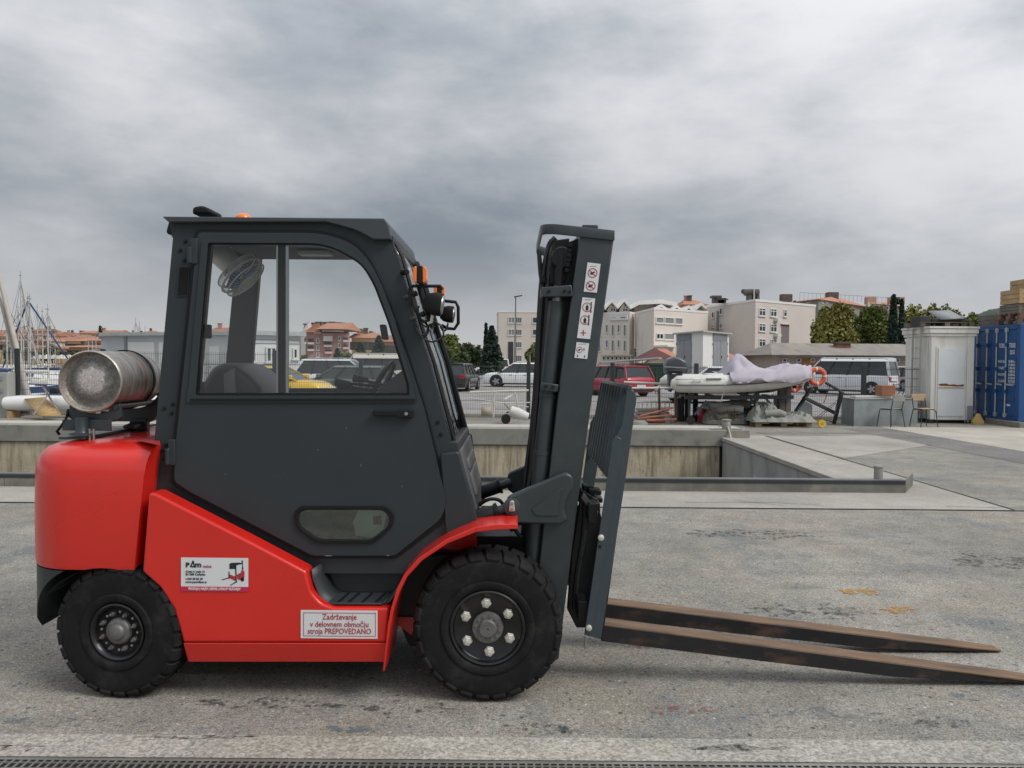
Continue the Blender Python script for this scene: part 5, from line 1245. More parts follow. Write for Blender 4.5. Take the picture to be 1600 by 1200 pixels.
class Face:
    def __init__(s, A, B):
        s.A = Vector((A[0], A[1], 0)); s.B = Vector((B[0], B[1], 0)); s.u = (s.B - s.A).normalized(); s.n = Vector((s.u.y, -s.u.x, 0))
        if s.n.dot(CL - s.A) < 0: s.n = -s.n
    def hit(s, px, py):
        d = ray(px, py); t = (s.A - CL).dot(s.n) / d.dot(s.n); return CL + d * t
    def patch(s, px0, py0, px1, py1, d0, d1, name, m, parent, bevel=0, **kw):
        """box on the face between picture columns px0..px1 and rows py0..py1, from depth d0 to d1 out of the wall"""
        a = s.hit(px0, (py0 + py1) / 2); b = s.hit(px1, (py0 + py1) / 2)
        mid = (px0 + px1) / 2
        zt = s.hit(mid, py0).z; zb = s.hit(mid, py1).z
        vs = []
        for p_ in (a, b):
            for dd in (d0, d1):
                for z_ in (zb, zt): q = p_ + s.n * dd; vs.append((q.x, q.y, z_))
        return MB().add(vs, [(0, 1, 3, 2), (4, 6, 7, 5), (0, 4, 5, 1), (2, 3, 7, 6), (0, 2, 6, 4), (1, 5, 7, 3)]).build(name, m, parent, bevel=bevel, smooth=0, **kw)
def window(f, px0, py0, px1, py1, parent, cols=2, frame=WFR, pane=PANE, fr=0.09, sill=True, rows=1):
    a = f.hit(px0, (py0 + py1) / 2); b = f.hit(px1, (py0 + py1) / 2); w_ = (b - a).length
    zt = f.hit((px0 + px1) / 2, py0).z; zb = f.hit((px0 + px1) / 2, py1).z
    u = (b - a).normalized(); n = f.n
    def q(uu, zz, dd): v = a + u * uu + n * dd; return (v.x, v.y, zz)
    def bx(mb, u0, u1, z0, z1, d0, d1):
        vs = [q(u_, z_, d_) for u_ in (u0, u1) for d_ in (d0, d1) for z_ in (z0, z1)]
        mb.add(vs, [(0, 1, 3, 2), (4, 6, 7, 5), (0, 4, 5, 1), (2, 3, 7, 6), (0, 2, 6, 4), (1, 5, 7, 3)])
    m_ = MB()
    bx(m_, 0, fr, zb, zt, 0.005, 0.10); bx(m_, w_ - fr, w_, zb, zt, 0.005, 0.10); bx(m_, fr, w_ - fr, zt - fr, zt, 0.005, 0.10); bx(m_, fr, w_ - fr, zb, zb + fr, 0.005, 0.10)
    for i in range(1, cols): c_ = w_ * i / cols; bx(m_, c_ - fr / 2, c_ + fr / 2, zb + fr, zt - fr, 0.005, 0.085)
    for i in range(1, rows): c_ = zb + (zt - zb) * 0.68; bx(m_, fr, w_ - fr, c_ - fr / 2, c_ + fr / 2, 0.006, 0.080)
    if sill: bx(m_, -0.08, w_ + 0.08, zb - 0.08, zb - 0.003, 0.004, 0.16)
    o = m_.build('window', frame, parent, smooth=0)
    p_ = MB(); bx(p_, fr, w_ - fr, zb + fr, zt - fr, 0.006, 0.03); p_.build('pane', pane, o, smooth=0)
    return o
def GX(px, Y): return P(px, 565 + (px - 800) * 0.0075, Y).x
def block(name, label, Lp, Cp, Rp, ytop, m, cat='building', group=None, back=None, parapet=None, base=0.0):
    L_ = Vector((GX(*Lp), Lp[1])); C_ = Vector((GX(*Cp), Cp[1])); R_ = Vector((GX(*Rp), Rp[1])); B_ = L_ + R_ - C_
    h = P(Cp[0], ytop, Cp[1]).z
    t = thing(name, label, cat, (C_.x, C_.y, 0), group=group)
    pts = [L_, C_, R_, B_]
    MB().loft([[(p_.x, p_.y, base) for p_ in pts], [(p_.x, p_.y, h) for p_ in pts]]).build('wall', m, t, smooth=0)
    if parapet:
        c = (L_ + R_) / 2
        o2 = [c + (p_ - c) * 1.012 for p_ in pts]
        MB().loft([[(p_.x, p_.y, h + 0.003) for p_ in o2], [(p_.x, p_.y, h + 0.28) for p_ in o2]]).build('roof_edge', parapet, t, smooth=0)
    return t, Face(L_, C_), Face(C_, R_), h, pts
# --- beige block behind the mast
t, fl, f, h, _ = block('apartment_block', 'beige four storey block with flat roof behind the street lamp', (776, 160), (778.5, 150), (905, 150), 488, WALL_B, parapet=WALL_W)
for (y0, y1) in ((495.5, 505), (514.5, 524), (534, 543.5), (555, 565)):
    if y0 < 530: window(f, 794, y0, 804, y1, t, 2, pane=BLIND)
    window(f, 806, y0, 815.5, y1, t, 3); window(f, 832, y0, 839, y1, t, 1); window(f, 855, y0, 866, y1, t, 2); window(f, 880, y0, 890, y1, t, 2)
f.patch(794, 534, 802, 569, 0.01, 0.1, 'dark_stair_glazing', PANE, t)
# --- white office with gables
t, fs, f, h, pts = block('office_building', 'pale office building with white zigzag gables on its roof', (921, 104), (983, 100), (991, 102), 490, WALL_P, parapet=WALL_W)
ff = fs
for (x0, x1) in ((946.5, 950.5), (955.8, 959.8), (965, 969), (974.5, 978.6), (935, 939)):
    tall = x0 in (955.8, 974.5, 935)
    window(ff, x0, 507.5, x1, 525 if tall else 519.5, t, 1, pane=BLIND, fr=0.05); window(ff, x0, 532 if tall else 531.5, x1, 549 if tall else 543, t, 1, pane=BLIND, fr=0.05)
sg = ff.patch(953.5, 492.8, 981.8, 500.2, 0.06, 0.22, 'sign_board', WFR, t)
ff.patch(971, 495.6, 978.5, 496.8, 0.222, 0.235, 'sign_mark', PANE, t); ff.patch(956, 496.3, 964, 496.8, 0.222, 0.235, 'sign_mark', METG, t)
ff.patch(941, 554, 989, 556, 0.02, 0.5, 'ground_canopy', WALL_Y2, t)
for i in range(7): window(ff, 941.5 + i * 6.6, 556.5, 946.5 + i * 6.6, 563, t, 1, fr=0.1, sill=False)
# penthouse and gables
pz0 = P(960, 488.5, 103).z; 
def gable(px0, px1, ypk, yev, Y0, Y1, name, m, parent, wall=None):
    x0, x1 = GX(px0, Y0), GX(px1, Y0); zp = P((px0 + px1) / 2, ypk, Y0).z; ze = P(px0, yev, Y0).z; xm = (x0 + x1) / 2
    b_ = MB()
    th = 0.35
    b_.loft([[(x0, y, ze), (xm, y, zp), (x1, y, ze), (x1, y, ze - th), (xm, y, zp - th), (x0, y, ze - th)] for y in (Y0, Y1)]).build(name, m, parent, smooth=0)
    if wall: MB().prism([(x0 + 0.3, ze - 3.0), (x1 - 0.3, ze - 3.0), (x1 - 0.3, ze - th - .05), (xm, zp - th - 0.15), (x0 + 0.3, ze - th - .05)], Y0 + 1.0, Y1 - 0.3).build('gable_wall', wall, parent, smooth=0)
gable(926, 946, 469, 480, 102, 112, 'gable_roof', WALL_W, t, WALL_P)
gable(946, 965, 468, 478.5, 102, 112, 'gable_roof', WALL_W, t, WALL_P)
gable(965.3, 984, 466.5, 478, 102, 112, 'gable_roof', WALL_W, t, WALL_P)
fg = Face((GX(926, 103), 103), (GX(984, 103), 103))
for x0 in (953.5, 972.5): window(fg, x0, 479, x0 + 9, 487, t, 2, rows=2, sill=False)
x0, x1 = GX(984.3, 102), GX(1046, 106)
zt = P(1000, 470, 103).z
MB().loft([[(x0, y, zt - 1.0 if i else zt - 1.2), (x0 + 1.0, y, zt - 0.1), (x0 + 4, y, zt + .1), (x1, y, zt - 0.35), (x1, y, zt - 0.8), (x0 + 4, y, zt - 0.45), (x0 + 1.1, y, zt - 0.6)] for i, y in enumerate((101.5, 112))]).build('curved_roof', WALL_W, t, smooth=0)
MB().box((x0 + 0.8, 104, pz0 - 0.3), (x1 - 2, 111, zt - 0.5)).build('penthouse', WALL_P2, t, smooth=0)
t, fs, f, h, pts = block('office_wing', 'blank pale wing of the office with three grey blinds in a row', (991.5, 101), (1021, 92), (1105, 98), 484, WALL_P, parapet=WALL_W)
for (x0, y0, x1, y1) in ((1024.5, 495.5, 1036.5, 505), (1038, 496, 1052.5, 506), (1054.5, 496.5, 1066, 507)): window(f, x0, y0, x1, y1, t, 1, pane=BLIND)
window(f, 1025, 521, 1036, 530, t, 2); window(f, 1037.5, 521, 1053, 531, t, 1, pane=BLIND)
window(fs, 990.8 + 1.2, 544, 995.5, 559, t, 1, rows=2)
f.patch(1021.5, 540, 1053, 542.5, 0.05, 2.2, 'canopy', WALL_W, t); 
for (a, b2, c, d) in ((1020, 1045, 478, 484), (1047, 1066, 479, 485), (1066, 1085, 480, 486)): gable(a, b2, c - 3, d - 0.5, 99, 106, 'gable_roof', WALL_W, t)
t, fs, f, h, pts = block('office_link', 'narrow set-back office link with three small windows', (1084, 108), (1086, 104), (1120, 108), 480, WALL_P2)
for x0 in (1092, 1096.5, 1101): window(f, x0, 497, x0 + 2.4, 502, t, 1, fr=0.05, sill=False)
gable(1086, 1104, 473, 481, 103.5, 110, 'gable_roof', WALL_W, t)
# --- big plain office
t, fl, f, h, pts = block('office_building', 'large plain pinkish office block with air conditioners and water tank on its flat roof', (1104, 103), (1179, 92), (1272.5, 100), 471, WALL_P2, parapet=WALL_W)
for i, (y0, y1) in enumerate(((481.5, 494), (505.5, 518), (529.5, 542))):
    window(f, 1185.5, y0, 1195.5, y1, t, 2, rows=2); window(f, 1203.3, y0 + 1, 1213, y1 + 1, t, 2, rows=2)
    ac = f.patch(1209, y1 + 4, 1214.5, y1 + 8, 0.02, 0.6, 'air_conditioner', WFR, t)
window(f, 1223.7, 484, 1229, 495, t, 1, rows=2)
window(f, 1184.5, 555, 1194.5, 562.5, t, 1, fr=0.05); window(f, 1202, 555, 1208.5, 562, t, 1, fr=0.05)
f.patch(1220.3, 507.5, 1232.5, 560, 0.01, 0.03, 'recess_shade_patch', mat('recess_shade_mauve', (0.20, 0.17, 0.165), rough=0.9), t)  # flat patch, its dark mauve paints the shade of a deep wall recess
f.patch(1219.3, 506, 1233.5, 507.3, 0.01, 0.25, 'recess_lintel', WALL_P2, t)
for (x0, y0, x1, y1) in ((1112.5, 487, 1116.5, 497), (1125, 481, 1129.5, 491.5), (1111.5, 508.5, 1116, 511.5), (1125.5, 505, 1129, 513)): window(fl, x0, y0, x1, y1, t, 1, fr=0.08)
fl.patch(1122.3, 486, 1123.6, 520, 0.1, 0.3, 'downpipe', METG, t)
# roof tank / chimney cluster
c = P(1174, 470, 96)
DKR = mat('rusty_roof_plant', (0.10, 0.085, 0.075), rough=0.8, var=0.4, vs=1)
tt = thing('rooftop_cooling_unit', 'dark rusty drum and pipes of a cooling unit on the plain office roof', 'cooling unit', (c.x, 96, h + 0.29))
zb_ = h + 0.29
MB().cyl((c.x - 0.9, 96, zb_ + 1.15), (c.x + 0.9, 96, zb_ + 1.15), 0.42, 12).build('drum', DKR, tt)
MB().cyl((c.x - 1.3, 95.4, zb_ + 1.2), (c.x - 0.2, 95.8, zb_ + 1.2), 0.3, 10).build('pipe_elbow', DKR, tt)
MB().box((c.x - 0.55, 95.6, zb_), (c.x - 0.1, 96.4, zb_ + 0.8)).box((c.x + 0.1, 95.6, zb_), (c.x + 0.4, 96.4, zb_ + 0.9)).box((c.x + 0.6, 95.6, zb_), (c.x + 0.9, 96.4, zb_ + 0.75)).build('leg_frame', DKR, tt, smooth=0)
MB().cyl((c.x + 0.1, 95.3, zb_), (c.x + 0.1, 95.3, zb_ + 1.5), 0.05, 6).build('pipe', WFR, tt)
for (px, hh) in ((1120, 0.9), (1127, 0.6), (1130, 0.5)):
    c = P(px, 470, 98); MB().box((c.x - 0.4, 98, h + .29), (c.x + 0.4, 99, h + .29 + hh * .7)).box((c.x - 0.6, 97.8, h + .29 + hh * .7 + .01), (c.x + 0.6, 99.2, h + .29 + hh)).build('roof_chimney', DKR, None, label='small chimney pot %s on the flat roof of the plain office' % {1120: 'with a wide cap', 1127: 'in the middle', 1130: 'furthest right'}[px], cat='chimney')
# red tiled roofs seen over the offices
def pitched(name, label, px0, px1, yridge, yeave, Y, dep, wallm, roofm, hip=0.25, wins=0, base=0.0, group=None, cat='house', chim=1, rz=0.0, wy=None, seed=1):
    rnd = random.Random(seed * 7 + int(px0))
    x0, x1 = GX(px0, Y), GX(px1, Y); ze = P((px0 + px1) / 2, yeave, Y).z; zr = P((px0 + px1) / 2, yridge, Y + dep / 2).z
    zr = max(zr, ze + 0.6)
    t = thing(name, label, cat, ((x0 + x1) / 2, Y + dep / 2, 0), group=group)
    MB().box((x0 + 0.3, Y + 0.3, base), (x1 - 0.3, Y + dep - 0.3, ze)).build('wall', wallm, t, smooth=0)
    hx = (x1 - x0) * hip
    e_ = 0.25
    b_ = MB()
    b_.add([(x0 - e_, Y - e_, ze + .01), (x1 + e_, Y - e_, ze + .01), (x1 + e_, Y + dep + e_, ze + .01), (x0 - e_, Y + dep + e_, ze + .01), (x0 + hx, Y + dep / 2, zr), (x1 - hx, Y + dep / 2, zr)],
           [(0, 1, 5, 4), (1, 2, 5), (2, 3, 4, 5), (3, 0, 4), (3, 2, 1, 0)])
    rf = b_.build('roof', roofm, t, smooth=0)
    if hip == 0:
        MB().add([(x0 + 0.31, Y + 0.31, ze), (x0 + 0.31, Y + dep - 0.31, ze), (x0 + 0.31, Y + dep / 2, zr - 0.1)], [(0, 1, 2)]).build('gable_end', wallm, t, smooth=0)
    for k in range(chim):
        cx_ = rnd.uniform(x0 + hx * 0.8 + 0.5, x1 - hx * .8 - 0.5); cy_ = Y + dep / 2 - rnd.uniform(0.3, 1.2)
        MB().box((cx_ - 0.35, cy_ - 0.3, zr - 1.2), (cx_ + 0.35, cy_ + 0.3, zr + 0.7)).box((cx_ - 0.45, cy_ - 0.4, zr + 0.71), (cx_ + 0.45, cy_ + 0.4, zr + 0.85)).build('chimney', WALL_BR if k % 2 else DKR, rf, smooth=0)
    if wins:
        f_ = Face((x0, Y + 0.29), (x1, Y + 0.29)); n_ = wins
        for rr in range(max(1, int((ze - 0.5) / 3.0))):
            zt_ = ze - 0.7 - rr * 3.0
            if zt_ < 1.6: break
            for i in range(n_):
                xc = x0 + (x1 - x0) * (i + 0.5) / n_
                m_ = MB().box((xc - 0.5, Y + 0.22, zt_ - 1.4), (xc + 0.5, Y + 0.285, zt_)); w__ = m_.build('window', PANE, t, smooth=0)
    return t, ze, zr, x0, x1
pitched('tiled_roof_house', 'orange tiled roof showing over the office gables', 1068, 1104, 469, 476, 150, 12, WALL_Y2, TILE2, chim=2)
pitched('low_tiled_shed', 'low orange tiled roof behind the kiosk and the covered boat', 1130, 1160, 551, 563, 66, 6, WALL_Y2, TILE2, chim=0)
pitched('low_tiled_shed', 'small orange tiled lean-to below the office canopy', 1030, 1056, 545, 557, 80, 6, WALL_Y2, TILE2, chim=0)
# red-roofed block on the right
t, fl, f, h, pts = block('apartment_block', 'grey-green apartment block under a long orange hipped roof', (1188, 190), (1277, 168), (1352, 190), 468, WALL_G)
def hiproof(pts, h, rise, m, t, over=0.8):
    c = sum(pts, Vector((0, 0))) / 4
    o_ = [c + (p_ - c) * (1 + over / (p_ - c).length) for p_ in pts]
    a = (o_[0] + o_[3]) / 2 + ((o_[1] + o_[2]) / 2 - (o_[0] + o_[3]) / 2) * 0.2; b2 = (o_[1] + o_[2]) / 2 + ((o_[0] + o_[3]) / 2 - (o_[1] + o_[2]) / 2) * 0.2
    return MB().add([(*p_, h + .01) for p_ in o_] + [(a.x, a.y, h + rise), (b2.x, b2.y, h + rise)], [(0, 1, 5, 4), (1, 2, 5), (2, 3, 4, 5), (3, 0, 4), (3, 2, 1, 0)]).build('roof', m, t, smooth=0)
hiproof(pts, h, 2.0, TILE2, t, 1.2)
for x0 in (1217, 1239.5, 1261): window(fl, x0, 468.6 + (1277 - x0) * 0.02, x0 + 5.5, 472.5 + (1277 - x0) * .02, t, 1)
for x0 in (1283, 1290, 1310): window(f, x0, 469, x0 + 3.4, 473.5, t, 1)
for (px, py) in ((1228, 462), (1300, 459)):
    c = P(px, py, 182); MB().box((c.x - 1.2, 181, h + 0.6), (c.x + 1.2, 183, c.z + 0.3)).build('chimney', DKR, t, smooth=0)
b_ = MB()
for i in range(26):
    c = P(1250 + i * 6.4, 457 + i * 0.35, 186); b_.cyl((c.x, 186, h + 1.0), (c.x, 186, c.z), 0.04, 4)
c0 = P(1250, 457, 186); c1 = P(1410, 466, 186); b_.cyl(c0, c1, 0.05, 4); b_.build('roof_railing', METG, t, smooth=0)
t, fl, f, h, pts = block('apartment_block', 'pale green apartment wing continuing right of the orange roof', (1352, 192), (1354, 188), (1358, 196), 471, mat('render_pale_green', (0.36, 0.39, 0.33), rough=0.9))
t, fl, f, h, pts = block('apartment_block', 'mauve apartment block between the round trees and the cypresses', (1352, 215), (1356, 205), (1408, 215), 474, WALL_PU); hiproof(pts, h, 1.0, WALL_O, t, 0.6)
window(f, 1370, 478, 1377, 490, t, 1, pane=BLIND); window(f, 1384, 478, 1388, 484, t, 1)
for px in (1360, 1396, 1404): c = P(px, 468, 208); MB().box((c.x - 1.2, 207, h), (c.x + 1.2, 209, c.z + 0.6)).build('chimney', WALL_O, t, smooth=0)
# long grey-roofed shed
t, ze, zr, x0, x1 = pitched('long_shed', 'long low shed with weathered grey corrugated roof behind the white van', 1209, 1480, 537, 555.5, 60, 9, mat('shed_wall', (0.36, 0.32, 0.26), rough=0.9, var=0.1, vs=0.6, dirt=(0.2, 0.18, 0.15), dirt_amt=.5), ROOFG, hip=0.09, chim=0)
MB().box((x0 - 0.3, 59.6, ze - 0.12), (x1, 59.72, ze + 0.0)).build('gutter', DKR, t, smooth=0)
c = P(1315.5, 540, 63); cb = MB().box((c.x - .55, 62.6, ze), (c.x + .55, 63.4, c.z + 0.15)).build('chimney', mat('brick_rust', (0.28, 0.13, 0.08), rough=0.9, var=0.25, vs=4), t, smooth=0)
MB().box((c.x - .68, 62.45, c.z + 0.155), (c.x + .68, 63.55, c.z + 0.30)).build('cap', DKR, cb, smooth=0)
f_ = Face((x0, 60.29), (x1, 60.29))
for i in range(9):
    px = 1222 + i * 22
    window(f_, px, 560, px + 7, 566, t, 1, fr=0.05, sill=False)
f_.patch(1251, 560, 1275, 575, 0.02, 0.06, 'rusty_gate', mat('rust_orange', (0.32, 0.16, 0.07), rough=0.9, var=0.3, vs=2), t)
# transformer kiosk
t, fl, f, h, pts = block('transformer_kiosk', 'white transformer kiosk with grey double doors on two sides', (1055.5, 50), (1098, 46), (1138.5, 49.5), 519, PLASTW, cat='kiosk')
c = (pts[0] + pts[2]) / 2; o_ = [c + (p_ - c) * 1.13 for p_ in pts]
MB().loft([[(p_.x, p_.y, h + .003) for p_ in o_], [(p_.x, p_.y, h + .09) for p_ in o_], [(c.x + (p_.x - c.x) * .1, c.y + (p_.y - c.y) * .1, h + .24) for p_ in o_]]).build('roof', mat('kiosk_roof', (0.42, 0.41, 0.38), rough=0.7), t, smooth=0)
for fc, x0, x1 in ((fl, 1058.5, 1080.5), (f, 1113.5, 1135.5)):
    xm = (x0 + x1) / 2
    fc.patch(x0, 522.5, x1, 532.5, 0.01, 0.05, 'louvre', mat('louvre_grey', (0.19, 0.205, 0.22), rough=0.6), t)
    for a, b2 in ((x0, xm - 0.25), (xm + 0.25, x1)):
        d_ = fc.patch(a, 533.2, b2, 603, 0.01, 0.05, 'door', METG, t)
    d_ = fc.patch(xm + 1, 556, xm + 1.8, 560, 0.052, 0.09, 'door_handle', DKR, t)
    for yy in (536, 555, 590): fc.patch(x0 - 0.6, yy, x0 - 0.1, yy + 3, 0.02, 0.08, 'hinge', METG, t); fc.patch(x1 + 0.1, yy, x1 + 0.6, yy + 3, 0.02, 0.08, 'hinge', METG, t)
    fc.patch(xm - 9.3, 541, xm - 8, 544, 0.052, 0.06, 'yellow_sign', mat('sign_yellow', (0.6, 0.45, 0.05), rough=0.6), t)
# prefab white port building on the left, through the cab window
t, fl, f, h, pts = block('port_building', 'long low white prefab port building seen behind the gas bottle and through the cab', (158, 60), (168, 52), (372, 48), 525, mat('prefab_panel', (0.50, 0.52, 0.53), rough=0.6, var=0.04, vs=.5))
def flatroof(pts, h, over, th, m, t):
    c = (pts[0] + pts[2]) / 2; o_ = [c + (p_ - c) * (1 + over / (p_ - c).length) for p_ in pts]
    MB().loft([[(p_.x, p_.y, h + .003) for p_ in o_], [(p_.x, p_.y, h + th) for p_ in o_]]).build('roof_slab', m, t, smooth=0)
flatroof(pts, h, 0.5, 0.22, mat('roof_trim', (0.42, 0.45, 0.43), rough=0.6), t)
f.patch(195, 527, 199, 600, 0.01, 0.06, 'downpipe', METG, t)
for x0 in (201, 249, 280): f.patch(x0, 534.5, x0 + 41 if x0 != 280 else 320, 600, 0.01, 0.05, 'panel', PLASTW, t)
f.patch(328, 541, 343, 604, 0.01, 0.06, 'door', WFR, t); d_ = f.patch(329.3, 572, 330.2, 575, 0.062, 0.1, 'door_handle', DKR, t)
window(f, 359, 541, 369, 562, t, 1)
t, fl, f2, h, pts = block('port_office', 'taller white port office wing with blue-green windows seen through the cab window', (366, 47), (376, 44), (468, 46), 523, mat('prefab_panel_light', (0.66, 0.67, 0.665), rough=0.6, var=0.04, vs=.5))
flatroof(pts, h, 0.45, 0.25, mat('roof_trim', (0.42, 0.45, 0.43)), t)
TEAL = mat('teal_pane', (0.06, 0.13, 0.14), rough=0.15, var=0.5, vs=1)
window(f2, 415, 542, 432, 566, t, 2, pane=TEAL); window(f2, 457, 544, 465, 561, t, 1); window(f2, 384, 543, 400, 566, t, 2, pane=TEAL)
f2.patch(436, 541, 450, 603, 0.01, 0.05, 'door', WFR, t)
for yy in (530.5, 536): f2.patch(370, yy, 468, yy + 0.7, 0.01, 0.04, 'fascia_line', METG, t)
# brick apartment building seen through the window
BY = 128
t, fl, f, h, pts = block('apartment_building', 'pink brick apartment building with tiled roofs, chimneys and balconies', (468, 140), (478, 128), (546, 130), 520, WALL_BR)
MB().loft([[(GX(a, BY + d), BY + d + 0.0, P(a, y, BY + d).z) for a, y in ((474, 519.5), (493, 506), (499, 506), (499, 519.5))] for d in (-0.5, 12)]).build('gable_roof', TILE2, t, smooth=0)
for (a, b2, yr, ye, Y0, Y1) in ((475, 501, 507.5, 519, BY - 1.0, BY + 12), (497, 546, 504.5, 514.5, BY - 1.5, BY + 11)):
    x0, x1 = GX(a, BY), GX(b2, BY); ze = P(a, ye, BY).z; zr = P(a, yr, BY + 6).z
    MB().add([(x0, Y0, ze), (x1, Y0, ze), (x1, Y1, ze), (x0, Y1, ze), (x0 + 0.5, (Y0 + Y1) / 2, zr), (x1 - 0.5, (Y0 + Y1) / 2, zr)], [(0, 1, 5, 4), (1, 2, 5), (2, 3, 4, 5), (3, 0, 4), (3, 2, 1, 0)]).build('roof', TILE2, t, smooth=0)
MB().loft([[(GX(470, 133), 133 + d, 0) for d in (0, 6)] + [(GX(470, 133), 139, h - 1), (GX(470, 133), 136, h + 2.2), (GX(470, 133), 133, h)], [(GX(477.5, 127.9), 127.8 + d, 0) for d in (0, 6)] + [(GX(477.5, 128), 134, h - 1), (GX(477.5, 128), 131, h + 2.2), (GX(477.5, 128), 127.9, h)]]).build('pale_gable_wall', WALL_W, t, smooth=0)
BW = mat('balcony_dark', (0.06, 0.06, 0.065), rough=0.7, var=0.4, vs=1)
for (x0, y0, x1, y1) in ((481, 529, 490, 537.5), (481, 540.5, 490, 548), (506, 534, 518, 541.5), (508, 546.5, 518, 552), (536, 527, 543.5, 534), (536, 538.5, 543.5, 545), (475.5, 528, 478, 537)):
    w__ = f.patch(x0, y0, x1, y1, 0.005, 0.05, 'loggia', BW, t); f.patch(x0 - 0.5, y1 - 2.6, x1 + 0.5, y1 + 0.6, 0.06, 0.9, 'balcony_rail', WALL_P2, t)
for (x0, y0, x1, y1) in ((494, 529, 499, 536), (494, 540, 499, 547.5), (494, 551, 499, 558), (528, 525, 532.5, 532.5), (528, 536, 532.5, 543)): window(f, x0, y0, x1, y1, t, 1, pane=BLIND)
f.patch(505, 525, 519, 533, 0.06, 1.1, 'bay', WALL_W, t); f.patch(503, 521.5, 521, 524.5, 0.06, 1.3, 'bay_roof', TILE2, t); f.patch(490, 519.2, 501, 521, 0.05, 0.6, 'white_cornice', WALL_W, t); f.patch(503, 516.5, 537, 518.5, 0.05, 0.8, 'white_cornice', WALL_W, t)
for px, py in ((479, 507.5), (486, 506), (492, 506), (498, 504.5), (506, 505), (512, 505), (519, 504.5), (524, 506), (530, 505.5), (536, 506), (541.5, 507)):
    c = P(px, py, BY + 5); MB().box((c.x - .35, BY + 4.6, c.z - 1.8), (c.x + .35, BY + 5.4, c.z)).build('chimney', WALL_BR, t, smooth=0); MB().box((c.x - .5, BY + 4.5, c.z + 0.003), (c.x + .5, BY + 5.5, c.z + 0.2)).build('chimney_cap', DKR, t, smooth=0)
pitched('yellow_house', 'yellow house with long tiled roof right of the brick apartments', 546, 584, 520, 528, 135, 10, WALL_Y, TILE2, hip=0.02, wins=4, chim=1)
pitched('salmon_house', 'salmon house partly hidden by dark pines near the cab pillar', 584, 640, 524, 534, 140, 10, WALL_O, TILE, hip=0.05, wins=6, chim=1)
pitched('tiled_house', 'low tiled house beyond the parked cars near the work lamps', 722, 762, 545, 553, 160, 12, WALL_Y2, TILE2, hip=0.15, chim=2)
pitched('tiled_house', 'long red tiled house behind the white port office', 318, 378, 512, 520, 150, 12, WALL_W, TILE, hip=0.02, wins=9, chim=4)
pitched('tiled_house', 'pale house with a low tiled roof between the cab pillar and the window bar', 408, 436, 518, 525, 150, 12, WALL_W, TILE, hip=0.1, wins=4, chim=1)
t = thing('water_tower', 'pale tower block top standing above the trees beside the cab', 'tower', (GX(708, 220), 220, 0))
MB().box((GX(703, 220), 220, 0), (GX(713, 220), 223, P(708, 520, 220).z)).build('wall', WALL_W, t, smooth=0)
# old town on the left
rnd = random.Random(11)
cols = [(WALL_Y2, 'cream'), (WALL_Y, 'yellow'), (WALL_O, 'salmon'), (WALL_W, 'white'), (WALL_BR, 'dark red')]
GRP = 'tiled houses of the old town'
TOWN = []; KEYT = []
k = 0
for (Y, yr0, step, x0, x1, wmin, wmax, dy) in ((290, 515, 21, -30, 275, 18, 30, 9), (240, 521, 26, -30, 270, 22, 34, 9), (200, 528, 33, -20, 170, 26, 40, 10), (168, 538, 38, 34, 165, 24, 36, 9)):
    px = x0
    while px < x1:
        wd = rnd.uniform(wmin, wmax); yr = yr0 + rnd.uniform(-2.5, 2.5) + (3 if px > 60 and Y > 220 else 0); m_, cn = cols[k % 4] if Y > 165 else cols[k % 2]
        KEYT.append(pitched('town_house', None, px, px + wd, yr, yr + rnd.uniform(3, dy * .66), Y + rnd.uniform(-6, 6), 11, m_, TILE if rnd.random() < .6 else TILE2, hip=rnd.choice((0.02, 0.2, 0.3)), wins=max(3, int(wd / 5)), chim=rnd.choice((0, 1, 2)), group=GRP, seed=k, base=-1)[0])
        TOWN.append((KEYT[-1], cn if Y > 165 else ('cream', 'yellow')[k % 2], Y, px, wd))
        px += step * rnd.uniform(0.8, 1.1); k += 1
rows = {290: 'in the skyline row', 240: 'in the second row from the skyline', 200: 'in the second row from the marina', 168: 'in the row nearest the marina'}
for o, cn, Y, px, wd in TOWN:
    where = 'at the left edge' if px < 25 else 'behind the masts' if px < 75 else 'left of the gas bottle' if px < 115 else 'above the gas bottle' if px < 170 else 'behind the port building'
    o['label'] = '%s %s tiled house %s %s' % ('broad' if wd > 27 else 'narrow', cn, rows[Y], where)
# ------------------------------------------------------------------ hill
def hill(name, label, Y, prof, m, dep=300):
    b_ = MB(); rings = []
    for px, py in prof:
        c = P(px, py, Y); rings.append([(c.x, Y - dep, 0.5), (c.x, Y - dep * .5, c.z * .6), (c.x, Y, c.z), (c.x, Y + dep, 0.5)])
    b_.loft(rings, cap=False, close=False); b_.build(name, m, None, label=label, kind='structure')
HILLM = mat('wooded_hill', (0.062, 0.082, 0.06), rough=1.0, var=0.35, vs=0.02, bump=0.5, bs=0.1)
pr = [(1400, 540), (1470, 515), (1500, 500), (1530, 490), (1545, 484), (1560, 481), (1580, 476), (1600, 474), (1660, 462), (1740, 455), (1850, 470), (2000, 480), (2300, 520)]
rr = random.Random(3)
pr2 = []
for i in range(len(pr) - 1):
    for k in range(6):
        t_ = k / 6; pr2.append((pr[i][0] * (1 - t_) + pr[i + 1][0] * t_, pr[i][1] * (1 - t_) + pr[i + 1][1] * t_ + rr.uniform(-0.7, 0.7)))
hill('hill', 'wooded hill on the horizon at the right', 1500, pr2, HILLM)
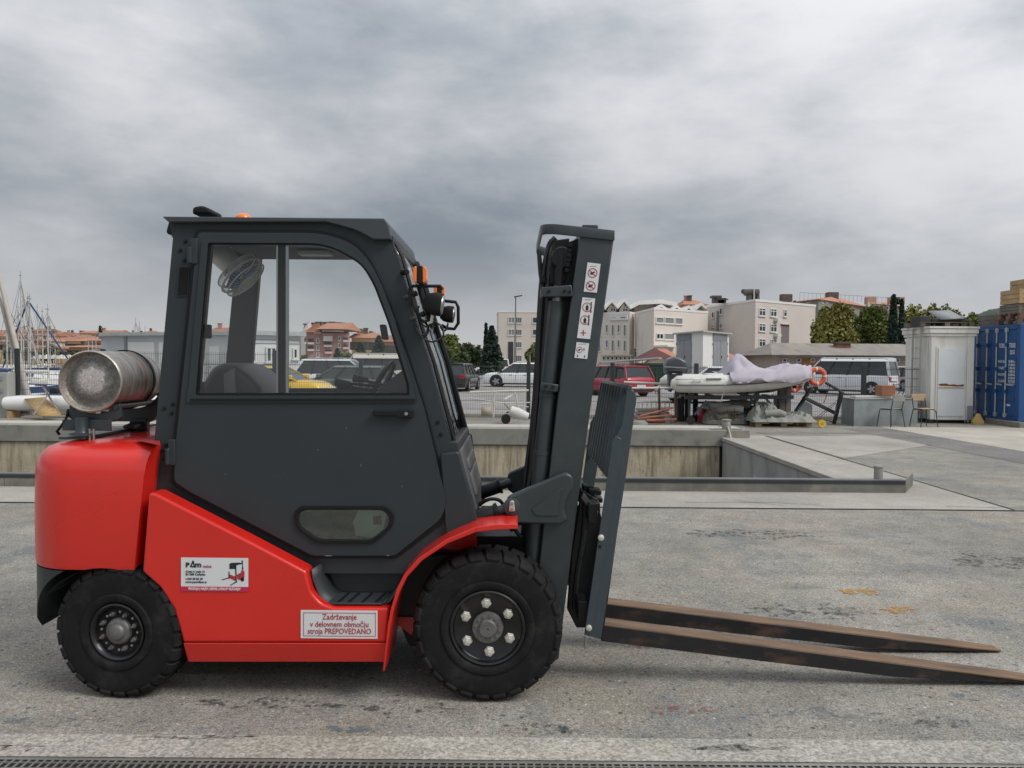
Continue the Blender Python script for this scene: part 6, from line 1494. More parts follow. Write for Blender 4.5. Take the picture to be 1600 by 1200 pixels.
# ------------------------------------------------------------------ trees
def leafmat(name, col, var=0.45):
    m = mat(name, col, rough=0.75, var=var, vs=0.35, det=3, spec=0.2)
    return m
LG = [leafmat('leaf_dark', (0.075, 0.105, 0.048)), leafmat('leaf_mid', (0.15, 0.18, 0.055)), leafmat('leaf_olive', (0.23, 0.225, 0.065)), leafmat('leaf_pine', (0.042, 0.070, 0.050)), leafmat('leaf_yellow', (0.20, 0.17, 0.04)), leafmat('leaf_light', (0.15, 0.21, 0.06))]
BARK = mat('bark', (0.10, 0.08, 0.06), rough=0.9, var=0.3, vs=2)
def tree(name, label, px, ytop, Y, wpx, m, shape='round', n=2200, leaf=0.38, zb=None, seed=0, cat='tree', group=None, z0=0.0):
    rnd = random.Random(seed + int(px) * 3 + int(Y))
    x = GX(px, Y); H = P(px, ytop, Y).z; W = wpx / F * Y / 2
    t = thing(name, label, cat, (x, Y, z0), group=group)
    zb = (H * 0.22 if zb is None else zb)
    tr = MB().tube([(x, Y, z0), (x + rnd.uniform(-.1, .1), Y, zb + 0.2), (x + rnd.uniform(-.3, .3), Y, H * 0.6)], [0.035 * H * .5 + .05, 0.02 * H * .7 + .03, 0.03], 7)
    for k in range(5):
        a = rnd.uniform(0, 6.28); z_ = zb + (H - zb) * rnd.uniform(0.1, 0.5)
        tr.tube([(x, Y, z_ - 0.3), (x + W * .5 * math.cos(a), Y + W * .5 * math.sin(a), z_ + (H - zb) * .2)], [0.06, 0.02], 5)
    tr.build('trunk', BARK, t)
    b_ = MB(); vs = []; fs = []
    lobes = []
    if shape == 'round':
        for k in range(13):
            a = rnd.uniform(0, 6.28); e_ = rnd.uniform(-0.75, 0.85); r_ = rnd.uniform(0.35, 0.62)
            lobes.append((x + W * (1 - r_ * .75) * math.cos(a) * math.sqrt(max(0, 1 - e_ * e_)), Y + W * (1 - r_ * .75) * math.sin(a) * math.sqrt(max(0, 1 - e_ * e_)), (zb + H) / 2 + (H - zb) / 2 * (1 - r_ * .7) * e_, r_ * W * rnd.uniform(.8, 1), r_ * (H - zb) / 2 * rnd.uniform(.8, 1.0)))
        lobes.append((x, Y, (zb + H) / 2, W * .6, (H - zb) / 2 * .7))
    for i in range(n):
        if shape == 'round':
            lx, ly, lz, rw, rh = rnd.choice(lobes)
            d = Vector((rnd.gauss(0, 1), rnd.gauss(0, 1), rnd.gauss(0, 1))).normalized() * (rnd.uniform(0.55, 1.06))
            c = Vector((lx + d.x * rw, ly + d.y * rw, lz + d.z * rh))
        elif shape == 'cypress':
            u = rnd.random() ** 0.9; z_ = zb + (H - zb) * u; r_ = W * (min(1, (u + 0.05) * 5) ** .5) * (1 - u) ** 0.62 * rnd.uniform(0.55, 1.1)
            a = rnd.uniform(0, 6.28); c = Vector((x + r_ * math.cos(a), Y + r_ * math.sin(a), z_))
        else:                           # cone / cedar with tiers
            u = rnd.random() ** 1.2; u = (math.floor(u * 11) + rnd.uniform(0.1, .75)) / 11; z_ = zb + (H - zb) * u; r_ = W * (1 - u) ** 0.75 * rnd.uniform(0.3, 1.12)
            a = rnd.uniform(0, 6.28); c = Vector((x + r_ * math.cos(a), Y + r_ * math.sin(a), z_ - r_ * .12))
        s = leaf * rnd.uniform(0.5, 1.3)
        nn = Vector((rnd.gauss(0, 1), rnd.gauss(0, 1), rnd.gauss(0.6, 1))).normalized()
        u_ = nn.orthogonal().normalized(); v_ = nn.cross(u_)
        b = len(vs)
        for k in range(5):
            a = 6.283 * k / 5 + rnd.uniform(-.4, .4); rr_ = s * rnd.uniform(0.45, 1.0); vs.append(c + u_ * rr_ * math.cos(a) + v_ * rr_ * math.sin(a) + nn * rnd.uniform(-.1, .1) * s)
        fs.append((b, b + 1, b + 2, b + 3, b + 4))
    b_.add(vs, fs); b_.build('crown', m, t, smooth=0, recalc=False)
    return t
tree('leafy_tree', 'broad olive green tree left of two, above the long grey roof', 1305, 471, 88, 68, LG[2], n=8000, leaf=0.25, zb=1.5)
tree('leafy_tree', 'broad green tree right of two, above the long grey roof', 1356, 473, 92, 74, LG[1], n=8000, leaf=0.25, zb=1.5)
tree('leafy_tree', 'smaller dark tree against the side of the plain office', 1281, 492, 90, 26, LG[0], n=1500, leaf=0.3, zb=1)
tree('cypress_tree', 'tall dark cypress beside the white shed', 1394, 462, 86, 19, LG[3], 'cypress', n=2600, leaf=0.28, zb=.5)
tree('cypress_tree', 'slimmer cypress touching the taller one on its right', 1407, 468, 90, 13, LG[3], 'cypress', n=1500, leaf=0.26, zb=.5)
for i, (px, yt, Y, w_, m_, lb) in enumerate([(1438, 466, 105, 60, 2, 'olive tree directly behind the white shed ladder'), (1474, 470, 112, 50, 1, 'green tree showing above the solar panel on the shed'), (1510, 474, 120, 46, 1, 'green tree between the shed roof and the hill'), (1548, 487, 110, 46, 5, 'light green tree below the hill crest'), (1585, 490, 120, 50, 1, 'green tree behind the crates on the container'), (1630, 488, 115, 60, 2, 'tree hidden by the container crates')]):
    tree('leafy_tree', lb, px, yt, Y, w_, LG[m_], n=4500, leaf=0.3, zb=1.5)
tree('leafy_tree', 'round green tree beside the work lamps', 697, 521, 75, 46, LG[1], n=2400, leaf=0.24, zb=1.0)
tree('leafy_tree', 'low yellowish tree right of the round green one', 714, 543, 78, 22, LG[4], n=900, leaf=0.22, zb=0.5)
tree('leafy_tree', 'dark round tree above the black car', 735, 536, 72, 40, LG[0], n=2200, leaf=0.22, zb=0.8)
tree('leafy_tree', 'dark bush low between the black and white cars', 722, 549, 66, 34, LG[0], n=1300, leaf=0.18, zb=0.3)
tree('cedar_tree', 'bluish conical cedar left of the beige block', 768, 509, 70, 40, LG[3], 'cone', n=4200, leaf=0.20, zb=0.7)
tree('cypress_tree', 'thin cypress just behind the cedar', 759, 506, 76, 9, LG[3], 'cypress', n=900, leaf=0.2, zb=.5)
tree('leafy_tree', 'small green tree in front of the beige block by the mast', 834, 537, 80, 26, LG[1], n=1400, leaf=0.22, zb=0.8)
tree('conifer_tree', 'dark conifer in front of the brick apartments', 527, 545, 100, 22, LG[3], 'cone', n=1400, leaf=0.24, zb=.5)
tree('conifer_tree', 'bushy grey green conifer left of the yellow house', 563, 536, 98, 34, LG[3], 'cone', n=2200, leaf=0.26, zb=.5)
tree('conifer_tree', 'grey green conifer nearest the cab pillar', 592, 525, 96, 38, LG[3], 'cone', n=2400, leaf=0.26, zb=.5)
tree('bush', 'green bush at the foot of the brick apartments', 478, 552, 90, 26, LG[1], n=900, leaf=0.2, zb=.2)
tree('bush', 'row of green shrubs in front of the yellow house', 550, 549, 95, 46, LG[1], n=1600, leaf=0.24, zb=.2)
tree('bush', 'green shrubs behind the caravan roof', 612, 549, 95, 60, LG[0], n=1600, leaf=0.24, zb=.2)
tree('leafy_tree', 'round tree top above the yellow house roof', 572, 512, 160, 34, LG[1], n=1400, leaf=0.4, zb=3)
tree('conifer_tree', 'small dark tree on the old town skyline', 157, 509, 250, 9, LG[0], 'cone', n=500, leaf=0.5, zb=4)
for i, (px, yt, w_) in enumerate([(82, 538, 18), (70, 548, 14), (118, 549, 16), (157, 547, 14), (40, 545, 16), (14, 543, 12)]):
    tree('leafy_tree', 'green waterside tree among the old town houses, number of them along the quay' if False else ['round tree by the cream houses', 'low bush by the marina masts', 'low tree above the gas bottle', 'low tree left of the white port building', 'green tree between sailing boat masts', 'tree at the far left edge behind the boom'][i], px, yt, 160, w_, LG[1], n=500, leaf=0.5, zb=1)
# street lamps
LM = mat('lamp_pole', (0.22, 0.22, 0.22), rough=0.5, metal=0.3)
def lamp(px, ytop, Y, label, arm=7):
    x = GX(px, Y); h = P(px, ytop, Y).z; t = thing('street_lamp', label, 'street lamp', (x, Y, 0))
    MB().cyl((x, Y, 0), (x, Y, h), 0.13, 10, 0.06).build('pole', LM, t)
    MB().loft([[(x - 0.15, Y - 0.15, h - 0.05), (x - .15, Y + .15, h - 0.05), (x - .15, Y + .15, h + .05), (x - .15, Y - .15, h + .05)], [(x + 0.6, Y - 0.2, h + 0.10), (x + .6, Y + .2, h + 0.10), (x + .6, Y + .2, h + .18), (x + .6, Y - .2, h + .18)]]).build('lamp_head', DKR, t, smooth=0)
lamp(805, 464, 70, 'tall grey street lamp in front of the beige block')
lamp(828, 551, 70, 'short lamp post by the small tree near the mast')
lamp(620, 556, 80, 'short lamp post seen through the cab') if False else None
# ------------------------------------------------------------------ vehicles
CG = mat('car_glass', (0.022, 0.028, 0.030), rough=0.06, var=0.3, spec=0.8)
CT = mat('car_tyre', (0.014, 0.014, 0.015), rough=0.8)
CR = mat('alloy_rim', (0.45, 0.46, 0.47), rough=0.35, metal=0.7)
CB = mat('car_trim_black', (0.015, 0.015, 0.016), rough=0.5)
TL = mat('tail_lamp_red', (0.45, 0.01, 0.015), rough=0.2, coat=0.6)
HL = mat('head_lamp', (0.55, 0.57, 0.58), rough=0.15, coat=0.6)
NP = mat('number_plate', (0.65, 0.66, 0.66), rough=0.5)
def paint(name, col, metal=0.0): return mat(name, col, rough=0.28, metal=metal, var=0.03, coat=0.7, spec=0.5)
def car(name, label, cat, loc, rz, pm_, L_, W, H, hood=0.24, ws=0.16, rear=0.06, rglass=0.10, belt=0.60, hoodz=0.52, tailz=0.60, clear=0.20, wr=0.33, wb=0.58, npil=2, roofbars=False, tint=None, group=None, rt=.075):
    t = thing(name, label, cat, loc, rz, local=True, group=group)
    xf, xb = L_ / 2, -L_ / 2; hw = W / 2
    xwb = xf - hood * L_; xrs = xwb - ws * L_; xrb = xb + rear * L_; xre = xrb + rglass * L_
    zb = belt * H; zh = hoodz * H; ztl = tailz * H
    st = [(xb, clear + .15, ztl * .82, .86), (xb + .05, clear + .05, ztl * .95, .93), (xrb + 0.02, clear, ztl, .97), (xb + L_ * .25, clear, zb, 1), (0, clear, zb, 1), (xwb, clear, zb * .985, 1), (xwb + (xf - xwb) * .5, clear, (zh + zb) / 2 * .99, .985), (xf - 0.22, clear, zh * .95, .95), (xf - .05, clear + .03, zh * .80, .86), (xf, clear + .12, zh * .62, .76)]
    rings = []
    for x, z0, z1, k in st:
        w_ = hw * k; r = []
        for (yy, zz) in ((.86, z0), (.97, z0 + .06), (1.0, z0 + (z1 - z0) * .35), (1.0, z0 + (z1 - z0) * .62), (.965, z0 + (z1 - z0) * .86), (.90, z0 + (z1 - z0) * .97), (.72, z1 + 0.004)): r.append((x, w_ * yy, zz))
        r += [(x, 0, z1 + 0.018)]
        r += [(x_, -y_, z_) for x_, y_, z_ in reversed(r[:-1])]
        rings.append(r)
    body = MB().loft(rings).build('body', pm_, t, smooth=50)
    tp = 0.74
    def gr(x, z, k, kz): return [(x, hw * k, z), (x, hw * k * .97, z + kz), (x, 0, z + kz * 1.3), (x, -hw * k * .97, z + kz), (x, -hw * k, z)]
    # greenhouse (glass)
    g0 = [(xrb, zb - .03), (xre, H - .06), (xrs, H - .06), (xwb, zb - .03)]
    gm = tint or CG
    rings = [[(xrb - .02, hw * .90 * s, zb - .04) for s in (-1, 1)] + [(xwb + .04, hw * .90 * s, zb - .04) for s in (1, -1)], [(xre, hw * tp * s, H - .045) for s in (-1, 1)] + [(xrs, hw * tp * s, H - .045) for s in (1, -1)]]
    MB().loft(rings).build('glasshouse', gm, t, smooth=0)
    MB().loft([[(x, y, z) for y, z in ((-hw * (tp + .03 + rt * .5), H - rt), (-hw * (tp - .04), H - .02), (0, H + .0), (hw * (tp - .04), H - .02), (hw * (tp + .03 + rt * .5), H - rt))] for x in (xre - .06, xre + .15, 0 if xre + .15 < 0 < xrs - .1 else (xre + xrs) / 2, xrs - .1, xrs + .02)], cap=True).build('roof', pm_, t, smooth=60)
    pil = []
    def pillar(xa, xb_, w_=.07, nm='pillar', m=pm_):
        for s in (-1, 1): MB().bar((xa, s * hw * .915, zb - .05), (xb_, s * hw * (tp + .015), H - .05), w_, .035, up=(0, 1, 0)).build(nm, m, t, smooth=0)
    pillar(xwb + .03, xrs, .06); pillar(xrb, xre, .13 if npil > 1 else .1)
    for i in range(npil):
        f_ = (i + 1) / (npil + 1); xm = xrb + (xwb - xrb) * f_; xt = xre + (xrs - xre) * f_
        pillar(xm, xt, .07, 'pillar', CB)
    # wheels
    for sx in (1, -1):
        for s in (1, -1):
            x = sx * L_ * wb / 2 + (0.0 if sx > 0 else 0.0); M = Matrix.Translation((x, s * (hw - .01), wr)) @ Matrix.Rotation(R(-90 * s), 4, 'X')
            MB().lathe([(0, -.02), (wr + .055, -.02), (wr + .055, 0.004), (0, 0.004)], Matrix.Translation((x, s * (hw + .0), wr + .01)) @ Matrix.Rotation(R(-90 * s), 4, 'X'), 24).build('wheel_arch', CB, t, smooth=0)
            wh = MB().lathe([(wr * .62, -.16), (wr * .97, -.16), (wr, -.13), (wr, -.0), (wr * .96, .028), (wr * .70, .032), (wr * .66, .02)], M, 24).build('wheel', CT, t)
            MB().lathe([(wr * .67, .016), (wr * .62, .022), (wr * .58, .006), (0, .006)], M, 24).build('rim', CB, wh)
            b_ = MB()
            for k in range(5):
                a = 6.283 * k / 5
                p0 = M @ Vector((0, 0, .02)); p1 = M @ Vector((wr * .6 * math.cos(a), wr * .6 * math.sin(a), .022)); b_.bar(p0, p1, wr * .30, .018, up=(0, 1, 0.01))
            b_.build('spokes', CR, wh, smooth=0)
    # lights, plates, mirrors, handles, bumpers
    for s in (1, -1):
        MB().box((xf - .22, s * hw * .70 - .14, zh * .68), (xf - .015, s * hw * .70 + .14, zh * .80)).build('headlight', HL, t, bevel=.02)
        MB().box((xb - .012, s * hw * .78 - .12, ztl * .70), (xb + .14, s * hw * .78 + .14, ztl * .90)).build('tail_light', TL, t, bevel=.02)
        MB().box((xwb - .25, s * (hw + .02) - .08, zb + .02), (xwb - .10, s * (hw + .02) + .08, zb + .16)).build('mirror', pm_ if W < 1.9 else CB, t, bevel=.02)
        for xx in (xwb - .9, xwb - 1.8):
            if xx > xrb: MB().box((xx, s * hw * .985 - .015, zb * .84), (xx + .18, s * hw * .985 + .03, zb * .84 + .03)).build('door_handle', pm_, t, smooth=0)
        b_ = MB()
        for xx in (xwb - .15, xwb - 1.12, xwb - 2.05):
            if xx > xrb + .2: b_.box((xx, s * hw * 1.0 - .002, clear + .16), (xx + .014, s * hw * 1.0 + .004, zb * .85))
        b_.build('door_gap', CB, t, smooth=0)
        MB().box((-L_ * wb / 2 + wr + .06, s * hw * .975 - .02, clear - .03), (L_ * wb / 2 - wr - .06, s * hw * .975 + .012, clear + .06)).build('side_skirt', CB, t, smooth=0)
    MB().box((xb - .02, -.26, ztl * .50), (xb + .03, .26, ztl * .50 + .12)).build('number_plate', NP, t, smooth=0)
    MB().box((xf - .03, -.26, zh * .42), (xf + .012, .26, zh * .42 + .11)).build('number_plate', NP, t, smooth=0)
    MB().box((xb - .015, -hw * .84, clear + .06), (xb + .1, hw * .84, clear + .20)).build('rear_bumper', CB, t, smooth=0)
    MB().box((xf - .1, -hw * .55, zh * .50), (xf + .006, hw * .55, zh * .62)).build('grille', CB, t, smooth=0)
    if roofbars:
        for s in (-1, 1): MB().tube([(xre + .2, s * hw * .66, H - .01), (xre + .3, s * hw * .66, H + .05), (xrs - .3, s * hw * .66, H + .05), (xrs - .2, s * hw * .66, H - .01)], .018, 6).build('roof_rail', CB if pm_ != MATS.get('car_white') else CR, t)
    return t
CW = paint('car_white', (0.76, 0.77, 0.78)); CBk = paint('car_black', (0.012, 0.013, 0.015)); CRd = paint('car_red', (0.42, 0.012, 0.04)); CSl = paint('car_silver', (0.34, 0.35, 0.355), .35)
CGr = paint('car_grey', (0.12, 0.125, 0.12), .3); CYe = paint('car_yellow', (0.80, 0.50, 0.02)); CTe = paint('car_teal', (0.07, 0.14, 0.17)); CVn = paint('van_silver', (0.68, 0.69, 0.70)); CBe = paint('caravan_cream', (0.55, 0.50, 0.43)); CNv = paint('car_navy', (0.02, 0.03, 0.06))
def CL_(px, py): v = G(px, py); return (v.x, v.y, 0)
def cg(px, Y): return (GX(px, Y), Y, 0)
car('crossover_car', 'white crossover car with dark wheels left of the forklift mast', 'car', cg(813, 49), R(174), CW, 4.7, 1.92, 1.54, hood=.22, ws=.20, rear=.02, rglass=.27, belt=.60, hoodz=.56, tailz=.68, wr=.36, wb=.61)
car('estate_car', 'black estate car seen from behind beside the cab pillar', 'car', cg(716, 42.5), R(82), CBk, 4.7, 1.80, 1.50, hood=.25, ws=.15, rear=.02, rglass=.07, tailz=.66, belt=.62, npil=3)
car('suv_car', 'red car with roof rails seen from behind right of the mast', 'car', cg(958, 37.5), R(120), CRd, 4.3, 1.80, 1.47, hood=.22, ws=.13, rear=.02, rglass=.07, tailz=.62, belt=.60, npil=3, roofbars=True)
car('hatchback', 'yellow hatchback with sloping bonnet seen through the cab', 'car', cg(430, 25.5), R(-4), CYe, 3.7, 1.62, 1.40, hood=.24, ws=.20, rear=.03, rglass=.12, belt=.68, hoodz=.64, tailz=.66, wr=.29)
car('estate_car', 'dark grey estate car behind the yellow one in the cab window', 'car', cg(541, 33), R(180), CGr, 4.6, 1.78, 1.38, hood=.25, ws=.17, rear=.03, rglass=.12, belt=.62, npil=3)
car('estate_car', 'white estate car behind the dark grey one, tail light showing', 'car', cg(537, 38), R(0), CW, 4.8, 1.82, 1.66, hood=.22, ws=.19, rear=.02, rglass=.10, belt=.58, npil=3, roofbars=True)
car('camper_van', 'cream camper van with a long window behind the estate cars', 'van', cg(606, 46), R(180), CBe, 5.4, 2.0, 2.05, hood=.05, ws=.10, rear=.01, rglass=.02, belt=.52, hoodz=.5, tailz=.5, npil=4, roofbars=True, rt=.32)
car('minibus', 'silver minibus with dark windows and roof bars behind the fence', 'van', cg(1323, 41), R(139), CVn, 4.8, 1.9, 1.95, hood=.13, ws=.15, rear=.012, rglass=.035, belt=.55, hoodz=.47, tailz=.55, wr=.33, wb=.64, npil=3, roofbars=True, rt=.2)
car('compact_car', 'small teal car far away between the black and the white cars', 'car', cg(752, 95), R(95), CTe, 4.0, 1.7, 1.45)
car('delivery_van', 'small white van far behind the teal car', 'van', cg(766, 88), R(185), CW, 4.2, 1.8, 1.9, hood=.2, ws=.12, rear=.01, rglass=.02)
car('saloon_car', 'white car with dark windscreen behind the rubber boat', 'car', cg(1113, 31), R(178), CW, 4.4, 1.78, 1.47, hood=.26, ws=.17, rear=.04, rglass=.14)
car('saloon_car', 'white car half hidden left of the red one', 'car', cg(927, 40), R(120), CW, 4.3, 1.76, 1.46)
car('saloon_car', 'dark parked car by the long shed left of the minibus', 'car', cg(1222, 50), R(180), CNv, 4.3, 1.76, 1.46)
car('hatchback', 'silver hatchback in the car park behind the tank lorry boat cover', 'car', cg(1180, 55), R(180), CSl, 4.0, 1.7, 1.5) if False else None
car('hatchback', 'silver hatchback far right of the minibus beside a bicycle', 'car', cg(1412, 47), R(100), CSl, 4.0, 1.72, 1.5)
# canoe / boards on the red car roof rack and dark green skip
t = thing('roof_boards', 'long grey boards tied on a roof rack above the red car', 'boards', (GX(985, 36), 36, 1.8))
for i in range(3):
    a = P(938, 566.5, 36 + i * .3); b2 = P(1032, 559 + i, 37 + i * .3); MB().bar(a, b2, 0.3, 0.05).build('board', [METG, WFR, ROOFG][i], t, bevel=.01)
t = thing('skip_container', 'dark green skip with lid behind the red car', 'skip', (GX(1028, 44), 44, 0))
SKG = mat('skip_green', (0.018, 0.055, 0.04), rough=0.6, var=.2)
x0, x1 = GX(1002, 44), GX(1053, 44)
MB().loft([[(x0 + .3, 44, .1), (x1 - .3, 44, .1), (x1 - .3, 46, .1), (x0 + .3, 46, .1)], [(x0, 43.8, 1.45), (x1, 43.8, 1.45), (x1, 46.2, 1.45), (x0, 46.2, 1.45)]]).build('body', SKG, t, smooth=0)
MB().box((x0 - .05, 43.7, 1.453), (x1 + .05, 46.3, 1.58)).build('rim', SKG, t, bevel=.02)
for i in range(5): MB().box((x0 + .4 + i * .42, 43.80, .3), (x0 + .48 + i * .42, 43.92, 1.40)).build('rib', SKG, t, smooth=0)
t = thing('gazebo', 'white awning with dark red roof behind the skip', 'awning', (GX(1020, 56), 56, 0))
x0, x1 = GX(1000, 56), GX(1052, 56)
MB().add([(x0, 55, 1.9), (x1, 55, 1.9), (x1, 59, 1.9), (x0, 59, 1.9), ((x0 + x1) / 2, 57, 2.7)], [(0, 1, 4), (1, 2, 4), (2, 3, 4), (3, 0, 4), (3, 2, 1, 0)]).build('roof', mat('awning_red', (0.11, 0.035, 0.035), rough=.8), t, smooth=0)
for x in (x0, x1): MB().cyl((x, 55, 0), (x, 55, 1.9), .04, 6).build('post', LM, t)
t = thing('wooden_shelter', 'small gabled stone shelter roof below the office wing', 'shelter', (GX(1030, 62), 62, 0))
x0, x1 = GX(1008, 62), GX(1050, 62); xm = (x0 + x1) / 2; zz = PZ(550, 62, 1030)
MB().prism([(x0, .0), (x1, 0), (x1, zz - 1), (xm, zz), (x0, zz - 1)], 62, 66).build('wall', WALL_Y2, t, smooth=0)
MB().bar((x0 - .3, 61.8, zz - 1.1), (xm, 61.8, zz + .05), .5, .1).bar((x1 + .3, 61.8, zz - 1.1), (xm, 61.8, zz + .05), .5, .1).build('roof', DKR, t, smooth=0)
# bicycle
t = thing('bicycle', 'blue bicycle leaning beyond the fence left of the white shed', 'bicycle', (GX(1404, 30), 30, 0))
xc = GX(1404, 30)
BLU = mat('bike_blue', (0.03, 0.08, 0.2), rough=.4)
for dx in (-.5, .5): MB().tube([(xc + dx + .33 * math.cos(a), 30, .35 + .33 * math.sin(a)) for a in [6.283 * i / 24 for i in range(24)]], .018, 6, closed=True).build('wheel', CB, t)
b_ = MB(); b_.cyl((xc - .5, 30, .35), (xc - .15, 30, .85), .02, 6).cyl((xc - .15, 30, .85), (xc + .35, 30, .8), .02, 6) if False else None
for p_, q_ in (((-.5, .35), (-.1, .35)), ((-.1, .35), (-.2, .85)), ((-.2, .8), (.35, .85)), ((-.1, .35), (.35, .8)), ((-.5, .35), (-.2, .8)), ((.5, .35), (.33, .95))): b_.tube([(xc + p_[0], 30, p_[1]), (xc + q_[0], 30, q_[1])], .018, 6)
b_.build('frame', BLU, t); MB().box((xc - .3, 29.95, .9), (xc - .08, 30.05, .94)).build('saddle', CB, t); MB().tube([(xc + .33, 29.75, 1.0), (xc + .33, 30.25, 1.0)], .015, 6).build('handlebar', CB, t)
# parking lines
for i, px in enumerate((640, 760, 840, 905, 1000)):
    v = G(px, 632 - i * 0); 
v0 = [(-4.5, 28.0), (-1.5, 28.0), (1.5, 28.0), (4.5, 28.0)]
LNM = mat('road_paint', (0.55, 0.54, 0.5), rough=.8, var=.1)
def line(a, b2, w_=.12, nm='parking_line'):
    a = Vector(a); b2 = Vector(b2); d = (b2 - a).normalized(); n = Vector((-d.y, d.x)) * w_ / 2
    flat(nm, [tuple(a - n), tuple(b2 - n), tuple(b2 + n), tuple(a + n)], Z1, LNM)
line((-9, 27.3), (1.2, 24.4), .16)
for x in (-6, -3, 0, 3): line((x, 37), (x - .3, 32.5))
for x in (9, 12, 15): line((x, 37), (x + .2, 32))
# ------------------------------------------------------------------ marina boats
WM = mat('gelcoat_white', (0.78, 0.78, 0.75), rough=0.3, var=0.03, coat=.3)
ALM = mat('mast_alloy', (0.48, 0.47, 0.44), rough=0.5, var=0.05)
SAILB = mat('sail_cover_blue', (0.02, 0.05, 0.14), rough=0.8, var=0.2)
SAILW = mat('sail_white', (0.62, 0.60, 0.56), rough=0.8, var=0.1)
WIRE = mat('rig_wire', (0.14, 0.14, 0.14), rough=0.6)
WL = -1.35
def sailboat(loc, rz, mh, L_, covm, label, group, local=True, furl=False):
    t = thing('sailing_boat', label, 'sailing boat', loc, rz, local=True, group=group)
    st = [(-.5, .62, .75), (-.3, .95, .85), (0, 1, .9), (.25, .75, 1.0), (.42, .32, 1.1), (.5, .03, 1.2)]
    hw = L_ * .16; rings = []
    for f_, k, z in st: rings.append([(f_ * L_, hw * k, z), (f_ * L_, hw * k * .9, .3), (f_ * L_, hw * k * .35, -.1), (f_ * L_, -hw * k * .35, -.1), (f_ * L_, -hw * k * .9, .3), (f_ * L_, -hw * k, z)])
    MB().loft(rings).build('hull', WM if rnd.random() < .75 else SAILB, t, smooth=60)
    MB().loft([[(-.22 * L_, hw * .6 * s, z) for s, z in ((-1, .85), (-.9, 1.2), (.9, 1.2), (1, .85))], [(.18 * L_, hw * .5 * s, z) for s, z in ((-1, .9), (-.8, 1.2), (.8, 1.2), (1, .9))]]).build('cabin', WM, t)
    MB().cyl((.05 * L_, 0, .9), (.05 * L_, 0, mh), .075, 6, .055).build('mast', ALM, t)
    MB().cyl((.05 * L_, 0, 1.9), (-.38 * L_, 0, 1.95), .13, 8).build('boom_cover', covm, t)
    b_ = MB()
    b_.cyl((.05 * L_, 0, mh - .2), (-.49 * L_, 0, .9), .018, 4)
    for s in (-1, 1): b_.cyl((.05 * L_, 0, mh * .95), (.03 * L_, s * hw * .95, .9), .018, 4); b_.cyl((.05 * L_, -.7 * 0, mh * .55), (.05 * L_, s * .7, mh * .57), .03, 4)
    b_.build('rigging', WIRE, t, smooth=0)
    MB().cyl((.05 * L_, 0, mh - .3), (.48 * L_, 0, 1.15), .07 if furl else .02, 6).build('forestay', covm if furl else WIRE, t)
    MB().box((.05 * L_ - .25, -.03, mh + .05), (.05 * L_ + .12, .03, mh + .1)).cyl((.05 * L_, 0, mh), (.05 * L_, 0, mh + .5), .015, 4).build('masthead', WIRE, t, smooth=0)
    return t
SG_ = 'sailing boats moored in the marina'
def srig(px, ytop, Y, cov, furl=False, rz=None, L_=10):
    mh = P(px, ytop, Y).z - WL
    return sailboat((GX(px, Y), Y, WL), R(rz if rz is not None else rnd.uniform(60, 120)), mh, L_, cov, 'sailing boat with tall bare mast moored in the marina', SG_, furl=furl)
rnd = random.Random(5)
for (px, yt, Y, cv, fu, rz) in [(4, 470, 62, SAILB, False, 80), (13, 497, 75, SAILW, False, 95), (30, 431, 70, SAILW, True, 100), (33, 464, 85, SAILW, False, 90), (38, 468, 66, SAILB, True, 20), (50, 465, 72, SAILB, True, 160), (56, 480, 95, SAILW, False, 90),
        (64, 487, 80, SAILW, False, 100), (69, 484, 60, SAILW, False, 85), (76, 505, 115, SAILW, False, 90), (18, 505, 100, SAILW, False, 90), (24, 480, 92, SAILW, True, 70), (44, 490, 105, SAILW, False, 90), (84, 512, 128, SAILW, False, 90), (136, 526, 120, SAILW, False, 90), (142, 527, 118, SAILW, False, 90), (148, 530, 122, SAILW, False, 90)]:
    o = srig(px, yt, Y, cv, fu, rz, L_=9 if Y < 90 else 8)
    o['label'] = {4: 'sailing boat with blue boom cover at the left edge by the crane boom', 13: 'sailing boat whose short mast stands just inside the crane boom', 30: 'sailing boat with the tallest mast in the marina', 33: 'sailing boat whose mast stands just right of the tallest one', 38: 'sailing boat with blue furled sail sloping down to the right', 50: 'sailing boat with blue furled sail sloping down to the left',
        56: 'far sailing boat between the blue furled sails and the gas bottle', 64: 'sailing boat with second mast from the right in the dense cluster', 69: 'sailing boat with the rightmost tall mast of the cluster', 76: 'small distant sailing boat just right of the mast cluster', 18: 'distant sailing boat with short mast behind the crane boom', 24: 'sailing boat with pale furled sail left of the tallest mast', 44: 'distant sailing boat between the two blue furled sails', 84: 'smallest distant mast left of the gas bottle',
        136: 'left one of three short masts above the gas bottle', 142: 'middle one of three short masts above the gas bottle', 148: 'right one of three short masts above the gas bottle'}[px]
for (px, yt, Y) in ((210, 499, 120), (216, 505, 130), (225, 513, 130)): srig(px, yt, Y, SAILW, False, 90)['label'] = {210: 'tallest of three masts rising above the white port building roof', 216: 'middle mast rising above the white port building roof', 225: 'shortest mast rising above the white port building roof'}[px]
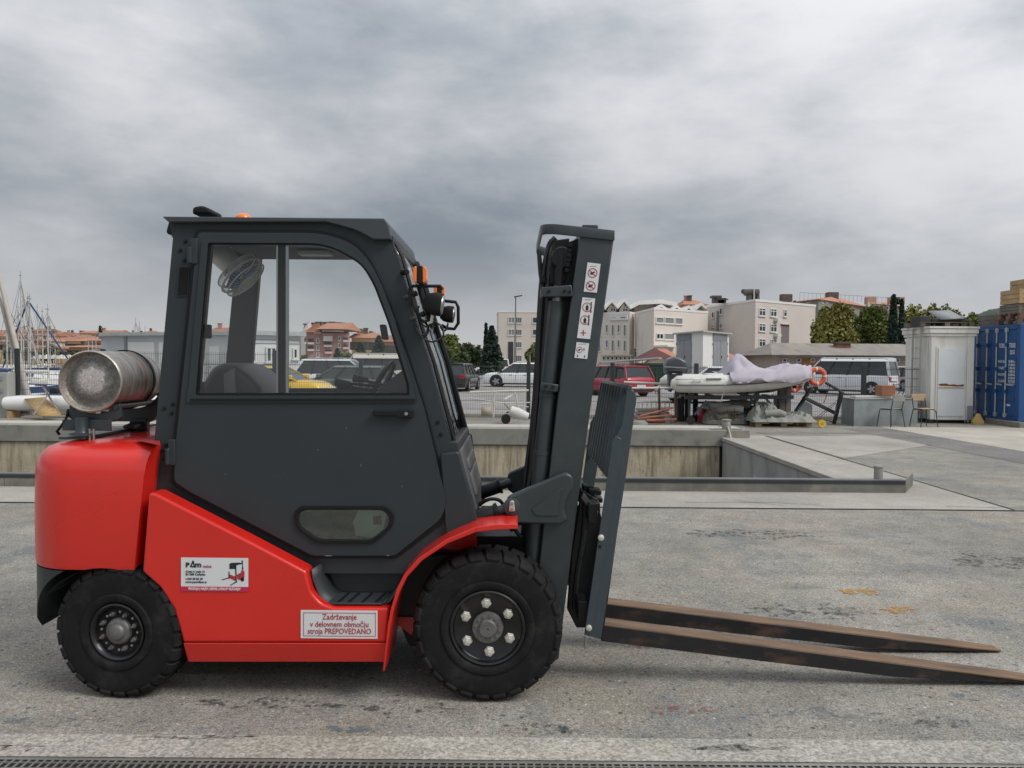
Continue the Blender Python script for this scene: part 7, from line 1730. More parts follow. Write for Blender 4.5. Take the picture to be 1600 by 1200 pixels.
# small motor boats and white covers
rnd = random.Random(21)
def motorboat(loc, rz, L_, m, cov, label, group):
    t = thing('motor_boat', label, 'motor boat', loc, rz, local=True, group=group); hw = L_ * .18
    rings = [[(f_ * L_, hw * k, z), (f_ * L_, hw * k * .8, .1), (f_ * L_, -hw * k * .8, .1), (f_ * L_, -hw * k, z)] for f_, k, z in ((-.5, .85, .8), (-.1, 1, .85), (.3, .7, .95), (.5, .05, 1.1))]
    MB().loft(rings).build('hull', m, t, smooth=60)
    MB().loft([[(-.35 * L_, hw * .7 * s, z) for s, z in ((-1, .86), (-.6, 1.5), (.6, 1.5), (1, .86))], [(.15 * L_, hw * .6 * s, z) for s, z in ((-1, .9), (-.6, 1.35), (.6, 1.35), (1, .9))]]).build('cabin', cov, t)
    MB().loft([[(.151 * L_, hw * .5 * s, z) for s, z in ((-1, .92), (-.6, 1.28), (.6, 1.28), (1, .92))], [(.24 * L_, hw * .45 * s, .95) for s in (-1, -.6, .6, 1)]]).build('windscreen', CG, t, smooth=0)
    return t
for i in range(34):
    Y = rnd.uniform(30, 110); px = rnd.uniform(-25, 150) if i > 5 else rnd.uniform(30, 90)
    if px > 120 and Y < 55: px -= 60
    hz_ = R(rnd.choice((0, 25, 90, 170, 200, 80))); ln_ = rnd.uniform(5, 8); hm_ = WM if rnd.random() < .8 else SAILB; cm_ = rnd.choice((WM, SAILW, SAILB, WM))
    motorboat((GX(px, Y), Y, WL), hz_, ln_, hm_, cm_, '%s %s motor boat, %s cabin, %s %s' % ('long' if ln_ > 6.5 else 'short', 'white' if hm_ is WM else 'dark blue', 'blue' if cm_ is SAILB else 'cream' if cm_ is SAILW else 'white', 'beside the fence' if Y < 40 else 'beyond the fence' if Y < 55 else 'in mid marina' if Y < 70 else 'past mid marina' if Y < 90 else 'at the far quay', 'behind the crane boom' if px < 30 else 'below the mast cluster' if px < 80 else 'left of the gas bottle' if px < 110 else 'behind the gas bottle'), 'motor boats moored in the marina')
motorboat((GX(72, 33), 33, WL + .35), R(170), 5, SAILB, SAILB, 'dark blue covered boat by the fence left of the gas bottle', None)
# white parasols on the far quay
rnd = random.Random(2)
for i in range(9):
    px = 62 + i * 11.5; Y = 135; x = GX(px, Y); z = P(px, 554, Y).z
    t = thing('parasol', 'white cafe parasol, %s in the row on the far marina quay' % ['leftmost', 'second from the left', 'third from the left', 'fourth from the left', 'middle one', 'fourth from the right', 'third from the right', 'second from the right', 'rightmost'][i], 'parasol', (x, Y, 0), group='white parasols on the far quay')
    MB().lathe([(2.0, z - .75), (0.05, z), (0, z)], Matrix.Translation((x, Y, 0)), 8, cap=False).build('canopy', SAILW, t, smooth=0); MB().cyl((x, Y, -1), (x, Y, z), .05, 5).build('pole', LM, t)
flat('far_quay', [(-300, 128), (-20, 128), (-20, 140.5), (-300, 140.5)], -.02, GM_CONC, 'pale far quay of the marina')
# leaning white boom at the left edge
t = thing('crane_boom', 'white tapering crane boom leaning in from the left edge', 'crane boom', (GX(40, 26), 26, 0))
BOOM = mat('boom_white', (0.50, 0.46, 0.40), rough=.6, var=.08, dirt=(.3, .25, .2), dirt_amt=.4, dirt_s=2)
a = P(-14, 380, 26); b2 = P(30, 560, 26); c2 = P(44, 620, 26)
MB().tube([a, b2, c2], [.055, .085, .10], 12).build('tube', BOOM, t); a2 = P(-26, 400, 26.1); b3 = P(24, 570, 26.1)
MB().tube([a2, P(4, 480, 26.1), P(24, 560, 26.1), P(34, 620, 26.1)], [.05, .06, .07, .07], 10).build('stay_tube', BOOM, t)
MB().bar(P(12, 480, 26.05), P(40, 620, 26.05), .04, .16).build('web_plate', BOOM, t)
# ------------------------------------------------------------------ mesh fence
FP = mat('fence_post', (0.022, 0.03, 0.032), rough=.5); FW = mat('fence_wire', (0.05, 0.055, 0.052), rough=.6)
FY = 21.5; pitch = GX(957, FY) - GX(826, FY)
def fence(name, label, xs_, h, Y):
    t = thing(name, label, 'fence', (xs_[0], Y, 0))
    sp = xs_[1] - xs_[0]
    b_ = MB()
    n = int(round(sp / .05))
    for i in range(n): x = sp * (i + .5) / n; b_.bar((x, 0, .04), (x, 0, h), .0055, .0055, up=(0, 1, 0))
    for z in (0.06, .26, .5, .74, .98, 1.22, 1.46, h - .06):
        if z < h: b_.bar((0, -.006, z), (sp, -.006, z), .008, .008)
    me_src = None
    for i in range(len(xs_) - 1):
        if me_src is None:
            me_src = MB().add([(v.x + xs_[0], v.y + Y, v.z) for v in b_.v], b_.f).build('mesh_panel', FW, t, smooth=0, kind='stuff')
        else: share(me_src, 'mesh_panel', t, (xs_[i] - xs_[0], 0, 0))
    ps = None
    for i, x in enumerate(xs_):
        if ps is None: ps = MB().box((x - .055, Y - .04, 0), (x + .055, Y + .04, h + .06)).box((x - .1, Y - .1, 0), (x + .1, Y + .1, .02)).build('post', FP, t, bevel=.005)
        else: share(ps, 'post', t, (x - xs_[0], 0, 0))
    return t
x826 = GX(826, FY)
fence('mesh_fence', 'green-black welded mesh fence between the quay and the car park', [x826 + pitch * k for k in range(-4, 6)], 1.53, FY)
lx = GX(27, 21.0)
n_ = int((x826 - 4 * pitch - .3 - lx) / pitch)
fence('mesh_fence', 'higher mesh fence section behind the gas bottle and cab', [lx + pitch * k for k in range(-2, 4)], 1.80, 21.0)
t = thing('low_kerb_wall', 'low concrete footing under the mesh fence', 'footing', (-5, FY, 0)); MB().box((-14, FY + .15, 0), (14, FY + .35, .12)).build('footing', GM_CONC2, t)
# ------------------------------------------------------------------ things on the left deck
RUST = mat('rusty_iron', (0.085, 0.045, 0.03), rough=.8, var=.4, vs=12, dirt=(.22, .10, .05), dirt_amt=.6, dirt_s=10)
t = thing('chain_heap', 'heap of thick rusty anchor chain on the deck edge', 'chain', (GX(18, 19.3), 19.3, 0))
rnd = random.Random(9); cc = G(14, 648)
for i in range(36):
    x = cc.x + rnd.uniform(-.42, .55); y = cc.y + rnd.uniform(-.3, .3); z = .06 + max(0, .33 - abs(x - cc.x) * .4) * rnd.random()
    M = Matrix.Translation((x, y, z)) @ Matrix.Rotation(rnd.uniform(0, 6.28), 4, 'Z') @ Matrix.Rotation(rnd.uniform(-1.2, 1.2), 4, 'X')
    MB().tube([M @ Vector((.13 * math.copysign(abs(math.cos(a)) ** .8, math.cos(a)), .07 * math.sin(a), 0)) for a in [6.283 * k / 12 for k in range(12)]], .024, 6, closed=True).build('link', RUST, t)
OSB = mat('plywood', (0.42, 0.28, 0.12), rough=.7, var=.25, vs=8, dirt=(.2, .13, .07), dirt_amt=.5, dirt_s=6)
p0, p1, p2, p3 = P(38, 624, 20.4), P(70, 621, 20.4), P(96, 650, 19.9), P(62, 651, 19.6)
MB().add([p0, p1, p2, p3], [(0, 1, 2, 3)]).build('plywood_board', OSB, None, solid=.02, label='square plywood board propped beside the chain heap', cat='board', recalc=False)
t = thing('steel_trestle', 'thin rusty T-shaped trestle leaning before the plywood board', 'trestle', tuple(G(48, 652)))
a = P(76, 617, 19.8); a = P(66, 602, 20.2)
WB_ = mat('worn_bar', (0.30, 0.25, 0.21), rough=.8, var=.2); MB().bar(P(52, 649, 19.4), P(74, 618, 20), .03).build('strut', WB_, t); MB().bar(P(66, 602, 20.1), P(94, 648, 20.1), .035).build('strut', WB_, t)
MB().bar(P(34, 651.5, 19.3), P(65, 652, 19.3), .05, .035).build('foot', mat('worn_bar', (0.30, 0.25, 0.21), rough=.8, var=.2), t); MB().bar(P(55, 602, 20.1), P(73, 602.5, 20.1), .03).build('crossbar', RUST, t)
t = thing('lying_mast', 'long white mast tube lying on trestles behind the gas bottle', 'mast', (GX(120, 20.6), 20.6, 0))
zz = PZ(631, 20.6, 120)
MB().tube([(GX(4, 20.6), 20.6, zz - .03), (GX(9, 20.6), 20.6, zz), (GX(30, 20.6), 20.6, zz + .01), (GX(260, 20.6), 20.6, zz + .02)], [.08, .18, .21, .21], 16).build('tube', WM, t)
for px in (20, 140, 250): MB().box((GX(px, 20.6) - .05, 20.4, 0), (GX(px, 20.6) + .05, 20.8, zz - .2)).build('support', OSB, t)
t = thing('concrete_cabinet', 'pale concrete service cabinet at the left edge by the fence post', 'cabinet', (GX(8, 20.9), 20.9, 0))
MB().box((GX(-14, 20.9), 20.6, 0), (GX(22, 20.9), 20.95, PZ(582, 20.9, 8))).build('body', mat('cabinet_grey', (0.36, 0.36, 0.33), rough=.8, var=.1, dirt=(.2, .2, .18), dirt_amt=.4, dirt_s=3), t, bevel=.01)
for yy in (597, 616): MB().box((GX(0, 20.6), 20.57, PZ(yy + 3, 20.6)), (GX(4, 20.6), 20.598, PZ(yy - 3, 20.6))).build('handle', METG, t)
MB().box((GX(83, 20.2), 20, PZ(620, 20.2)), (GX(97, 20.2), 20.3, PZ(610, 20.2))).build('fender_cushion', CB, None, bevel=.04, label='small black cushion on the white mast tube', cat='cushion')
t = thing('yellow_sign_board', 'yellow and red triangular board standing behind the cab seat', 'board', (GX(340, 22.5), 22.5, 0))
MB().add([P(331, 618, 22.5), P(345, 590, 22.5), P(352, 596, 22.5), P(348, 618, 22.5)], [(0, 1, 2, 3)]).build('panel', CYe, t, solid=.02, recalc=False)
MB().add([P(331, 619, 22.45), P(338, 604, 22.45), P(341, 605, 22.45), P(336, 619, 22.45)], [(0, 1, 2, 3)]).build('stripe', paint('car_red', (0.42, 0.012, 0.04)), t, solid=.01, recalc=False)
# ------------------------------------------------------------------ railings, scrap
WT = mat('white_tube', (0.58, 0.55, 0.50), rough=.55, var=.1, dirt=(.3, .18, .1), dirt_amt=.4, dirt_s=8)
def T(pts, r, m, nm, par): return MB().tube([P(*q_) if len(q_) == 3 else q_ for q_ in pts], r, 8).build(nm, m, par)
t = thing('tube_stand', 'low stand of pale welded tubes left of the mast', 'stand', (GX(780, 20), 20, 0))
T([(734, 613, 20), (826, 610, 20)], .025, WT, 'top_rail', t); T([(752, 631, 20.4), (828, 629, 20.4)], .018, WT, 'lower_rail', t); T([(733, 621.5, 20.8), (826, 636, 20.8)], .012, WT, 'brace', t)
for (a, b2) in (((773, 614), (771, 654)), ((805, 612), (812, 650)), ((772, 620), (768, 640)), ((820, 611), (817, 655))): T([(*a, 20), (*b2, 20)], .02, WT, 'leg', t)
t = thing('hand_trolley', 'small two-wheeled hand trolley under the tube stand', 'trolley', (GX(800, 19.6), 19.6, 0))
for dy in (0, .3): MB().lathe([(0, 0), (.12, 0), (.12, .05), (0, .05)], axisY((GX(791, 19.6), 19.6 + dy, .125)), 18).build('wheel', CB, t)
T([(791, 645, 19.6), (806, 640, 19.6), (822, 652, 19.5)], .02, RUST, 'handle', t); T([(788, 630, 19.7), (812, 655, 19.6)], .025, mat('worn_bar', (0.30, 0.25, 0.21)), 'frame', t)
MB().lathe([(0, 0), (.10, .02), (.14, .3), (.12, .5), (0, .52)], Matrix.Translation(P(826, 652, 19.5)) @ Matrix.Rotation(R(-70), 4, 'Y'), 14).build('fender', SAILW, None, label='grey boat fender lying by the hand trolley', cat='fender')
MB().add([P(752, 636, 21), P(768, 636, 21), P(768, 650, 21), P(752, 650, 21)], [(0, 1, 2, 3)]).build('plywood_board', mat('old_board', (0.42, 0.37, 0.28), rough=.8, var=.1), None, solid=.02, label='pale square board leaning on the fence beside the tube stand', cat='board', recalc=False)
t = thing('tube_rack', 'long pale tube rack right of the load backrest', 'rack', (GX(1010, 20), 20, 0))
T([(940, 607, 20), (1050, 606, 20)], .028, WT, 'top_rail', t); T([(975, 597, 20.8), (1045, 600, 20.8)], .03, WT, 'top_rail', t)
for px in (1030, 1056): T([(px, 605, 20), (px, 660, 20)], .03, RUST, 'leg', t)
t = thing('aluminium_ladder', 'pale aluminium ladder lying on edge behind the tube rack', 'ladder', (GX(1015, 20.8), 20.8, 0))
for yy in (628, 638): T([(985, yy, 20.8), (1050, yy - 1, 20.8)], .022, WT, 'side_rail', t)
for i in range(9): T([(990 + i * 7, 628, 20.8), (990 + i * 7, 638, 20.8)], .016, WT, 'rung', t)
t = thing('timber_stack', 'stack of weathered grey planks behind the load backrest', 'planks', (GX(1010, 20.4), 20.4, 0))
GW = mat('grey_wood', (0.22, 0.20, 0.17), rough=.9, var=.25, vs=3, stretch=(.4, 4, 4))
for i in range(7): z = .05 + (i % 4) * .09; y = 20.3 + (i // 4) * .3; MB().box((GX(990 + i * 2, 20.4), y, z), (GX(1048 - i, 20.4), y + .22, z + .07)).build('plank', GW, t, bevel=.008)
t = thing('scrap_bars', 'rust-orange steel bars lying across the ground by the tube rack', 'steel bars', (GX(1020, 19.4), 19.4, 0))
OR = mat('primer_orange', (0.33, 0.12, 0.07), rough=.8, var=.3, vs=5)
for (a, b2) in (((996, 654), (1050, 648)), ((1010, 657), (1056, 655)), ((1000, 650), (1052, 637)), ((990, 657), (1040, 659))): T([(*a, 19.6), (*b2, 19.8)], .025, OR, 'bar', t)
MB().lathe([(.09, 0), (.12, .24), (.11, .24), (.085, .02), (0, .02)], Matrix.Translation(G(1043, 661)), 16, cap=False).build('bucket', mat('bucket_grey', (.35, .36, .36), rough=.5), None, label='small grey bucket by the orange steel bars', cat='bucket')
MB().lathe([(0, 0), (.22, .01), (.2, .09), (.1, .13), (0, .12)], Matrix.Translation(G(997, 664)) @ Matrix.Diagonal((1.2, .7, 1, 1)), 11).build('crumpled_rag', mat('rag', (.24, .26, .24), rough=.9, var=.3), None, label='crumpled grey rag on the deck right of the backrest', cat='rag')
# ------------------------------------------------------------------ trailer and boat
TRM = mat('trailer_steel', (0.028, 0.032, 0.036), rough=.55, var=.3, dirt=(.12, .08, .06), dirt_amt=.4, dirt_s=6)
TY0, TY1 = 19.9, 21.0
t = thing('boat_trailer', 'dark steel launching trolley carrying the rubber boat', 'trailer', (GX(1150, 20.3), 20.3, 0))
for Y in (TY0, TY1): MB().bar(P(1070, 620.5, Y), P(1240, 620.5, Y), .06, .10).build('beam', TRM, t, bevel=.005)
zb_ = PZ(620, TY0, 1150)
for px in (1078, 1120, 1181, 1214): MB().bar((GX(px, TY0), TY0, zb_), (GX(px, TY0), TY1, zb_), .06).build('cross_beam', TRM, t)
for (px, Y) in ((1078, TY0), (1212, TY0), (1181, TY0), (1085, TY1), (1216, TY1)): MB().bar((GX(px, Y), Y, zb_), (GX(px, Y), Y, .12 if px < 1100 else .3), .055).build('leg', TRM, t)
for a, b2 in (((1104, 626), (1085, 648)), ((1105, 628), (1122, 655)), ((1196, 622), (1212, 640))): MB().bar(P(*a, TY0), P(*b2, TY0), .05).build('brace', mat('blue_steel', (.06, .08, .10), rough=.5), t)
for (px, Y, r_) in ((1080, TY0, .11), (1088, TY1, .11)): MB().lathe([(0, 0), (r_, 0), (r_, .05), (0, .05)], axisY((GX(px, Y), Y, r_)), 18).build('castor', CB, t)
for Y in (TY0 + .1, TY1 - .1): w_ = MB().lathe([(.08, -.03), (.17, -.04), (.19, 0), (.17, .04), (.08, .03)], axisY((GX(1162, Y), Y, .19)), 24).build('wheel', CB, t); MB().lathe([(0, -.035), (.09, -.035), (.09, .035), (.04, .05), (0, .05)], axisY((GX(1162, Y), Y, .19)), 18).build('rim', mat('wheel_blue', (.05, .11, .17), rough=.5), w_)
MB().box((GX(1110, TY0), TY0 - .02, zb_ + .055), (GX(1153, TY0), TY0 + .12, zb_ + .12)).build('bunk_pad', WT, t, bevel=.02)
# rubber boat
t = thing('rubber_boat', 'pale grey inflatable boat raised on the steel trolley', 'inflatable boat', (GX(1150, 20.4), 20.4, .7))
HY = mat('hypalon_grey', (0.62, 0.62, 0.575), rough=.5, var=.06, vs=2, dirt=(.28, .26, .22), dirt_amt=.4, dirt_s=3)
STR = mat('rub_strake', (0.16, 0.165, 0.17), rough=.6); HULLG = mat('grp_dark_hull', (0.045, 0.065, 0.055), rough=.4, var=.2)
SCL = F / 19.9
def bp(px, py, Y): return P(px, py, Y)
nearY, farY = 19.75, 21.25
zc0 = PZ(597, nearY, 1100)
cl = []
xs_ = [1052, 1058, 1075, 1120, 1170, 1210, 1240]
pz = [(1049, 600), (1058, 600), (1090, 600), (1130, 600), (1175, 598), (1215, 594), (1240, 590)]
near = [P(px, py, nearY) for px, py in pz]
z_bow = PZ(584, 20.5, 1262)
bow = [Vector((GX(1256, 20.0), 20.0, PZ(586, 20.0, 1256))), Vector((GX(1263, 20.5), 20.5, z_bow)), Vector((GX(1250, 21.0), 21.0, PZ(586, 20.0, 1256)))]
far = [Vector((v.x, farY, v.z)) for v in reversed(near)]
path = near + bow + far
rad = [.10, .215, .235, .235, .235, .22, .20, .19, .185, .19, .20, .22, .235, .235, .235, .215, .10]
pth = []; rd = []
for i in range(len(path) - 1):
    for k in range(3): pth.append(path[i].lerp(path[i + 1], k / 3)); rd.append(rad[i] * (1 - k / 3) + rad[i + 1] * k / 3)
pth.append(path[-1]); rd.append(rad[-1])
MB().tube(pth, rd, 18).build('tube', HY, t)
MB().tube([v + Vector((0, -r_ * 1.0, -.02)) for v, r_ in zip(pth[2:18], rd[2:18])], .02, 6).build('rub_strake', STR, t)
MB().tube([v + Vector((0, -r_ * .80, .12)) for v, r_ in zip(pth[2:12], rd[2:12])], .010, 6).build('grab_line', STR, t)
MB().loft([[(v[0], y, z) for y, z in ((nearY + .1, v[1]), (20.5, v[2]), (farY - .1, v[1]), (farY - .25, v[3]), (20.5, v[3]), (nearY + .25, v[3]))] for v in
           ((GX(1062, 20.3), PZ(606, nearY), PZ(613, nearY), PZ(597, nearY)), (GX(1150, 20.3), PZ(606, nearY), PZ(616, nearY), PZ(597, nearY)), (GX(1210, 20.3), PZ(603, nearY), PZ(612, nearY), PZ(595, nearY)), (GX(1238, 20.4), PZ(598, nearY), PZ(602, nearY), PZ(590, nearY)))]).build('hull', HULLG, t)
MB().box((GX(1066, 20.5), nearY + .2, PZ(606, 20.5)), (GX(1071, 20.5), farY - .2, PZ(586, 20.5))).build('transom', WM, t, bevel=.02)
for (a, b2) in (((1083, 594), (1095, 594)),): MB().tube([P(a[0], 596, nearY - .24), P(a[0] + 2, 592.5, nearY - .26), P(b2[0] - 2, 592.5, nearY - .26), P(b2[0], 596, nearY - .24)], .016, 8).build('carry_handle', WM, t)
MB().bar(P(1103, 592.6, nearY - .235), P(1127, 592.4, nearY - .235), .006, .05).build('name_strip', STR, t)
MB().box((GX(1100, 20.6), 20.2, PZ(590, 20.6)), (GX(1125, 20.6), 20.8, PZ(581, 20.6))).build('seat', WM, t, bevel=.03)
ob = thing('outboard_motor', 'dark grey outboard motor tilted at the boat stern', 'outboard motor', (GX(1056, 20.5), 20.5, .9))
OBM = mat('outboard_grey', (0.055, 0.062, 0.070), rough=.35, var=.1, coat=.3)
prof = [(1038, 583), (1037, 570), (1041, 561), (1050, 557), (1062, 559), (1072, 566), (1074, 578), (1071, 584)]
xz0 = [P(a, b2, 20.5) for a, b2 in prof]; c_ = sum(xz0, Vector()) / len(xz0)
rings = []
for y, k in ((20.24, .72), (20.28, .93), (20.4, 1.0), (20.6, 1.0), (20.72, .93), (20.76, .72)):
    rings.append([(c_.x + (v.x - c_.x) * k, y, c_.z + (v.z - c_.z) * k) for v in xz0])
MB().loft(rings).build('cowl', OBM, ob, bevel=.02, seg=3)
MB().prism([(v.x, v.z) for v in [P(1043, 584.5, 20.5), P(1066, 584.5, 20.5), P(1060, 594, 20.5), P(1053, 604, 20.5), P(1044, 604, 20.5)]], 20.38, 20.62).build('leg', OBM, ob, bevel=.02)
MB().tube([P(1049, 600, 20.5), P(1046, 612, 20.5)], [.07, .05], 10).build('gearcase', OBM, ob)
MB().bar(P(1038, 573, 20.235), P(1073, 575, 20.235), .01, .03).build('trim_stripe', METG, ob)
# lilac cover with folds
def fabric(name, col):
    return mat(name, col, rough=.9, var=.12, vs=2, dirt=tuple(v * .7 for v in col), dirt_amt=.35, dirt_s=4, bump=.2, bs=25)
LIL = fabric('lilac_canvas', (0.44, 0.405, 0.455))
rnd = random.Random(31)
tops = [(1131, 591), (1137, 583), (1142, 569), (1148, 560), (1155, 554.5), (1162, 553.5), (1168, 558), (1175, 566), (1183, 573), (1192, 576), (1205, 577), (1220, 572.5), (1235, 569.5), (1248, 570), (1257, 573), (1263, 579), (1266, 585)]
bots = [(1131, 602), (1137, 603), (1142, 603.5), (1148, 603), (1155, 602), (1162, 600.5), (1168, 599), (1175, 598), (1183, 600), (1192, 601), (1205, 602), (1220, 601), (1235, 599.5), (1248, 597), (1257, 593), (1263, 589), (1266, 586)]
rings = []
from mathutils import noise as mn
K = 14
def interp(tab, x):
    for i in range(len(tab) - 1):
        if tab[i][0] <= x <= tab[i + 1][0]:
            t_ = (x - tab[i][0]) / (tab[i + 1][0] - tab[i][0]); return tab[i][1] * (1 - t_) + tab[i + 1][1] * t_
    return tab[-1][1]
nx = 90
for i in range(nx + 1):
    px = 1131 + (1266 - 1131) * i / nx; zt = PZ(interp(tops, px), 20.5, px); zbm = PZ(interp(bots, px), 19.6, px)
    x = GX(px, 20.2); r = []
    wid = min(1, ((1269 - px) / 26) ** .5)
    peak = max(0, 1 - abs(px - 1156) / 24); ztu = PZ(interp([(1131, 586), (1200, 584), (1240, 578), (1266, 574)], px), 19.75, px)
    zt = max(zt, ztu + .02)
    for k in range(K * 2 + 1):
        s = -1 + k / K; e_ = abs(s)
        d_, z = 0, 0
        tab = [(0, 0, zt), (.3, .40, zt * (.55 + .45 * (1 - peak)) + ztu * (.45 - .45 * (1 - peak)) - .02), (.6, .86, ztu + .055), (.78, 1.06, ztu - .12), (1, 1.07, zbm)]
        for q_ in range(4):
            if tab[q_][0] <= e_ <= tab[q_ + 1][0] + 1e-6:
                f_ = (e_ - tab[q_][0]) / (tab[q_ + 1][0] - tab[q_][0]); d_ = tab[q_][1] * (1 - f_) + tab[q_ + 1][1] * f_; z = tab[q_][2] * (1 - f_) + tab[q_ + 1][2] * f_; break
        y = 20.5 + math.copysign(d_ * wid, s)
        nn = mn.noise(Vector((x * 2.6 + e_ * 3.5, s * 1.8, 1.7))) * .07 + (.5 - abs(mn.noise(Vector((x * 4.5 - s * 4, s * 2, 7))))) * .055
        r.append((x + mn.noise(Vector((x * 4, s * 3, 3))) * .04, y + nn * math.copysign(1, s) * (e_ > .5), z + nn * (1 - e_ * .6) + (abs(mn.noise(Vector((x * 2.2, 0.3, 9)))) * .26 if e_ > .98 else 0)))
    rings.append(r)
MB().loft(rings, cap=False, close=False).build('boat_cover', LIL, None, smooth=0, label='crumpled lilac canvas cover draped over the bow half of the rubber boat', cat='boat cover', solid=.006, recalc=False).data.shade_smooth()
MB().tube([P(1133, 601, 19.5), P(1131, 612, 19.6), P(1126, 628, 19.7)], .014, 6).build('lashing_rope', SAILW, None, label='white lashing rope hanging from the lilac boat cover', cat='rope')
# lifebuoys
LBO = mat('lifebuoy_orange', (0.62, 0.10, 0.045), rough=.55, var=.08); LBW = mat('lifebuoy_band', (.62, .58, .52), rough=.6)
def buoy(c, R_, r_, label, tilt=0, rzz=0):
    t = thing('lifebuoy', label, 'lifebuoy', tuple(c)); M = Matrix.Translation(c) @ Matrix.Rotation(R(rzz), 4, 'Z') @ Matrix.Rotation(R(90 + tilt), 4, 'X')
    MB().tube([M @ Vector((R_ * math.cos(a), R_ * math.sin(a), 0)) for a in [6.283 * k / 40 for k in range(40)]], r_, 12, closed=True).build('ring', LBO, t)
    for k in range(4):
        a0 = math.pi / 4 + k * math.pi / 2 + R(50)
        MB().tube([M @ Vector((R_ * math.cos(a), R_ * math.sin(a), 0)) for a in (a0 - .12, a0, a0 + .12)], r_ * 1.04, 12).build('white_band', LBW, t)
    b_ = MB()
    for k in range(4):
        a0 = R(50) + math.pi / 4 + k * math.pi / 2; b_.tube([M @ Vector(((R_ + (r_ * 1.05 if j in (0, 4) else r_ * 1.25)) * math.cos(a), (R_ + (r_ * 1.05 if j in (0, 4) else r_ * 1.25)) * math.sin(a), .0)) for j, a in enumerate([a0 + (math.pi / 2) * q_ / 4 for q_ in range(5)])], .008, 5)
    b_.build('grab_rope', SAILW, t)
buoy(P(1276.5, 588.5, 20.0), .19, .058, 'orange lifebuoy with pale bands hanging right of the rubber boat')
buoy(P(1243, 601, 21.3), .19, .055, 'second orange lifebuoy half hidden under the boat bow', tilt=25, rzz=20)
# under the trailer: hose rolls
TARP = fabric('grey_canvas', (0.23, 0.235, 0.21))
def heap(name, x, y, z, L_, W, H, m, parent, seed=0, nx=46, ny=22):
    vs = []; fs = []
    for i in range(nx + 1):
        for j in range(ny + 1):
            u = i / nx * 2 - 1; v = j / ny * 2 - 1
            env = max(0, 1 - abs(u) ** 4) * max(0, 1 - abs(v) ** 3)
            p_ = Vector((u * 2.6 + seed, v * 1.6, seed))
            rg = 1 - abs(mn.noise(p_ * 1.3)) * 2; r2 = 1 - abs(mn.noise(p_ * 3 + Vector((0, 3, 0)))) * 2
            h = H * env * (.45 + .38 * rg + .22 * r2 + .2 * mn.noise(p_ * .8)); 
            vs.append((x + u * L_ / 2 * (1 + .06 * r2), y + v * W / 2 * (1 + .12 * rg), z + max(0.0, h) + .004 * i % .003))
    for i in range(nx):
        for j in range(ny): a = i * (ny + 1) + j; fs.append((a, a + ny + 1, a + ny + 2, a + 1))
    o = MB().add(vs, fs).build(name, m, parent, smooth=55, recalc=False); return o
def blobroll(x, y, z, L_, r_, rz, m, parent, nm='roll', seed=0):
    rings = []
    for i in range(9):
        f_ = i / 8; rr_ = r_ * (1 + .18 * mn.noise(Vector((f_ * 4, seed, 0)))) * (.75 if i in (0, 8) else 1)
        ring = []
        for k in range(14):
            a = 6.283 * k / 14; q_ = rr_ * (1 + .16 * mn.noise(Vector((math.cos(a) * 2, math.sin(a) * 2 + seed, f_ * 3))))
            v = Vector(((f_ - .5) * L_, q_ * math.cos(a), q_ * math.sin(a))); v.rotate(Matrix.Rotation(rz, 3, 'Z')); ring.append((x + v.x, y + v.y, z + v.z))
        rings.append(ring)
    return MB().loft(rings).build(nm, m, parent, smooth=60)
t = thing('tarpaulin_rolls', 'grey tarpaulin rolls piled on a barrow under the trailer', 'tarpaulin', (GX(1135, 20.3), 20.3, 0))
for i, (px, py, Y, L_, r_, rz) in enumerate([(1120, 634, 20.1, .7, .10, .1), (1140, 640, 20.0, .7, .12, -.3), (1150, 632, 20.4, .8, .11, .2), ]):
    v = P(px, py, Y); blobroll(v.x, v.y, v.z, L_, r_, rz, TARP, t, seed=i)
heap('lower_heap', GX(1132, 20.3), 20.3, .02, 1.1, .8, .55, TARP, t, 12)
t = thing('wheelbarrow', 'rusty tubular barrow frame holding the tarpaulin rolls', 'barrow', (GX(1135, 19.8), 19.8, 0))
T([(1106, 640, 19.8), (1110, 655, 19.8), (1160, 652, 19.8)], .018, RUST, 'frame', t); T([(1137, 640, 19.75), (1141, 664, 19.75), (1148, 652, 19.75), (1148, 638, 19.75)], .014, RUST, 'leg', t); T([(1104, 645, 19.8), (1155, 643, 19.8)], .016, RUST, 'frame', t)
MB().box((GX(1092, 20.6), 20.4, 0), (GX(1100, 20.6), 20.7, .4)).build('jerrycan', CRd, None, bevel=.03, label='dark red jerrycan standing under the trailer', cat='jerrycan')
for i, (px, hh, m_) in enumerate(((1070, .75, CB), (1064, .62, CB), (1218, .8, GW), (1226, .7, GW))):
    MB().box((GX(px, 21.2), 21.1, 0), (GX(px + (5 if i < 2 else 9), 21.2), 21.16, hh + .3)).build('leaning_board', m_, None, label=['tall black board leaning at the trailer end', 'shorter black board leaning at the trailer end', 'weathered board standing right of the trailer legs', 'second weathered board near the fence by the trailer'][i], cat='board')
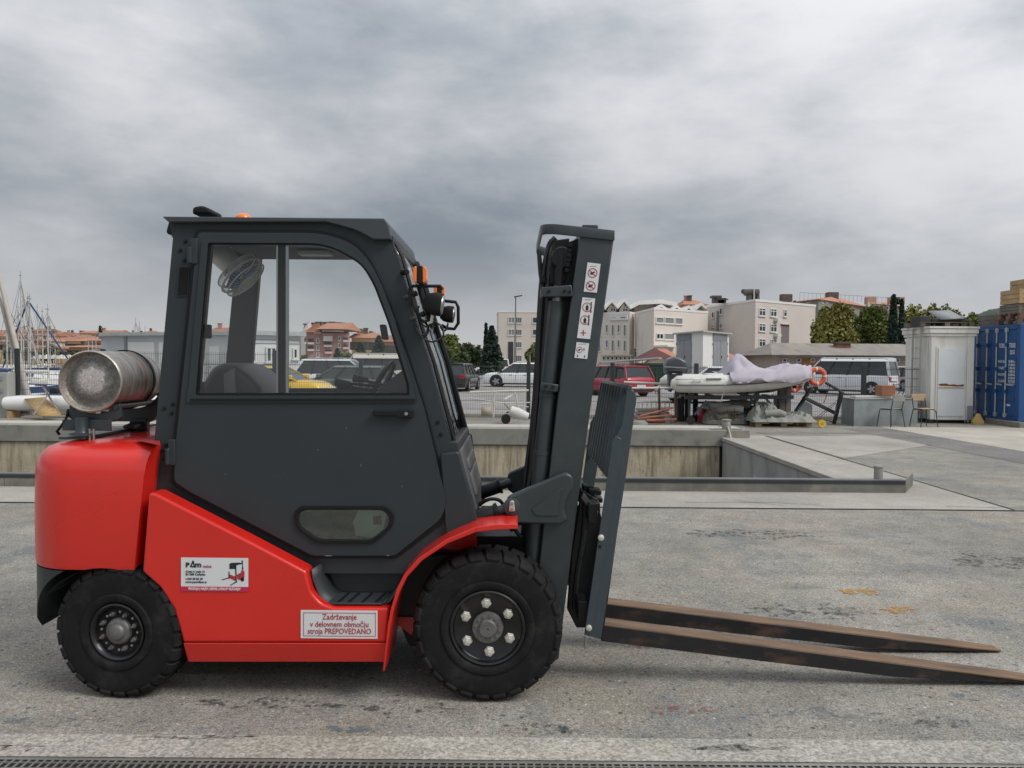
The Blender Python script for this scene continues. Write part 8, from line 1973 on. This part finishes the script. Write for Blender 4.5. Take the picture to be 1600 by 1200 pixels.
for i, (px, Y, w_, h_, m_, lb) in enumerate(((1100, 20.9, 9, .34, CB, 'black plastic tub under the left half of the trailer'), (1172, 20.8, 14, .42, CB, 'large black tub under the right half of the trailer'), (1118, 21.1, 12, .5, GW, 'weathered wooden box far under the trailer'), (1196, 21.0, 12, .5, METG, 'grey box beyond the right trailer legs'), (1154, 21.2, 10, .55, RUST, 'rusty tin box at the back under the boat'), (976, 20.9, 16, .35, GW, 'weathered box behind the load backrest'), (1064, 20.9, 10, .6, CB, 'black bin beside the outboard motor'))):
    x = GX(px, Y); k = w_ / F * Y / 2; MB().loft([[(x - k * .8, Y, 0), (x + k * .8, Y, 0), (x + k * .8, Y + .4, 0), (x - k * .8, Y + .4, 0)], [(x - k, Y - .03, h_), (x + k, Y - .03, h_), (x + k, Y + .43, h_), (x - k, Y + .43, h_)], [(x - k * 1.08, Y - .05, h_ + .001), (x + k * 1.08, Y - .05, h_ + .001), (x + k * 1.08, Y + .45, h_ + .001), (x - k * 1.08, Y + .45, h_ + .001)], [(x - k * 1.08, Y - .05, h_ + .04), (x + k * 1.08, Y - .05, h_ + .04), (x + k * 1.08, Y + .45, h_ + .04), (x - k * 1.08, Y + .45, h_ + .04)]]).build('storage_box', m_, None, smooth=0, label=lb, cat='box')
# pallet with canvas
PW = mat('pallet_wood', (0.33, 0.25, 0.165), rough=.85, var=.2, vs=5, dirt=(.18, .14, .1), dirt_amt=.5, dirt_s=5)
def pallet(name, label, x, y, z, L_=1.2, W=.8, rz=0.0, cat='pallet', m=PW):
    t = thing(name, label, cat, (x, y, z), rz, local=True)
    for i in range(5): MB().box((-L_ / 2, -W / 2 + i * (W - .1) / 4, .115), (L_ / 2, -W / 2 + .1 + i * (W - .1) / 4, .137)).build('top_plank', m, t, smooth=0)
    for i in range(3):
        for j in range(3): MB().box((-L_ / 2 + i * (L_ - .14) / 2, -W / 2 + j * (W - .1) / 2, .022), (-L_ / 2 + .14 + i * (L_ - .14) / 2, -W / 2 + .1 + j * (W - .1) / 2, .113)).build('block', m, t, smooth=0)
    for j in range(3): MB().box((-L_ / 2, -W / 2 + j * (W - .1) / 2, 0), (L_ / 2, -W / 2 + .1 + j * (W - .1) / 2, .020)).build('bottom_plank', m, t, smooth=0)
    return t
gp = G(1225, 668)
pallet('wooden_pallet', 'wooden pallet under the folded grey canvas', gp.x, gp.y + .45, 0, 1.4, .9)
t = thing('folded_canvas', 'heap of folded grey green canvas on the wooden pallet', 'canvas', (gp.x, gp.y + .4, .14))
rnd = random.Random(4)
GC2 = fabric('green_grey_canvas', (0.26, 0.265, 0.235))
heap('lower_fold', gp.x - .02, gp.y + .4, .139, 1.5, .95, .26, GC2, t, 2); heap('upper_fold', gp.x - .33, gp.y + .42, .17, .85, .7, .42, GC2, t, 5); heap('end_fold', gp.x + .42, gp.y + .3, .14, .8, .6, .26, GC2, t, 9)
MB().tube([(gp.x - .45, gp.y + .1, .33), (gp.x - .1, gp.y + .08, .36), (gp.x + .05, gp.y + .1, .31)], [.09, .10, .08], 14).build('rolled_fold', GC2, t)
# dark trolley frame with yellow wheel
t = thing('bent_steel_rack', 'dark bent steel frame leaning on the fence beside the lifebuoy', 'frame', (GX(1275, 20), 20, 0))
DF = mat('frame_dark', (0.035, 0.042, 0.045), rough=.5, var=.2)
def fb(a, b2, w_=.07, Ya=20.0, Yb=20.3): MB().bar(P(*a, Ya), P(*b2, Yb), w_, w_ * .6).build('tube', DF, t, bevel=.006)
fb((1243, 643), (1268, 606), .09); fb((1256, 621), (1306, 646), .12); fb((1290, 598), (1316, 613), .08); fb((1316, 612), (1303, 662), .09); fb((1304, 648), (1312, 612), .03); fb((1262, 619), (1312, 618), .025, 20.3, 20.3); fb((1298, 600), (1287, 630), .02); fb((1312, 622), (1272, 656), .02); fb((1306, 630), (1278, 655), .02); fb((1283, 655), (1305, 660), .04)
MB().prism([(v.x, v.z) for v in [P(1250, 650, 20.4), P(1248, 638, 20.4), P(1253, 629, 20.4), P(1260, 627, 20.4), P(1269, 633, 20.4), P(1269, 656, 20.4), P(1250, 656, 20.4)]], 20.4, 20.42).build('grey_plate', METG, t)
w_ = MB().lathe([(.05, -.03), (.095, -.035), (.1, 0), (.095, .035), (.05, .03)], axisY((GX(1286, 19.3), 19.3, .1)), 24); w_ = w_.build('rubber_wheel', CYe, t); MB().lathe([(0, -.02), (.055, -.02), (.055, .03), (0, .035)], axisY((GX(1286, 19.3), 19.3, .1)), 14).build('hub', mat('dull_yellow', (.45, .36, .08), rough=.6), w_)
MB().bar((GX(1270, 19.4), 19.4, .15), (GX(1286, 19.3), 19.3, .1), .04).build('axle_arm', CYe, t)
# big galvanised tank
t = thing('galvanised_tank', 'big open galvanised steel tank standing before the white shed', 'tank', (GX(1374, 20), 20, 0))
GT = mat('galvanised_sheet', (0.26, 0.29, 0.295), rough=.55, metal=.25, var=.12, vs=2, dirt=(.13, .145, .15), dirt_amt=.6, dirt_s=3)
a = G(1334, 666); b2 = G(1431, 664); ht = PZ(624, a.y, 1334)
b0 = Vector((GX(1316, a.y + 1.0), a.y + 1.0, 0)); b4 = Vector((GX(1437, b2.y + 1.2), b2.y + 1.2, 0))
pts = [a, b2, b4, b0]; c = sum(pts, Vector()) / 4
MB().loft([[tuple(v) for v in pts], [(v.x, v.y, ht) for v in pts], [(c.x + (v.x - c.x) * .97, c.y + (v.y - c.y) * .96, ht) for v in pts], [(c.x + (v.x - c.x) * .97, c.y + (v.y - c.y) * .96, .1) for v in pts]]).build('shell', GT, t, smooth=0)
for i in range(4):
    v = pts[i]; w2 = pts[(i + 1) % 4]; MB().bar((v.x, v.y, ht + .012), (w2.x, w2.y, ht + .012), .05, .02).build('rim', mat('rim_pale', (.42, .42, .38), rough=.6), t)
MB().bar((GX(1334, 20.2), 20.2, ht + .06), (GX(1395, 20.2), 20.25, ht + .06), .3, .05).build('white_plank', WM, None, label='white plank lying on the rim of the galvanised tank', cat='plank')
x0, x1 = GX(1377, 20.0), GX(1399, 20.0); MB().box((x0, 19.95, ht + .09), (x1, 20.3, ht + .36)).build('wooden_box', mat('box_brown', (.30, .12, .06), rough=.6, var=.15), None, bevel=.01, label='small brown wooden box sitting on the galvanised tank', cat='box')
# chairs
SKIN = mat('chair_ply', (.42, .30, .19), rough=.6, var=.1); CST = mat('chair_steel', (.03, .035, .035), rough=.5)
def chair(px, py, label, rz, wood, back=True):
    v = G(px, py); t = thing('steel_chair', label, 'chair', tuple(v), rz, local=True)
    for s in (-1, 1):
        MB().tube([(s * .24, -.20, 0), (s * .19, -.17, .42), (s * .17, -.12, .45), (s * .17, .16, .45), (s * .19, .19, .42), (s * .24, .24, 0)], .012, 8).build('leg', CST, t)
        MB().tube([(s * .17, .18, .42), (s * .18, .22, .62), (s * .17, .26, .82)], .012, 8).build('back_tube', CST, t)
    MB().box((-.19, -.19, .463), (.19, .19, .480)).build('seat', wood, t, bevel=.008)
    MB().box((-.2, .235, .66), (.2, .262, .84)).build('backrest', wood, t, bevel=.01)
chair(1391, 667, 'steel-legged chair with a dull seat before the galvanised tank', R(200), mat('chair_dull', (.25, .25, .22), rough=.7))
chair(1444, 667, 'steel-legged chair with plywood back beside the shed ladder', R(8), SKIN)
# ------------------------------------------------------------------ white shed
t = thing('white_cabin', 'weathered white site cabin with rusty door and ladder', 'cabin', (GX(1484, 21.2), 21.2, 0))
SH = mat('cabin_paint', (0.70, 0.69, 0.64), rough=.6, var=.05, vs=1.5, dirt=(.36, .34, .28), dirt_amt=.55, dirt_s=2, stretch=(3, 3, .6))
CF = G(1452, 661); xA = CF.x; yA_ = CF.y; xB = GX(1521, yA_)
Dp = 1.35; HT = PZ(525, yA_, 1452)
b_ = MB().box((xA, yA_, .10), (xB, yA_ + Dp, HT)).build('wall', SH, t, smooth=0)
for i in range(3):        # side face corrugation panels
    y0 = yA_ + .12 + i * .42; MB().box((xA - .018, y0, .12), (xA - .002, y0 + .36, HT - .02)).build('wall_panel', SH, t, bevel=.004)
for x0, x1 in ((xA + .0, xA + .12), (xB - .19, xB)): MB().box((x0, yA_ - .022, .1), (x1, yA_ - .002, HT)).build('corner_strip', SH, t, bevel=.004)
for i, (za, zc_) in enumerate(((0, .07), (.075, .20), (.205, .26))): k = (.05, .08, .1)[i]; MB().box((xA - k, yA_ - k, HT + za), (xB + k, yA_ + Dp + k, HT + zc_)).build('roof_fascia', SH, t, bevel=.01)
fc = Face((xA, yA_), (xB, yA_))
MB().box((xA, yA_ - .004, HT - .42), (xB, yA_ - .003, HT - .415)).build('panel_joint', METG, t, smooth=0)
DW = mat('cabin_door', (0.68, 0.71, 0.72), rough=.5, var=.04)
dd = fc.patch(1461, 541, 1508.5, 656, .004, .03, 'door_frame', SH, t, bevel=.004)
do = fc.patch(1464, 544, 1505, 650, .032, .05, 'door', DW, t, bevel=.004)
fc.patch(1464, 605.5, 1505, 606.6, .0505, .058, 'door_rail', METG, do)
RU = mat('rust_patch', (0.20, 0.07, 0.025), rough=.9, var=.5, vs=14)
v = [fc.hit(a, b2) + fc.n * .054 for a, b2 in ((1465, 600), (1470, 599.3), (1477, 599), (1482, 601), (1488, 600.3), (1495, 601.5), (1504, 600.5), (1504.5, 603.4), (1494, 604), (1484, 603.2), (1472, 603), (1466, 602.5))]
MB().sheet(v).build('rust_hole', RU, do, smooth=0); v = [fc.hit(a, b2) + fc.n * .060 for a, b2 in ((1466, 604.5), (1503, 605.2), (1503, 607.5), (1485, 606.6), (1467, 607))]; MB().sheet(v).build('rust_streak', mat('rust_stain', (.50, .36, .20), rough=.8, var=.2), do, smooth=0)
fc.patch(1510, 634, 1519, 660, .024, .03, 'grey_patch', METG, t)
MB().box((xA - .05, yA_ - .05, 0), (xA + .1, yA_ + .1, .098)).box((xB - .1, yA_ - .05, 0), (xB + .05, yA_ + .1, .098)).build('foot_block', CB, t, smooth=0)
MB().box((xA + .1, yA_ + .2, 0), (xB - .1, yA_ + .3, .098)).build('foot_block', CB, t, smooth=0)
LD = mat('ladder_steel', (.40, .40, .36), rough=.6, var=.1)
ld = thing('ladder', 'pale steel ladder fixed upright against the cabin side', 'ladder', (xA - .14, yA_ + .5, 0))
xl = xA - .13
for y in (yA_ + .30, yA_ + .72): MB().box((xl - .02, y - .02, .5), (xl + .02, y + .02, HT + .22)).build('rail', LD, ld, smooth=0)
for i in range(8): z = .62 + i * .29; MB().cyl((xl, yA_ + .3, z), (xl, yA_ + .72, z), .014, 8).build('rung', LD, ld)
# things on the cabin roof
zt = HT + .262
pallet('wooden_pallet', 'dark pallet on the cabin roof below the solar panel', GX(1468, 21.6), 21.7, zt, 1.5, .9, m=mat('dark_pallet', (.13, .10, .08), rough=.9, var=.3, vs=4))
DBX = mat('dark_crate', (.035, .04, .038), rough=.7, var=.2)
z2 = zt + .14
MB().box((GX(1429, 21.5), 21.3, z2 - .13), (GX(1447, 21.5), 21.8, PZ(494.5, 21.5, 1438))).build('dark_crate', DBX, None, bevel=.02, label='dark square crate at the left end of the cabin roof', cat='crate')
MB().box((GX(1449, 21.5), 21.35, z2), (GX(1505, 21.5), 22.0, z2 + .10)).build('battery_box', DBX, None, bevel=.02, label='flat dark box under the solar panel on the cabin roof', cat='box')
sp = thing('solar_panel', 'tilted solar panel on the cabin roof', 'solar panel', (GX(1478, 21.6), 21.6, z2 + .1))
A_ = P(1450, 487.5, 22.2); B_ = P(1484, 486.5, 22.2); C__ = P(1506, 498.5, 21.3); D_ = P(1470, 500, 21.3)
PVM = mat('pv_cells', (.06, .07, .085), rough=.7, var=.1, spec=.15)
MB().add([A_, B_, C__, D_], [(0, 1, 2, 3)]).build('frame', METG, sp, solid=.035, recalc=False)
for i in range(6):
    for j in range(3):
        def q_(u, v_): return (A_.lerp(B_, u)).lerp(D_.lerp(C__, u), v_) + Vector((0, -.006, .022))
        u0, u1 = i / 6 + .015, (i + 1) / 6 - .015; v0, v1 = j / 3 + .02, (j + 1) / 3 - .02
        MB().sheet([q_(u0, v0), q_(u1, v0), q_(u1, v1), q_(u0, v1)]).build('cell', PVM, sp, smooth=0)
MB().bar(A_, Vector((A_.x, A_.y, z2)), .04).bar(B_, Vector((B_.x, B_.y, z2)), .04).build('support', CB, sp)
# ------------------------------------------------------------------ blue container
KN = G(1592, 667); xk, yk = KN.x, KN.y; Hc = 2.59; Wc = 2.44
t = thing('shipping_container', 'blue shipping container with white lettering on its closed doors', 'container', (xk, yk, 0))
BL = mat('container_blue', (0.016, 0.080, 0.235), rough=.45, var=.12, vs=1.2, dirt=(.05, .06, .08), dirt_amt=.4, dirt_s=2.5, stretch=(3, 3, .7))
zb0 = .10
MB().box((xk + .02, yk + .06, zb0 + .16), (xk + 6.05, yk + Wc - .06, zb0 + Hc - .12)).build('box', BL, t, smooth=0)
b_ = MB(); x = xk + .2
while x < xk + 6: b_.box((x, yk + .025, zb0 + .17), (x + .11, yk + .055, zb0 + Hc - .13)); x += .24
b_.build('corrugation', BL, t, smooth=0)
for (y0, y1) in ((0, .16), (Wc - .16, Wc)): MB().box((xk - .02, yk + y0, zb0 + .12), (xk + .16, yk + y1, zb0 + Hc - .12)).build('corner_post', BL, t, bevel=.008)
MB().box((xk - .02, yk + .17, zb0 + Hc - .14), (xk + .12, yk + Wc - .17, zb0 + Hc - .01)).build('door_header', BL, t, bevel=.006); MB().box((xk - .02, yk + .17, zb0 + .01), (xk + .12, yk + Wc - .17, zb0 + .14)).build('door_sill', BL, t, bevel=.006)
MB().box((xk + .17, yk, zb0 + Hc - .1), (xk + 5.9, yk + .1, zb0 + Hc)).box((xk + .17, yk, zb0), (xk + 5.9, yk + .1, zb0 + .14)).build('side_rail', BL, t, bevel=.006)
MB().box((xk + .17, yk + Wc - .1, zb0 + Hc - .1), (xk + 5.9, yk + Wc, zb0 + Hc)).build('side_rail', BL, t, bevel=.006)
for y in (0, Wc - .16):
    for z in (0, Hc - .118):
        MB().box((xk - .03, yk + y, zb0 + z), (xk + .165, yk + y + .16, zb0 + z + .118)).build('corner_casting', BL, t, bevel=.01); 
        MB().box((xk - .032, yk + y + .05, zb0 + z + .035), (xk - .0305, yk + y + .11, zb0 + z + .085)).build('casting_hole', CB, t, smooth=0)
RODM = mat('lock_rod', (.45, .47, .48), rough=.5, metal=.3, var=.1)
for k, y0 in enumerate((.17, Wc / 2 + .005)):
    d = MB().box((xk - .0, yk + y0, zb0 + .15), (xk + .015, yk + y0 + (Wc / 2 - .175), zb0 + Hc - .15)).build('door', BL, t, bevel=.004)
    for z in (.55, 1.05, 1.55, 2.05): MB().box((xk - .012, yk + y0 + .03, zb0 + z), (xk - .001, yk + y0 + 1.0, zb0 + z + .12)).build('door_rib', BL, d, bevel=.004)
    for yy in ((.36, .77), (.14, .60))[k]:
        y = yk + y0 + yy; MB().cyl((xk - .045, y, zb0 + .10), (xk - .045, y, zb0 + Hc - .08), .018, 10).build('lock_rod', RODM, d)
        for z in (.12, .75, 1.35, 2.0, Hc - .2): MB().box((xk - .07, y - .04, zb0 + z), (xk - .013, y + .04, zb0 + z + .10)).build('rod_bracket', RODM if z in (.12, Hc - .2) else BL, d, smooth=0)
        MB().bar((xk - .06, y, zb0 + 1.0), (xk - .075, y - .30, zb0 + .98), .02, .035).build('door_handle', RODM, d)
    for z in (.3, .9, 1.6, 2.3): MB().box((xk - .03, yk + (.14 if k == 0 else Wc - .20), zb0 + z), (xk - .021, yk + (.22 if k == 0 else Wc - .14), zb0 + z + .1)).build('door_hinge', BL, t, smooth=0)
TXT = mat('stencil_white', (.62, .64, .66), rough=.6, var=.1)
ROT = (math.pi / 2, 0, -math.pi / 2)
def ctext(s, yoff, z, size, width, al_='LEFT'): text_mesh('lettering', s, TXT, t, (xk - .0165, yk + yoff, zb0 + z), size, width, align=al_, rot=ROT, bold=.003, ext=.001)
ctext('FORU', .88, 2.02, .17, .27); ctext('770303', .46, 2.02, .17, .26); ctext('1', .15, 2.02, .17, .04); ctext('22G1', .42, 1.84, .15, .20)
for i, (a, b2) in enumerate((('MAX.GR.', '30 480 KG'), ('', '67 200 LB'), ('TARE', '2 200 KG'), ('', '4 850 LB'), ('MAX.CW.', '28 280 KG'), ('', '62 350 LB'), ('CU.CAP.', '33.2 CU.M'), ('', '1 172 CU.FT'))):
    z = 1.60 - i * .088
    if a: ctext(a, .89, z, .095, .28)
    ctext(b2, .46, z, .085, .27)
MB().box((xk - .018, yk + .35, zb0 + .42), (xk - .0155, yk + .5, zb0 + .47)).build('plate', TXT, t, smooth=0)
MB().box((xk + .1, yk + .3, .0), (xk + 5.5, yk + .45, zb0 - .002)).box((xk + .1, yk + 1.9, .0), (xk + 5.5, yk + 2.05, zb0 - .002)).build('ground_beam', GW, t, smooth=0)
MB().bar((GX(1545, 21.2), 21.2, .07), (GX(1600, 19.6), 19.6, .07), .14, .14).build('timber_beam', GW, None, bevel=.01, label='weathered timber beam on the ground along the container doors', cat='beam')
# crates on the container
CRW = mat('crate_wood', (.42, .29, .15), rough=.8, var=.2, vs=4); CRG = mat('crate_grey', (.16, .145, .125), rough=.9, var=.2, vs=4)
def crate(x, y, z, L_, W, H, m, label, n=3):
    t = thing('wooden_crate', label, 'crate', (x, y, z), local=True)
    for s, (y0, y1) in enumerate(((0, .02), (W - .02, W))):
        for i in range(n): MB().box((0, y0, H * i / n + .006), (L_, y1, H * (i + 1) / n - .006)).build('slat', m, t, smooth=0)
    for x0 in (0, L_ - .02):
        for i in range(n): MB().box((x0, .0205, H * i / n + .006), (x0 + .02, W - .0205, H * (i + 1) / n - .006)).build('slat', m, t, smooth=0)
    MB().box((.021, .021, .0), (L_ - .021, W - .021, H - .03)).build('filling', CRG, t, smooth=0)
    for xx in (-.012, L_ - .07): MB().box((xx, -.02, 0), (xx + .08, -.001, H)).build('post', m, t, smooth=0)
    return t
ztc = zb0 + Hc
xc = xk + .1
pallet('wooden_pallet', 'upper reddish pallet on the container roof', xc + .55, yk + .6, ztc + .145, 1.2, .9, m=mat('red_pallet', (.20, .10, .07), rough=.9, var=.3, vs=4))
pallet('wooden_pallet', 'lower dark pallet directly on the container roof', xc + .5, yk + .6, ztc + .003, 1.2, .9, m=mat('dark_pallet', (.13, .10, .08)))
crate(xc - .02, yk + .25, ztc + .285, 1.0, .8, .25, CRG, 'grey weathered crate lowest in the stack on the container')
crate(xc - .04, yk + .2, ztc + .54, .42, .8, .38, CRW, 'yellow wood crate second in the stack, left half'); crate(xc + .42, yk + .2, ztc + .54, .7, .8, .38, CRW, 'yellow wood crate second in the stack, right half')
crate(xc + .25, yk + .25, ztc + .925, .9, .8, .28, CRW, 'topmost yellow wood crate on the container stack', 2)
crate(xk + .2, yk + 1.6, ztc + .003, .9, .6, .32, CRG, 'low grey crate on the far end of the container roof', 2)
# between cabin and container
t = thing('metal_sheets', 'dark metal panels leaning in the gap beside the container', 'panels', (GX(1535, 21.8), 21.8, 0))
for i, (px, hh) in enumerate(((1523, 2.2), (1530, 1.6), (1536, 1.7), (1541, 1.2))): x = GX(px, 22); MB().bar((x, 22.2, .02), (x + .1, 22.5, hh), .34, .03, up=(0, 1, 0)).build('panel', [GW, CB, DBX, METG][i], t)
MB().lathe([(0, 0), (.15, .0), (.16, .08), (.10, .17), (.05, .28), (0, .30)], Matrix.Translation(G(1528, 663)) @ Matrix.Diagonal((1.1, .8, 1, 1)), 7).build('yellow_sack', mat('sack', (.50, .34, .12), rough=.9, var=.2), None, label='yellowish sack slumped between the cabin and the container', cat='sack')
